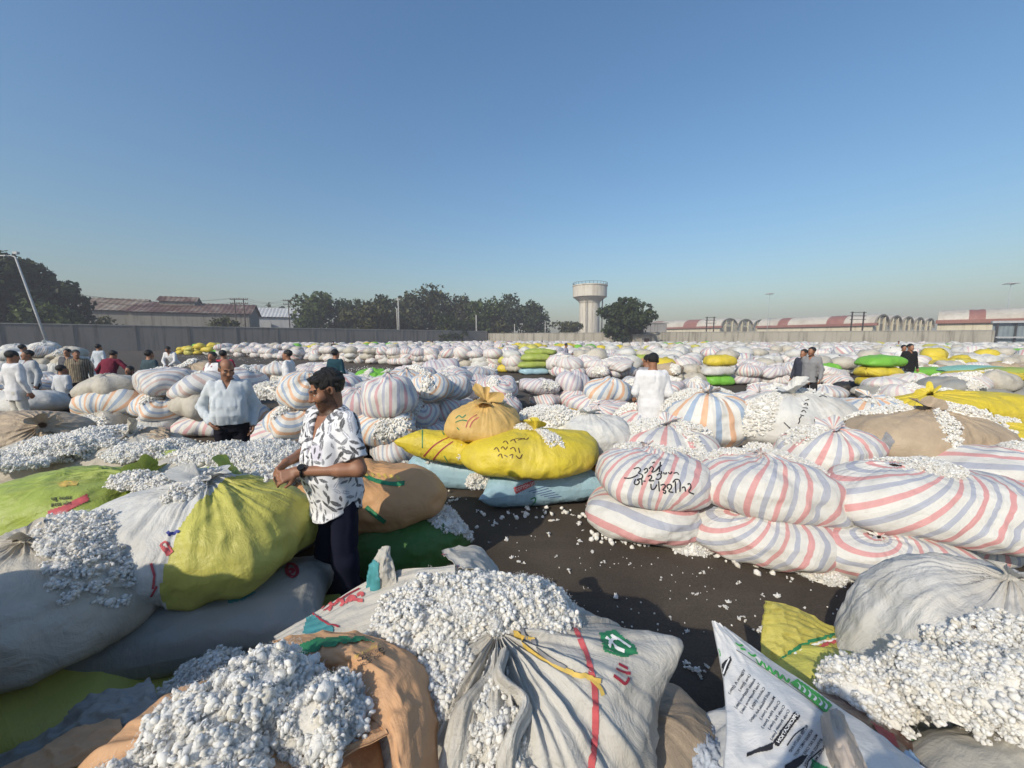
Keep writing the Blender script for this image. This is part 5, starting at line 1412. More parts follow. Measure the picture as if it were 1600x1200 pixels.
# ================================================================ PILES FARTHER BACK
LOOK = {'red_blue': 'red and blue striped', 'pink_grey': 'pink and grey striped', 'orange_blue': 'orange and blue striped', 'pale_pink': 'pale pink striped',
        'mauve': 'mauve striped', 'grey_blue': 'grey blue striped', 'white': 'plain white', 'cream': 'cream', 'beige': 'beige', 'grey': 'grey', 'yellow': 'yellow',
        'lemon': 'dull yellow', 'green': 'bright green', 'lime': 'lime green', 'dark_green': 'dark green', 'blue': 'light blue', 'teal': 'teal', 'orange': 'orange',
        'tan_yellow': 'tan yellow', 'amber': 'amber', 'black': 'black', 'plum': 'plum coloured', 'sky': 'pale blue'}
KIND = {m: ('striped_sack' if 'striped' in l else l.split()[-1].replace('coloured', 'plum') + '_sack') for m, l in LOOK.items()}
N_SACK = [sum(1 for o in bpy.data.objects if o.parent is None and 'sack' in o.name)]
N_MAX = 296

def _pool(n, res, cot, seed, lod):
    P = []
    rs = random.Random(seed)
    for k in range(n):
        up = rs.choice(['up', 'up', 'front', 'front', 'side', 'back'])
        tie = {'up': (rs.uniform(-.4, .4), rs.uniform(-.5, .2), 1), 'front': (rs.uniform(-.6, .6), -.8, rs.uniform(.3, .8)),
               'side': (rs.choice((-1, 1))*.9, rs.uniform(-.4, .2), .45), 'back': (rs.uniform(-.4, .4), .5, .8)}[up]
        rg = up in ('front', 'side') and rs.random() < .6
        B = Bundle((rs.uniform(.52, .74), rs.uniform(.44, .58), rs.uniform(.21, .28)), tie=tie, rep=1 if rg else rs.choice((9, 10, 12, 13)), ring=rs.uniform(7, 11) if rg else 0, swirl=0 if rg else rs.uniform(-.35, .35),
                   seed=seed+k, pleats=20, amp=.026, knot=rs.choice((0, 0, .05)) if res[0] > 30 else 0, bulge=.22, dimple=.06 if up == 'front' and rs.random() < .6 else 0, p=rs.uniform(2.1, 2.9),
                   ears=[((rs.choice((-1, 1)), rs.uniform(-.6, .3), rs.uniform(-.2, .5)), rs.uniform(.0, .16), .35)])
        V, F, uv = B.mesh(*res); V = V + (0, 0, B.r[2]*.96)
        me = mesh('sack_cloth', V, F, [MC['white']], uv=uv)
        ct = None
        if cot and rs.random() < .8:
            pa = [(rs.uniform(0, 6.28), rs.uniform(.25, .8), rs.uniform(.1, .30), rs.uniform(.12, .30), .05) for _ in range(rs.choice((1, 2, 2)))]
            cv, cf = B.cotton(pa, .029, lod, seed+k, .8)
            ct = mesh('cotton', cv + (0, 0, B.r[2]*.96), cf, [M_COTTON])
        P.append((me, ct))
    return P
POOL_M = _pool(22, (56, 24), True, 300, 1)
POOL_F = _pool(12, (26, 12), False, 400, 1)
def _bagpool(n, seed):
    r = []
    for k in range(n):
        q = random.Random(seed+k)
        B = Bundle((.74, .46, .205), tie=(q.choice((-1, 1)), q.uniform(-.3, .2), .15), p=3.0, pleats=18, amp=.03, seed=seed+k, knot=.04, bulge=.14, flat=.9,
                   ears=[((1, -.5, .1), .06, .3), ((-1, -.4, 0), .06, .3)])
        V, F, uv = B.mesh(56, 26)
        r.append((mesh('sack_cloth', V + (0, 0, .19), F, [MC['white']], uv=uv), None))
    return r
POOL_B = _bagpool(5, 500)

def put(pool, k, x, y, z, yaw, mat, label, group, s=(1, 1, 1), tilt=(0, 0)):
    me, ct = pool[k % len(pool)]
    o = bpy.data.objects.new(KIND[mat], me); COL.objects.link(o)
    o.location = (x, y, z); o.rotation_euler = (tilt[0], tilt[1], yaw); o.scale = s
    o.material_slots[0].link = 'OBJECT'; o.material_slots[0].material = MC[mat]
    tag(o, label, 'sack', group)
    if ct is not None:
        c = bpy.data.objects.new('cotton', ct); COL.objects.link(c); c.parent = o
    N_SACK[0] += 1
    return o

ORD = ['first', 'second', 'third', 'fourth', 'fifth', 'sixth', 'seventh', 'eighth', 'ninth', 'tenth', 'eleventh', 'twelfth', 'thirteenth', 'fourteenth', 'fifteenth', 'sixteenth', 'seventeenth', 'eighteenth', 'nineteenth', 'twentieth']
LAY = ['bottom', 'second', 'third', 'fourth']
STR = [('pale_pink', 30), ('pink_grey', 26), ('mauve', 10), ('grey_blue', 12), ('white', 5), ('cream', 4), ('red_blue', 4), ('orange_blue', 6)]
def pick(rs, pal):
    t = rs.uniform(0, sum(w for _, w in pal))
    for m, w in pal:
        t -= w
        if t <= 0: return m
    return pal[-1][0]

def pile(name, a, b, layers, rows, seed, pal=STR, w=1.08, pool=None, lay_h=.35, row_d=.85, fill=1.0, s=1.0):
    """sacks stacked along the foot line a-b (photograph pixels on the ground)"""
    rs = random.Random(seed)
    A, B = G(*a), G(*b); t = B - A; L = np.linalg.norm(t); t /= L
    if t[0] < 0: A, B = B, A; t = -t
    n = np.array((-t[1], t[0], 0)); cnt = max(1, round(L / w)); sp = L / cnt
    yaw0 = math.atan2(t[1], t[0])
    for l in range(layers):
        for r in range(rows):
            c = cnt - (1 if l and cnt > 3 and rs.random() < .6 else 0)
            for i in range(c):
                if l and rs.random() > fill: continue
                p = A + t*(sp*(i + .5*(1 + cnt - c))) + n*(row_d*(r + .5) + .14*l + rs.uniform(-.2, .2)) + t*rs.uniform(-.16, .16)
                m = pick(rs, pal)
                row = '' if rows == 1 else (', front row' if r == 0 else (', second row' if r == 1 else ', third row'))
                lab = f'{LOOK[m].replace(" and ", " ")} sack, {ORD[i]} from left, {LAY[l]} layer{row}, {name}'
                put(pool or POOL_M, rs.randrange(99), p[0], p[1], l*lay_h*s*rs.uniform(.9, 1.08), yaw0 + rs.choice((0, 0, math.pi)) + rs.uniform(-.6, .6), m, lab, 'sacks stacked in the ' + name,
                    (s*sp/1.08*rs.uniform(.86, 1.1), s*rs.uniform(.88, 1.1), s*rs.uniform(.85, 1.2)), (rs.uniform(-.16, .16)*(l > 0), rs.uniform(-.2, .2)*(l > 0)))

GW = [('grey_blue', 30), ('orange_blue', 22), ('white', 18), ('cream', 16), ('pink_grey', 10)]
pile('pile left of blue shirt', (95, 688), (330, 690), 3, 2, 1, GW, w=1.15, lay_h=.36)
pile('low left edge pile', (-150, 652), (92, 648), 2, 2, 2, [('grey_blue', 3), ('cream', 3), ('white', 3), ('orange_blue', 3)], w=1.15)
pile('pile below lamp post', (-40, 606), (118, 600), 4, 2, 3, [('cream', 4), ('white', 5), ('grey_blue', 3)], w=1.1, lay_h=.38)
pile('pile behind printed shirt', (388, 722), (640, 738), 3, 3, 4, [('orange_blue', 5), ('pink_grey', 5), ('pale_pink', 3), ('grey_blue', 2), ('white', 1)], w=1.02, lay_h=.36)
pile('pile before dark lane', (622, 668), (815, 652), 3, 3, 5, [('pink_grey', 5), ('pale_pink', 3), ('grey_blue', 4), ('mauve', 2)], w=1.05, fill=.92)
pile('small central pile', (826, 641), (925, 641), 2, 1, 6, [('pink_grey', 3), ('mauve', 2)], w=1.0)
pile('pile left of white shirt', (940, 664), (1012, 658), 1, 2, 7, [('red_blue', 3), ('pink_grey', 3)], w=.9)
c = G(950, 650); put(POOL_M, 4, c[0]+.02, c[1]+.15, .33, .4, 'orange_blue', 'big round orange and blue striped sack topping the small pile left of white shirt', 'sacks stacked in the pile left of white shirt', (1.0, 1.0, 1.3))
pile('pile right of white shirt', (1035, 645), (1112, 640), 2, 2, 8, [('red_blue', 3), ('grey_blue', 3), ('pink_grey', 2)], w=1.0)
pile('pile by lime stack', (872, 592), (992, 592), 2, 3, 9, [('pink_grey', 4), ('pale_pink', 4), ('mauve', 1)], w=1.1, lay_h=.40, s=1.1)
pile('pile before walking men', (1150, 602), (1335, 607), 2, 2, 10, STR, w=1.1)
pile('pile behind white shirt', (1040, 603), (1105, 602), 2, 1, 11, [('beige', 2), ('pale_pink', 3), ('cream', 2)], w=1.1)
pile('pile near teal shirt', (370, 603), (535, 603), 2, 2, 12, STR, w=1.15, lay_h=.36)
pile('pile before green sacks', (478, 648), (625, 650), 2, 1, 13, STR, w=1.1)
pile('low pile by green sacks', (625, 606), (690, 610), 1, 1, 14, STR, w=1.1)
pile('right edge pile', (1432, 640), (1640, 636), 2, 2, 15, [('grey', 5), ('cream', 4), ('pale_pink', 3), ('lemon', 2), ('beige', 2)], w=1.15)
pile('pile behind tall stack', (1425, 600), (1700, 598), 2, 2, 16, [('cream', 4), ('pale_pink', 4), ('beige', 2), ('yellow', 2), ('green', 1)], w=1.15)
pile('pile left of tall stack', (1180, 622), (1330, 628), 1, 1, 18, STR, w=1.1)

def stack(px, py, mats, labels, seed, s=(1, 1, .9), yaw=0., group=None, pool=None, h=.33):
    p = G(px, py); rs = random.Random(seed)
    for i, (m, lab) in enumerate(zip(mats, labels)):
        put(pool or POOL_B, seed+i, p[0]+rs.uniform(-.05, .05), p[1] + .42*s[1], i*h*s[2]/.9, yaw+rs.uniform(-.06, .06), m, lab, group, (s[0]*rs.uniform(.97, 1.03), s[1], s[2]))
YG = 'sacks in the tall stack of green and yellow sacks'
stack(1386, 622, ['cream', 'yellow', 'yellow', 'green'], ['cream sack at the foot of the tall green and yellow stack', 'lower yellow sack of the tall green and yellow stack', 'upper yellow sack of the tall green and yellow stack', 'bright green sack on top of the tall green and yellow stack'], 31, (.86, .95, .92), .05, YG)
stack(835, 586, ['blue', 'lime', 'lime'], ['light blue sack at the foot of the lime green stack', 'lower lime green sack of the stack past the dark lane', 'upper lime green sack of the stack past the dark lane'], 33, (1.05, 1, 1.0), .1, 'sacks in the lime green stack')
put(POOL_M, 3, G(845, 586)[0], G(845, 586)[1]+.7, 1.02, 0, 'lime', 'rounded lime green sack lying on the lime green stack', 'sacks in the lime green stack', (1.2, 1.0, .8))
stack(799, 582, ['yellow', 'lemon'], ['yellow sack on the asphalt under a dull olive one past the lane', 'dull olive yellow sack lying on a yellow one past the lane'], 36, (1.0, 1, 1.25), -.05, 'sacks in the olive and yellow stack')
stack(1128, 603, ['green', 'white', 'yellow'], ['bright green sack under a white one behind the white shirted man', 'white sack between a green and a yellow one behind the white shirted man', 'yellow sack on a white one behind the white shirted man'], 38, (.80, .9, 1.1), 0, 'sacks in the green white yellow stack')
# single coloured sacks
for (px, py, h, m, sc, yaw, lab, pool) in [
  (575, 618, .34, 'green', (.9, .9, 1.0), .3, 'bright green slit sack with cotton showing, on the striped sacks before the dark lane', POOL_M),
  (608, 624, .30, 'green', (.8, .9, 1.1), -.3, 'darker side green sack with a cotton tuft right of the other green sack', POOL_M),
  (1302, 595, .36, 'green', (.8, .8, .9), .2, 'small green sack between the two walking men and the tall green and yellow stack', POOL_M),
  (1465, 604, .40, 'green', (1.2, 1, .9), -.1, 'flat green sack right of the man in black', POOL_B),
  (1445, 618, .30, 'yellow', (.8, .8, .9), .2, 'dull yellow sack at the left end of the right edge pile', POOL_M),
  (1530, 612, .70, 'teal', (1.5, 1, .6), .1, 'teal plastic sack lying flat across the right edge pile', POOL_B),
  (1545, 630, .64, 'yellow', (1.3, 1, .8), -.15, 'yellow slack sack below the teal one at the right edge', POOL_B),
  (1590, 618, .66, 'lime', (1.2, 1, .7), -.2, 'pale lime sack right of the yellow slack one at the right edge', POOL_B),
  (1590, 572, .75, 'green', (1.8, 1.2, 1.2), .0, 'large bright green sack at the right edge near the wall', POOL_B),
  (1337, 614, .0, 'black', (.8, .6, .8), .1, 'black sack on the asphalt left of the tall green and yellow stack', POOL_M),
  (1500, 640, .38, 'grey', (1.3, 1, 1.0), .25, 'long grey sack with cotton in front of the teal one', POOL_M),
  (300, 640, .78, 'beige', (1.1, .9, 1.1), -.3, 'beige sack leaning towards the hip of the blue shirted man', POOL_M),
  (20, 668, .30, 'white', (1.1, .9, .9), .2, 'white sack at the feet of the man in white at the left edge', POOL_M)]:
    p = G(px, py); put(pool, abs(hash((px, py))) % 17, p[0], p[1]+.3, h, yaw, m, lab, None, sc)
tp = G(300, 592)
sheet('tarpaulin', [[(tp[0]-1.6, tp[1]-.4, .05), (tp[0]-.6, tp[1]-.6, .30), (tp[0]+.5, tp[1]-.5, .25), (tp[0]+1.5, tp[1]-.3, .06)],
                    [(tp[0]-1.7, tp[1]+.4, .3), (tp[0]-.6, tp[1]+.3, .55), (tp[0]+.5, tp[1]+.3, .62), (tp[0]+1.7, tp[1]+.5, .2)],
                    [(tp[0]-1.6, tp[1]+1.2, .05), (tp[0]-.5, tp[1]+1.2, .2), (tp[0]+.5, tp[1]+1.3, .2), (tp[0]+1.6, tp[1]+1.2, .05)]], m_cloth('tarp_teal', (.10, .20, .17), dirt_amt=.2),
      tag(empty('tarpaulin', (tp[0], tp[1], 0)), 'dark teal tarpaulin heaped on the asphalt near the bending man', 'tarpaulin'), nu=36, nv=50, wr=.03, wscale=6, seed=31)

# ---- the far rows --------------------------------------------------------------------------
FRONT = np.array([(-400, 556), (275, 553.5), (430, 561), (560, 567.5), (640, 573), (790, 581.5), (865, 586), (1000, 588), (1045, 592), (1150, 590), (1330, 590), (1500, 586), (1900, 582)], float)
FZ = np.array([G(px, py)[1] for px, py in FRONT])
rs = np.random.RandomState(9)
cand = []
y = 17.5
while y < 106:
    step = 1.5 if y < 34 else (1.8 if y < 60 else 2.4)
    x = -1.45*y
    while x < 1.42*y:
        px = 800 + FPX*x/y
        yf = np.interp(px, FRONT[:, 0], FZ)
        wl = 110 + (x + 7)*.95 if x < -7 else 110 - (x + 7)*.432
        lim = wl - 1.8
        left_ok = x > -42 + (y - 48)*.52 if y > 40 else x > -42 + (y-48)*.6
        if y >= yf and y < lim and left_ok and not (abs(x - 25.5) < 7.5 and 80 < y < 92):
            front = y < yf + step
            lay = 3 if (front and y < 34 and px < 800) else (2 if rs.uniform() < .6 else (3 if rs.uniform() < .6 else 1))
            yel = vnoise(np.array([[x*.16, y*.11, 3.]]), 8)[0]
            for l in range(lay):
                r = rs.uniform()
                if yel > .50 and r < .6: m = ['yellow', 'lemon', 'yellow', 'green'][rs.randint(4)]
                elif r < .024: m = ['yellow', 'green', 'sky', 'amber', 'plum', 'lime', 'orange', 'grey', 'blue'][rs.randint(9)]
                else:
                    m = ['pale_pink', 'pink_grey', 'white', 'mauve', 'cream', 'grey_blue', 'pale_pink'][rs.randint(7)] if px < 900 else ['white', 'cream', 'pale_pink', 'white', 'cream', 'pink_grey', 'white'][rs.randint(7)]
                if px < 400 and y > 44: m = ['yellow', 'lemon', 'green', 'yellow', 'white'][rs.randint(5)] if px < 345 else m
                cand.append((y, x + rs.uniform(-.18, .18), y + rs.uniform(-.2, .2), l*.36, m, px))
        x += 1.0
    y += step
cand.sort(key=lambda c: c[0] - .3*c[3])
for i, (_, x, y, z, m, px) in enumerate(cand):
    if N_SACK[0] >= N_MAX: break
    zone = 'left of the dark lane' if px < 420 else ('along the dark lane' if px < 800 else ('behind the lime green stack' if px < 1000 else 'in the right half of the yard'))
    put(POOL_F, rs.randint(99), x, y, z, rs.uniform(0, 6.28), m, f'{LOOK[m]} sack in the first of the far rows {zone}', f'{LOOK[m]} sacks of the far rows {zone}',
        (rs.uniform(.85, 1.1), rs.uniform(.85, 1.1), rs.uniform(1.0, 1.45)), (rs.uniform(-.15, .15), rs.uniform(-.15, .15)))
rest = cand[i:]
lib = []
for k in range(14):
    B = Bundle((rs.uniform(.54, .66), rs.uniform(.46, .56), rs.uniform(.24, .36)), tie=(rs.uniform(-.6, .6), rs.uniform(-.9, .2), rs.uniform(.3, 1)), rep=7, swirl=rs.uniform(-.2, .2), seed=700+k, pleats=14, amp=.03, knot=0, bulge=.26)
    V, F, uv = B.mesh(16, 8); lib.append((V + (0, 0, .26), F, uv))
Vs, Fs, Us, Ms = [], [], [], []; o = 0; mats = list(LOOK)
for (_, x, y, z, m, px) in rest:
    V, F, uv = lib[rs.randint(14)]
    Vs.append(rotz(V, rs.uniform(0, 6.28))*rs.uniform(.9, 1.2) + (x, y, z)); Fs.append(F + o); Us.append(uv); Ms.append(np.full(len(F), mats.index(m))); o += len(V)
me = mesh('far_sacks', np.concatenate(Vs), np.concatenate(Fs), [MC[m] for m in mats], uv=np.concatenate(Us), mi=np.concatenate(Ms))
tag(link('far_sacks', me), 'sea of small pale sacks filling the far yard up to the walls', 'sacks', kind='stuff')

# ---- loose cotton ---------------------------------------------------------------------------
TUFT = []
for k in range(6):
    r_ = np.random.RandomState(900+k); n = r_.randint(2, 6)
    P = r_.normal(size=(n, 3))*(.026, .02, .006) + (0, 0, .014)
    V, F = bolls(P, .021, 2, 900+k); V[:, 2] = np.maximum(V[:, 2]*.8, .002)
    TUFT.append(mesh('cotton_tuft', V, F, [M_COTTON]))
spots = [(1048,968),(1085,1050),(1100,1040),(1094,1058),(1160,968),(1215,930),(1155,912),(1090,930),(1100,897),(985,882),(870,815),(945,880),(800,790),(705,778),(655,775),(672,790),(690,768),(735,760),(800,870),(815,882),(765,848),(905,818),(895,806),(910,830),
         (790,842),(858,838),(890,895),(1000,850),(1140,940),(1185,985),(1235,908),(955,845),(925,862),(690,812),(700,830),(640,770),(715,782),(650,830),(745,800),(830,905),(862,912),(1030,905),(960,930),(1075,985),(1128,950),(1190,930),(870,870),(905,850),(775,818),(822,800)]
rs2 = np.random.RandomState(77)
for (px, py) in spots:
    p = G(px, py); t_ = bpy.data.objects.new('cotton_tuft', TUFT[rs2.randint(6)]); COL.objects.link(t_)
    t_.location = p; t_.rotation_euler = (0, 0, rs2.uniform(0, 6.28)); s_ = rs2.uniform(.5, 1.25); t_.scale = (s_, s_, s_)
    tag(t_, 'small white tuft of cotton fallen on the dark asphalt between the near piles', 'cotton', 'cotton tufts fallen on the asphalt')
pts = []
def strew(a, b, n, spread):
    A, B = G(*a), G(*b)
    for _ in range(n):
        f = rs2.uniform(); p = A + (B-A)*f + np.append(rs2.normal(size=2)*spread, 0); pts.append((p[0], p[1], rs2.uniform(0, .03)))
strew((800, 597), (940, 601), 420, .16); strew((830, 606), (930, 607), 160, .22); strew((690, 590), (800, 596), 110, .4)
strew((540, 575), (690, 583), 200, .9); strew((290, 556), (430, 566), 120, 1.2); strew((920, 840), (1080, 860), 46, .05); strew((1080, 862), (1280, 905), 40, .05)
strew((640, 765), (690, 800), 60, .12); strew((600, 890), (690, 860), 60, .08); strew((760, 805), (930, 800), 30, .12); strew((820, 646), (1000, 664), 90, .4); strew((1000, 640), (1350, 630), 160, .5)
strew((60, 690), (340, 695), 90, .12); strew((300, 700), (420, 720), 60, .2); strew((1180, 618), (1340, 626), 90, .35)
V, F = bolls(np.array(pts), .034, 1, 5)
lp = []
for _ in range(260):
    p = G(rs2.uniform(640, 1330), rs2.uniform(765, 1010)); lp.append((p[0], p[1], .003))
V2, F2 = bolls(np.array(lp), .0075, 1, 6)
F = np.concatenate([F, F2 + len(V)]); V = np.concatenate([V, V2])
tag(link('loose_cotton', mesh('loose_cotton', V, F, [M_COTTON])), 'loose cotton strewn over the asphalt lanes', 'cotton', kind='stuff')
# ================================================================ PEOPLE
class Field:
    """signed distance field on a grid -> one closed surface"""
    def __init__(s, lo, hi, h):
        s.lo = np.array(lo, float); s.h = h; s.n = np.ceil((np.array(hi) - s.lo)/h).astype(int) + 1
        s.f = np.full(s.n, .5, np.float32)
    def _sl(s, lo, hi):
        a = np.clip(np.floor((np.array(lo)-s.lo)/s.h).astype(int), 0, s.n-1); b = np.clip(np.ceil((np.array(hi)-s.lo)/s.h).astype(int)+1, 1, s.n)
        ax = [s.lo[i] + s.h*np.arange(a[i], b[i]) for i in range(3)]
        return tuple(slice(a[i], b[i]) for i in range(3)), np.stack(np.meshgrid(*ax, indexing='ij'), -1)
    def add(s, fn, lo, hi, k=.02, sub=False):
        m = .05 + k
        sl, P = s._sl(np.array(lo)-m, np.array(hi)+m)
        if 0 in P.shape: return s
        d = fn(P).astype(np.float32); a = s.f[sl]
        if sub: d = -d; h = np.clip(.5 - .5*(d-a)/k*-1, 0, 1); h = np.clip(.5+.5*(d-a)/k, 0, 1); s.f[sl] = a*(1-h) + d*h + k*h*(1-h)
        else: h = np.clip(.5+.5*(a-d)/k, 0, 1); s.f[sl] = a*(1-h) + d*h - k*h*(1-h)
        return s
    def cap(s, a, b, ra, rb, k=.02, sub=False):
        a = np.array(a, float); b = np.array(b, float); R = max(ra, rb)
        def fn(P):
            ab = b-a; t = np.clip(((P-a) @ ab)/max(1e-9, ab@ab), 0, 1)
            return np.linalg.norm(P - a - t[..., None]*ab, axis=-1) - (ra + (rb-ra)*t)
        return s.add(fn, np.minimum(a, b)-R, np.maximum(a, b)+R, k, sub)
    def ell(s, c, r, k=.02, sub=False, R=None):
        c = np.array(c, float); r = np.array(r, float)
        def fn(P):
            q = P - c
            if R is not None: q = q @ R
            l = np.linalg.norm(q/r, axis=-1)
            return (l-1)*r.min() if r.max() > 3*r.min() else l*(l-1)/np.maximum(np.linalg.norm(q/(r*r), axis=-1), 1e-6)
        m = r.max()
        return s.add(fn, c-m, c+m, k, sub)
    def loft(s, rows, k=.02, lean=None, e=2.4, extra=None):
        rows = np.array(rows, float)
        def fn(P):
            q = P
            if lean is not None: q = (P - lean[0]) @ lean[1] + lean[0]
            z = q[..., 2]; w = np.interp(z, rows[:, 0], rows[:, 1]); d = np.interp(z, rows[:, 0], rows[:, 2]); y0 = np.interp(z, rows[:, 0], rows[:, 3])
            l = (np.abs(q[..., 0]/w)**e + np.abs((q[..., 1]-y0)/d)**e)**(1/e)
            r = (l-1)*np.minimum(w, d)
            if extra is not None: r = r + extra(q)
            return np.maximum(r, np.maximum(z-rows[-1, 0], rows[0, 0]-z))
        lo = np.array((-.5, -.6, rows[0, 0]-.3)); hi = np.array((.5, .6, rows[-1, 0]+.1))
        return s.add(fn, lo, hi, k)
    def limit(s, fn):
        sl, P = s._sl(s.lo, s.lo + s.h*s.n); s.f = np.maximum(s.f, fn(P).astype(np.float32)); return s
    def warp(s, amp, sc, seed, st=(1, 1, 1)):
        sl, P = s._sl(s.lo, s.lo + s.h*s.n); near = np.abs(s.f) < .05
        q = P[near]*np.array(st)*sc
        s.f[near] += (amp*(1-2*np.abs(vnoise(q, seed))) + amp*.5*vnoise(q*2.3, seed+1)).astype(np.float32); return s
    def mesh(s):
        f = np.pad(s.f, 1, constant_values=.5); neg = f < 0
        nx, ny, nz = [d-1 for d in f.shape]
        acc = np.zeros((nx, ny, nz, 3), np.float32); cnt = np.zeros((nx, ny, nz), np.float32)
        def sl(o): return tuple(slice(o[i], o[i]+d) for i, d in enumerate((nx, ny, nz)))
        C = [(i, j, k) for i in (0, 1) for j in (0, 1) for k in (0, 1)]
        for a in C:
            for ax in range(3):
                if a[ax] == 0:
                    b = list(a); b[ax] = 1; fa, fb = f[sl(a)], f[sl(b)]
                    m = (fa < 0) != (fb < 0)
                    t = np.where(m, fa/np.where(m, fa-fb, 1), 0)
                    for i in range(3):
                        acc[..., i] += np.where(m, a[i] + (t if i == ax else 0), 0)
                    cnt += m
        act = cnt > 0; idx = np.full(act.shape, -1); idx[act] = np.arange(act.sum())
        ijk = np.argwhere(act)
        V = (ijk + acc[act]/cnt[act][:, None] - 1)*s.h + s.lo
        F = []
        for ax in range(3):
            u, v = [(1, 2), (2, 0), (0, 1)][ax]
            sa = [slice(1, -1)]*3; sb = [slice(1, -1)]*3
            A = neg[:-1, :-1, :-1].copy(); B = np.roll(neg, -1, ax)[:-1, :-1, :-1]
            m = A != B; m[0] = 0 if ax != 0 else m[0]
            if ax != 1: m[:, 0] = 0
            if ax != 2: m[:, :, 0] = 0
            if ax != 0: m[0] = 0
            p = np.argwhere(m)
            if not len(p): continue
            du = np.eye(3, dtype=int)[u]; dv = np.eye(3, dtype=int)[v]
            q = [idx[tuple((p - o).T)] for o in (0*du, du, du+dv, dv)]
            q = np.stack(q, 1); fl = A[tuple(p.T)]
            q = np.where(fl[:, None], q, q[:, ::-1]); F.append(q[(q >= 0).all(1)])
        F = np.concatenate(F)
        # light relaxation
        n = len(V); e = np.concatenate([F[:, [0, 1]], F[:, [1, 2]], F[:, [2, 3]], F[:, [3, 0]]])
        for lam in (.45, .45):
            S = np.zeros((n, 3)); c = np.zeros(n)
            for a_, b_ in ((0, 1), (1, 0)):
                np.add.at(S, e[:, a_], V[e[:, b_]]); np.add.at(c, e[:, a_], 1)
            V = V + lam*(S/np.maximum(c, 1)[:, None] - V)
        return V, F

def m_attr(name, rough=.6, spec=.3, bump=0, sc=60, sss=0):
    t = NT(name); a = t.n('Attribute'); a.attribute_name = 'Col'; co = t.coord('Object')
    c = t.mix(.35, a.outputs['Color'], t.ramp(t.noise(co, 14, 4), [(.3, (.72, .72, .72)), (.7, (1.2, 1.2, 1.2))]), 'MULTIPLY')
    return t.bsdf(c, rough, t.bump(t.noise(co, sc, 4), bump, .004) if bump else None, spec)
M_SKIN = m_attr('skin', .5, .35, .12, 160)
M_SHIRT = m_attr('shirt_cloth', .85, .1, .25, 40)
M_TROUS = m_attr('trouser_cloth', .85, .1, .3, 40)
M_HAIR = m_plain('black_hair', (.011, .010, .010), .45, .4, 60, .4, .8)
M_HAIRG = m_plain('greying_hair', (.05, .045, .042), .5, .5, 60, .3, .8)
M_SHOE = m_plain('dark_shoe', (.03, .025, .02), .6)
M_EYE = m_plain('eye_white', (.55, .52, .48), .2, .05)
M_IRIS = m_plain('iris', (.015, .01, .008), .15, .05)
M_WATCH = m_plain('watch_black', (.012, .012, .013), .35, .2)

SK = np.array((.29, .140, .082)); BEARD = np.array((.022, .015, .012))

def rx(a): c, s_ = math.cos(a), math.sin(a); return np.array([[1, 0, 0], [0, c, -s_], [0, s_, c]])
def rzm(a): c, s_ = math.cos(a), math.sin(a); return np.array([[c, -s_, 0], [s_, c, 0], [0, 0, 1]])

def hand(F, w, tip, nrm, thumb, curl=.5, s=1.0, k=.006):
    """palm, four unequal bent fingers and a thumb; w wrist, tip direction of the fingers, nrm direction the palm faces, thumb side"""
    w = np.array(w, float); t = unit(np.array(tip, float)); n = unit(np.array(nrm, float) - t*(np.array(nrm, float) @ t)); th = np.cross(t, n)*thumb
    for i, (off, ln) in enumerate(((.030, .072), (.010, .080), (-.010, .074), (-.029, .058))):
        kn = w + t*(.085 - .004*abs(i-1))*s + th*off*s
        F.cap(w + th*off*.55*s, kn, .016*s, .0125*s, .012)
        c = curl*(.8 + .18*i); p = kn; d = t; r = .0098*s
        for j, f in enumerate((.45, .32, .23)):
            a = c*(.75 + .35*j); d = unit(d*math.cos(a) + n*math.sin(a)); n2 = n
            q = p + d*ln*f*s; F.cap(p, q, r, r*.9, k); p = q; r *= .9
    b = w + t*.022*s + th*.024*s; q = b + (t*.030 + th*.026 + n*.016)*s; F.cap(b, q, .015*s, .0115*s, .01)
    q2 = q + (t*.032 + th*.004 + n*.020)*s; F.cap(q, q2, .0112*s, .009*s, k)

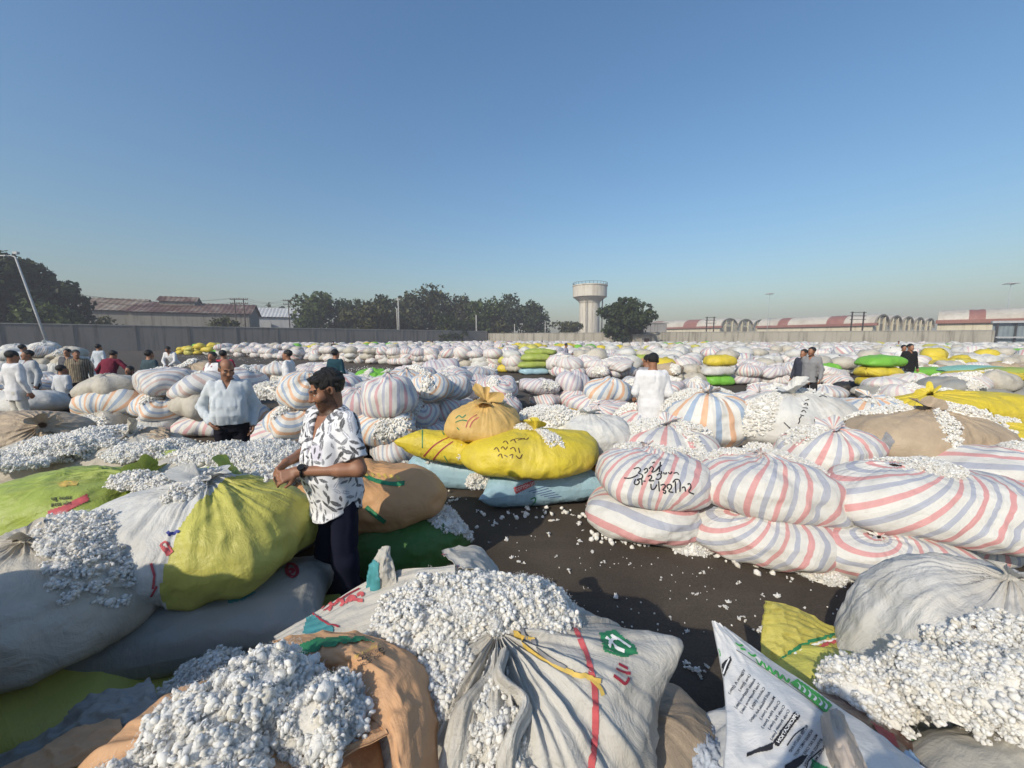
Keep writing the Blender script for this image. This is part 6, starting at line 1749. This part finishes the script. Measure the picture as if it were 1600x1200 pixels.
def person(label, pos, yaw, H=1.70, vox=.02, lean=0., shirt=(.7, .7, .7), trous=(.02, .02, .03), hair='black', sleeve='long', el=None, wr=None, kn=None, an=None,
           headyaw=0., headpitch=0., belly=.0, hem=.78, fine=False, face=False, beard=0., pattern=None, scarf=None, shoes=True, sit=0., group=None, skin=SK, bald=False, grip=(.5, .5), hands=None, tucked=False, pelvis=(0, 0)):
    """local frame: facing +y, his right hand on +x; feet on z=0; reference height 1.72"""
    root = empty('person', pos, label, 'person', group)
    sc = H/1.72; z0 = sit
    pv = np.array((pelvis[0], pelvis[1], .95 - z0)); R = rx(-lean)
    up = lambda p: R @ (np.array(p, float) - (0, 0, .95)) + pv
    SH = {1: up((.170, 0, 1.415)), -1: up((-.170, 0, 1.415))}
    el = el or {}; wr = wr or {}; kn = kn or {}; an = an or {}
    EL = {s_: np.array(el[s_]) if s_ in el else up((s_*.245, -.03, 1.13)) for s_ in (1, -1)}
    WR = {s_: np.array(wr[s_]) if s_ in wr else up((s_*.262, .05, .885)) for s_ in (1, -1)}
    HPj = {s_: pv + (s_*.09, 0, -.05) for s_ in (1, -1)}
    KN = {s_: np.array(kn[s_]) if s_ in kn else np.array((s_*.105, .02, .50)) for s_ in (1, -1)}
    AN = {s_: np.array(an[s_]) if s_ in an else np.array((s_*.115, -.02, .09)) for s_ in (1, -1)}
    neck = up((0, -.01, 1.46)); Rh = R @ rzm(headyaw) @ rx(-headpitch); hc = neck + R @ np.array((0, .03, .145)) + Rh @ np.array((0, .02*0, 0))
    hd = lambda p: hc + Rh @ np.array(p, float)
    allp = np.array([*SH.values(), *EL.values(), *WR.values(), *KN.values(), *AN.values(), hc, pv, up((0, .2, 1.2)), up((0, -.2, 1.2))])
    lo = allp.min(0) - .2; hi = allp.max(0) + .2; lo[2] = max(lo[2], -.02)
    Rz = rzm(yaw); W_ = lambda V: (V*sc) @ Rz.T + np.array(pos)
    ln = None if lean == 0 and z0 == 0 and pelvis == (0, 0) else (np.array(pv), R)
    tor = lambda g: [(pv[2]-.10, .165+g, .115+g, .0), (pv[2]-.02, .175+g, .125+g, 0), (pv[2]+.10, .155+g+belly*.5, .112+g+belly*.7, .01+belly*.6), (pv[2]+.22, .160+g+belly*.3, .115+g+belly*.5, .012+belly*.5),
                     (pv[2]+.36, .178+g, .122+g, .01), (pv[2]+.44, .172+g, .105+g, -.005), (pv[2]+.49, .130+g, .078+g, -.01), (pv[2]+.53, .075+g, .06+g, -.012)]
    # --- the body: one surface
    B = Field(lo, hi, vox)
    B.loft(tor(-.012), .03, ln)
    for s_ in (1, -1):
        B.cap(SH[s_], EL[s_], .050, .040, .03); B.cap(EL[s_], WR[s_], .040, .027, .02)
        m = EL[s_]*.7 + WR[s_]*.3; B.cap(m, EL[s_], .042, .036, .02)
        B.cap(HPj[s_], KN[s_], .075, .050, .03); B.cap(KN[s_], AN[s_], .050, .034, .02)
        B.cap(AN[s_]-(0, 0, .05), AN[s_]+(0, .12, -.06), .032, .026, .02)
        if hands and s_ in hands: hand(B, WR[s_], *hands[s_], s=1.0)
        else:
            d = unit(WR[s_]-EL[s_]); n = unit(np.array((-s_*.9, .3, 0))); hand(B, WR[s_], d, n, 1 if s_ < 0 else -1, grip[0], k=.006 if vox < .01 else .02)
    B.cap(neck - (0, 0, .04), hd((0, -.01, -.06)), .062, .056, .03)
    B.ell(hd((0, -.015, .03)), (.074, .094, .090), .02, R=Rh); B.ell(hd((0, .03, -.03)), (.060, .066, .085), .02, R=Rh)
    B.ell(hd((0, .040, -.075)), (.049, .050, .044), .02, R=Rh); B.cap(hd((-.012, .080, -.100)), hd((.012, .080, -.100)), .019, .019, .02)
    B.cap(hd((0, .090, .018)), hd((0, .110, -.024)), .0095, .013, .012); B.ell(hd((0, .114, -.029)), (.013, .013, .012), .008)
    for s_ in (1, -1):
        B.ell(hd((s_*.074, -.008, -.005)), (.013, .021, .033), .008, R=Rh)
        if fine or face:
            B.cap(hd((s_*.010, .090, .024)), hd((s_*.044, .082, .026)), .011, .010, .014)
            B.ell(hd((s_*.013, .101, -.033)), (.009, .010, .008), .006); B.ell(hd((s_*.041, .064, -.024)), (.026, .026, .024), .02)
            B.ell(hd((s_*.031, .098, .004)), (.016, .013, .011), .012, sub=True)
            B.cap(hd((s_*.018, .088, .010)), hd((s_*.044, .080, .008)), .0055, .005, .005)
            B.ell(hd((s_*.078, .000, -.003)), (.006, .012, .020), .006, sub=True)
    if fine or face:
        B.cap(hd((-.020, .090, -.058)), hd((.020, .090, -.058)), .008, .008, .008); B.cap(hd((-.018, .090, -.0705)), hd((.018, .090, -.0705)), .0088, .0088, .008)
        B.cap(hd((-.024, .102, -.0645)), hd((.024, .102, -.0645)), .003, .003, .004, sub=True)
    V, F = B.mesh()
    L = (V - hc) @ Rh                                   # head coordinates
    col = np.tile(skin, (len(V), 1)) * (1 + .10*fbm(V*9, 3, 2))[:, None]
    inh = (np.linalg.norm(L, axis=1) < .20) & (L[:, 2] > -.14)
    if beard:
        jw = inh & (L[:, 2] < -.030 - .35*np.maximum(0, .055-np.abs(L[:, 0]))*0) & (L[:, 1] > .0 + .0*L[:, 0]) & (L[:, 2] < -.045 + .5*(np.abs(L[:, 0])-.05).clip(0, .1) + .0)
        lip = (np.abs(L[:, 0]) < .024) & (L[:, 2] < -.051) & (L[:, 2] > -.079) & (L[:, 1] > .085)
        mus = inh & (np.abs(L[:, 0]) < .034) & (L[:, 2] < -.040) & (L[:, 2] > -.053) & (L[:, 1] > .08)
        side = inh & (np.abs(L[:, 0]) > .052) & (L[:, 2] < .01) & (L[:, 1] > -.005) & (L[:, 1] < .035) & (L[:, 2] > -.12)
        w = np.where((jw | side) & ~lip, beard, 0); w = np.where(mus, beard*.95, w)
        w = w*(.86 + .14*vnoise(L*160, 5)).clip(0, 1)
        col = col*(1-w[:, None]) + BEARD*w[:, None]
        col[lip & inh] = skin*np.array((.95, .72, .70))
    if fine or face:
        br = inh & (np.abs(np.abs(L[:, 0])-.030) < .020) & (np.abs(L[:, 2]-.0275-.10*(.03-np.abs(np.abs(L[:, 0])-.03))) < .0055) & (L[:, 1] > .06)
        col[br] = BEARD
    link('body', mesh('body', W_(V), F, [M_SKIN], col=col), root)
    if fine or face:
        for s_ in (1, -1):
            for nm, rr, m_, oy in (('eye', .0125, M_EYE, .0765), ('iris', .0062, M_IRIS, .0835)):
                b = bmesh.new(); bmesh.ops.create_icosphere(b, subdivisions=3, radius=rr); vv = np.array([v.co for v in b.verts]); ff = np.array([[v.index for v in f_.verts] for f_ in b.faces]); b.free()
                link(nm, mesh(nm, W_((vv + (s_*.031, oy, .003)) @ Rh.T + hc), ff, [m_]), root)
    # --- hair
    Hh = Field(hc - .2, hc + .2, min(vox, .012) if not fine else .004)
    if bald:
        Hh.ell(hd((0, -.026, .028)), (.081, .098, .084), .01, R=Rh); Hh.ell(hd((0, .045, .115)), (.052, .085, .050), .012, sub=True, R=Rh)
    else:
        Hh.ell(hd((0, -.024, .036)), (.084, .104, .090) if not fine else (.084, .104, .094), .01, R=Rh)
        if fine:
            for q in ((-.045, .042, .080), (-.015, .054, .086), (.02, .052, .087), (.05, .038, .080)): Hh.ell(hd(q), (.026, .026, .018), .02)
    Hh.ell(hd((0, .120, -.030)), (.085, .098, .104), .012, sub=True, R=Rh); Hh.ell(hd((0, .04, -.135)), (.12, .10, .085), .012, sub=True, R=Rh)
    for s_ in (1, -1): Hh.ell(hd((s_*.085, .005, -.012)), (.022, .030, .034), .008, sub=True)
    if vox < .02: Hh.warp(.006 if fine else .004, 55 if fine else 38, 11, (1, .6, .5))
    if (Hh.f < 0).any():
        V, F = Hh.mesh(); link('hair', mesh('hair', W_(V), F, [M_HAIRG if hair == 'grey' else M_HAIR]), root)
    # --- shirt
    S = Field(lo, hi, vox); hz = hem - z0
    rows = [(hz, (.185 if hem > .7 else .215)+belly*.4, (.140 if hem > .7 else .165)+belly*.4, .004)] + [r for r in tor(.022 if fine else .016 if hem > .7 else .034) if r[0] > hz + .04]
    S.loft(rows, .03, ln)
    for s_ in (1, -1):
        if sleeve == 'long':
            S.cap(SH[s_], EL[s_], .064, .060, .04); S.cap(EL[s_], WR[s_]*.97+EL[s_]*.03, .059, .041, .02)
        elif sleeve == 'rolled':
            S.cap(SH[s_], EL[s_], .070, .060, .04); S.cap(EL[s_], EL[s_]*.6+WR[s_]*.4, .058, .050, .02)
        else:
            e = SH[s_]*.22 + EL[s_]*.78; S.cap(SH[s_], e, .072, .070, .04)
            def cut(P, e=e, d=unit(EL[s_]-SH[s_]), s_=s_):
                t = (P-e) @ d; r = np.linalg.norm(P-e-t[..., None]*d, axis=-1); return np.where((r < .10), t, -1.)
            S.limit(cut)
    Ri = R
    def loc(P): return (P - pv) @ Ri + (0, 0, .95)
    def vneck(P):
        q = loc(P); x, y, z = q[..., 0], q[..., 1], q[..., 2]; zb = 1.21 if fine else 1.36
        d = np.minimum(np.minimum((z - zb)*.36 - np.abs(x), y - .02), .03)
        ring = .060 - np.sqrt(x*x + (y+.006)**2) if True else 0
        return np.maximum(d, np.where(z > 1.43, ring, -1))
    S.limit(vneck)
    if fine:
        def hemcut(P):
            q = loc(P); return (hem + .10*(np.abs(q[..., 0])/.20)**2.2 - .0*q[..., 1]) - q[..., 2] - .0
        def hc2(P):
            q = loc(P); d = hemcut(P); return np.where(q[..., 2] < .98, d, -1)
        S.limit(hc2)
    if vox < .025: S.warp(.007 if fine else .007, 9 if fine else 13, 21, (1, 1, .45))
    if fine:        # collar
        for s_ in (1, -1):
            pts = [(0, -.078, 1.475), (s_*.055, -.055, 1.480), (s_*.082, .005, 1.468), (s_*.075, .060, 1.435), (s_*.045, .105, 1.36), (s_*.018, .128, 1.27)]
            for a_, b_ in zip(pts[:-1], pts[1:]):
                S.cap(up(a_), up(b_), .017, .016, .008)
            S.cap(up((s_*.095, .062, 1.43)), up((s_*.075, .100, 1.37)), .014, .012, .02)
    V, F = S.mesh()
    base = np.array(shirt, float)
    col = np.tile(base, (len(V), 1)) * (1 + .06*fbm(V*6, 8, 2))[:, None]
    if pattern: col = pattern(V, loc(V), col)
    link('shirt', mesh('shirt', W_(V), F, [M_SHIRT], col=col), root)
    # --- trousers
    T = Field(lo, hi, vox)
    T.loft([(pv[2]-.12, .165, .125, 0), (pv[2]-.02, .178, .132, 0), (pv[2]+.07, .168, .125, .004)], .03)
    for s_ in (1, -1):
        T.cap(HPj[s_], KN[s_], .098, .075, .03); T.cap(KN[s_], AN[s_]+(0, 0, -.02), .074, .066, .03)
    if vox < .02: T.warp(.007, 8, 31, (1, 1, .8))
    V, F = T.mesh(); col = np.tile(np.array(trous, float), (len(V), 1))
    link('trousers', mesh('trousers', W_(V), F, [M_TROUS], col=col), root)
    if shoes:
        for s_ in (1, -1):
            q = Field(AN[s_]-(.08, .12, .10), AN[s_]+(.08, .25, .06), max(.012, vox*.6))
            q.ell(AN[s_]+(0, -.02, -.055), (.040, .060, .038), .03); q.ell(AN[s_]+(0, .09, -.062), (.044, .085, .030), .03)
            V, F = q.mesh()
            if len(V): V[:, 2] = np.maximum(V[:, 2], .002); link('shoe', mesh('shoe', W_(V), F, [M_SHOE]), root)
    if scarf is not None:
        q = Field(hc-.35, hc+.25, max(vox, .012)); pts = [(-.10, .12, 1.22), (-.09, .09, 1.38), (-.05, -.06, 1.47), (.05, -.075, 1.475), (.10, .02, 1.45), (.12, .11, 1.34), (.11, .13, 1.18)]
        for a_, b_ in zip(pts[:-1], pts[1:]): q.cap(up(a_), up(b_), .032, .034, .02)
        V, F = q.mesh(); link('scarf', mesh('scarf', W_(V), F, [M_SHIRT], col=np.tile(np.array(scarf, float), (len(V), 1))), root)
    return root, W_, hd, up, WR, EL

def leaves(V, L, col):
    """leaf print: slim dark leaves scattered over the white cloth"""
    rs = np.random.RandomState(4); out = col.copy()
    pick_ = []; order = rs.permutation(len(V))
    for i in order:
        p = V[i]
        if all(np.sum((p-V[j])**2) > .040**2 for j in pick_): pick_.append(i)
        if len(pick_) > 560: break
    from mathutils.kdtree import KDTree
    kd = KDTree(len(V)); [kd.insert(v, i) for i, v in enumerate(V)]; kd.balance()
    for n_, i in enumerate(pick_):
        d = unit(rs.normal(size=3)); o = unit(np.array((V[i][0], V[i][1]*1.4, 0)) + 1e-6); d = unit(d - o*(d@o)); s_ = np.cross(o, d)
        ln = rs.uniform(.022, .042); wd = ln*rs.uniform(.24, .34); tone = rs.choice((.06, .11, .20, .42), p=(.28, .3, .24, .18))
        for co_, j, dist in kd.find_range(V[i], ln*1.1):
            q = V[j]-V[i]; a = q@d; b = q@s_; h = q@o
            if abs(a) < ln and abs(b) < wd*(1-(a/ln)**2) and abs(h) < .035:
                vein = abs(b) < .0016
                out[j] = np.array((1, 1.02, 1.1))*(tone if not vein else tone*2.2)
    # buttons' placket and pocket edge
    x, y, z = L.T
    pl = (np.abs(x+.016) < .0022) & (y > .05) & (z < 1.22); out[pl] = out[pl]*.55
    pk = (np.abs(x+.085) < .045) & (z > 1.20) & (z < 1.29) & (y > .06)
    out[pk & (out[:, 0] > .2)] = np.array((.62, .60, .68))
    return out

def facing(dx, dy): return math.atan2(-dx, dy)

# ---- the man in the printed shirt ---------------------------------------------------------
mp = D(526, 800, 2.42); mp = np.array((mp[0], 2.42, 0))
LW, RW = np.array((-.005, .235, 1.135)), np.array((.125, .235, 1.165))
main = person('man in a white shirt printed with dark leaves picking at a tuft of cotton', mp, facing(-.56, -.83), 1.72, .0048, shirt=(.74, .74, .76), trous=(.010, .012, .026), sleeve='short', fine=True, beard=.9,
    el={-1: (-.285, .01, 1.135), 1: (.285, .02, 1.15)}, wr={-1: LW, 1: RW}, hands={-1: ((.42, .88, -.25), (.75, -.2, -.65), 1, .95), 1: ((-.30, .85, -.40), (-.75, -.1, -.65), -1, .95)},
    headyaw=-.30, headpitch=.38, belly=.035, hem=.77, pattern=leaves)
r0, W_, hd_, up_, WRm, ELm = main
wv = unit(LW - ELm[-1]); wc = LW - wv*.035
m = MB(); pts = []
u1 = unit(np.cross(wv, (0, 0, 1))); u2 = np.cross(u1, wv)
for j in range(17):
    a = 2*math.pi*j/16; pts.append(wc + (u1*math.cos(a) + u2*math.sin(a))*.036)
m.tube(W_(np.array(pts)), .007, 6, False); w_o = m.build('watch', M_WATCH, r0, True)
fdir = unit(np.array((-.35, .35, .6)))
f = MB(); c = wc + unit(fdir - wv*(fdir@wv))*.040
fd = unit(fdir - wv*(fdir@wv))
f.tube(W_(np.array([c - fd*.005, c + fd*.008])), .021, 16); f.build('watch_face', M_WATCH, r0, False)
V, F = bolls(W_(np.array([(.066, .372, 1.112), (.080, .368, 1.126), (.052, .376, 1.120)])), .020, 3, 3)
tag(link('cotton_tuft', mesh('cotton_tuft', V, F, [M_COTTON])), 'small tuft of cotton held between the fingers of the man in the printed shirt', 'cotton')

# ---- the man in the blue shirt -------------------------------------------------------------
q = D(360, 640, 4.6)
person('balding man in a pale blue shirt standing with hands on his hips', (q[0], 4.6, 0), facing(.42, -.91), 1.67, .0062, face=True, shirt=(.54, .58, .61), trous=(.012, .012, .018), hair='grey', bald=True, fine=False, belly=.05, beard=.35,
       el={1: (.32, -.12, 1.14), -1: (-.255, -.06, 1.13)}, wr={1: (.195, .08, .97), -1: (-.235, .04, .90)}, headyaw=.45, headpitch=.42, hem=.93)
# ---- the others ----------------------------------------------------------------------------
WHT = (.68, .68, .69)
def folk(px, py, y, label, f, shirt, trous=(.03, .03, .04), **k):
    q = D(px, py, y); kk = dict(vox=.014 if y < 9 else .02 if y < 16 else .03, H=1.68); kk.update(k)
    return person(label, (q[0], y, 0), facing(*f), shirt=shirt, trous=trous, **kk)
folk(1019, 600, 5.75, 'man in a long white shirt seen from behind beside the right pile', (.25, .97), WHT, (.02, .022, .045), hem=.66, headpitch=.35, H=1.70, vox=.010,
     wr={1: (.12, .22, 1.0), -1: (-.12, .22, 1.0)})
folk(1011, 600, 7.3, 'dark haired man almost hidden in front of the man in the long white shirt', (-.4, .9), (.30, .30, .32), H=1.62, vox=.016)
folk(24, 600, 7.6, 'man in white shirt and white trousers seen from behind at the left edge', (.2, .98), WHT, (.60, .58, .52), hem=.72, headpitch=.3)
folk(45, 560, 8.9, 'dark haired man partly hidden behind the man in white at the left edge', (-.3, -.95), (.42, .44, .46), H=1.66)
folk(35, 545, 13.5, 'distant man in a pale blue shirt behind the man in white at the left edge', (.1, 1), (.45, .50, .56), H=1.72)
folk(95, 575, 9.6, 'seated man whose dark head shows over the white sacks', (.2, 1), (.55, .58, .62), sit=.42, kn={1: (.12, .42, .52), -1: (-.12, .42, .52)}, an={1: (.12, .40, .09), -1: (-.12, .40, .09)})
folk(120, 560, 10.4, 'man in a brown striped shirt beside the lamp post foot', (.6, -.8), (.30, .25, .18), H=1.62, pattern=lambda V, L, c: np.where((np.sin(L[:, :1]*150) > .2), c*.35, c), vox=.016, headyaw=.4)
folk(106, 555, 11.6, 'dark man standing half behind the man in the brown striped shirt', (.3, -.9), (.10, .10, .11), H=1.62)
folk(154, 548, 14.5, 'man in a pale shirt standing behind the bending maroon shirt', (.1, 1), (.48, .53, .58), H=1.72)
folk(163, 560, 10.2, 'man in a maroon shirt bending forward with arms spread', (-.1, 1), (.16, .025, .045), lean=.42, H=1.66, el={1: (.40, .22, 1.12), -1: (-.40, .22, 1.12)}, wr={1: (.46, .36, .88), -1: (-.46, .36, .88)}, vox=.016)
folk(202, 570, 9.8, 'dark bearded man sitting low in a grey teal shirt', (.1, -1), (.12, .15, .16), sit=.46, kn={1: (.14, .42, .52), -1: (-.14, .42, .52)}, an={1: (.14, .40, .09), -1: (-.14, .40, .09)}, beard=.8, vox=.016)
folk(233, 560, 9.6, 'man in a dark teal shirt seen from behind, left of the bending white shirt', (.2, 1), (.055, .085, .10), H=1.64, vox=.016)
folk(272, 555, 15.5, 'man in white stooping over a dark bundle near the teal tarpaulin', (.1, -1), WHT, (.5, .5, .5), lean=.45, H=1.68, el={1: (.22, .30, 1.05), -1: (-.22, .30, 1.05)}, wr={1: (.08, .42, .90), -1: (-.08, .42, .90)})
folk(334, 570, 8.3, 'bearded man in a white shirt with a red scarf over his shoulder', (-.35, -.93), WHT, (.5, .48, .45), H=1.64, beard=.8, scarf=(.30, .03, .05), hem=.62, headyaw=.5, vox=.013,
     wr={1: (.02, .22, 1.02), -1: (-.04, .22, 1.00)})
folk(349, 560, 9.6, 'man in a bright pink red shirt behind the man with the scarf', (-.3, 1), (.42, .04, .07), H=1.64, vox=.014)
folk(451, 570, 9.0, 'man in a white shirt and pale trousers turned to the left in the middle distance', (-.9, -.2), WHT, (.55, .53, .5), H=1.66, hem=.74, vox=.013)
folk(524, 560, 9.6, 'man in a dark teal shirt behind the head of the man in the printed shirt', (.3, 1), (.018, .055, .075), H=1.66, vox=.013)
folk(676, 545, 45, 'distant man in pale clothes standing on the far sacks before the dark wall', (0, 1), (.5, .48, .42), (.04, .04, .04), H=1.7, vox=.04)
folk(850, 540, 70, 'tiny dark figure bending on the far sacks near the pale wall', (-.8, -.3), (.03, .03, .03), lean=.6, vox=.05)
folk(884, 550, 21.5, 'seated man in a grey shirt reading on the sacks below the yard tree', (.8, -.4), (.33, .32, .38), sit=.0, H=1.66, vox=.03, headpitch=.4, wr={1: (.1, .35, 1.12), -1: (-.1, .35, 1.12)})
folk(1254, 580, 10.4, 'man in a dark vest walking close beside a man in a grey jacket', (-.9, -.35), (.05, .055, .075), (.03, .03, .035), H=1.64, vox=.014, kn={1: (.1, .10, .50), -1: (-.1, -.08, .50)}, an={1: (.1, .20, .09), -1: (-.1, -.28, .12)})
folk(1266, 580, 10.2, 'man in a grey jacket and dark trousers walking left past the white sack', (-.85, -.45), (.24, .24, .25), (.035, .035, .04), H=1.70, vox=.014, kn={1: (.1, .13, .50), -1: (-.1, -.06, .50)}, an={1: (.1, .24, .09), -1: (-.1, -.26, .12)}, beard=.5)
folk(1419, 570, 13.5, 'man in a black shirt and jeans behind the tall green and yellow stack', (-.1, -1), (.018, .018, .02), (.10, .13, .17), H=1.74, vox=.017)
folk(1409, 570, 15.0, 'man in white half hidden behind the man in the black shirt', (-.4, -.9), WHT, (.5, .5, .5), H=1.68, vox=.022)
folk(1403, 545, 40, 'distant man sitting on sacks in front of the pale wall panels', (-.5, -.8), (.35, .36, .38), vox=.04)
folk(521, 540, 38, 'tiny distant man showing over the sacks beyond the teal shirt', (0, 1), (.05, .05, .05), vox=.05)

# ---- out of view; bystanders and sack pile are added to shade the near sacks ----------------------
person('photographer with both arms raised, standing among the sacks', (.10, -.34, 0), facing(.25, .97), 1.74, .02, shirt=(.20, .24, .35), el={1: (.30, .12, 1.40), -1: (-.30, .12, 1.40)}, wr={1: (.10, .22, 1.62), -1: (-.10, .22, 1.62)})
person('bystander in a grey shirt left of the photographer', (-3.0, .05, 0), facing(.6, .8), 1.72, .02, shirt=(.25, .25, .26))
person('bystander in a brown shirt beyond the left edge of the picture', (-3.45, 1.0, 0), facing(.6, .8), 1.72, .02, shirt=(.22, .16, .10))
for k, (x, y, z, m_, lab) in enumerate([(-2.75, .62, .22, 'white', 'white sack at the left bottom of the pile beyond the left edge'), (-1.75, .40, .22, 'cream', 'cream sack at the right bottom of the pile beyond the left edge'),
        (-2.7, .64, .62, 'white', 'white sack in the second layer of the pile beyond the left edge'), (-1.8, .42, .62, 'red_blue', 'striped sack in the second layer of the pile beyond the left edge'),
        (-2.65, .66, 1.02, 'cream', 'cream sack in the third layer of the pile beyond the left edge'), (-1.85, .36, 1.02, 'white', 'white sack in the third layer of the pile beyond the left edge'), (-2.5, .60, 1.30, 'grey', 'grey sack on top of the pile beyond the left edge')]):
    sack(KIND[m_], (x, y, z), (.58, .44, .23), m_, lab, tie=(0, .2, 1), seed=90+k, res=(48, 22), group='sacks piled beyond the left edge')
# ================================================================ HAZE
hz = bpy.data.materials.new('haze'); hz.use_nodes = True
t = hz.node_tree; t.nodes.clear()
o = t.nodes.new('ShaderNodeOutputMaterial'); v = t.nodes.new('ShaderNodeVolumePrincipled')
v.inputs['Color'].default_value = (.84, .83, .90, 1); v.inputs['Density'].default_value = 0.0014
t.links.new(v.outputs[0], o.inputs['Volume'])
hb = MB().box((0, 0, 15), (860, 860, 32)).build('haze', hz)
tag(hb, kind='stuff')
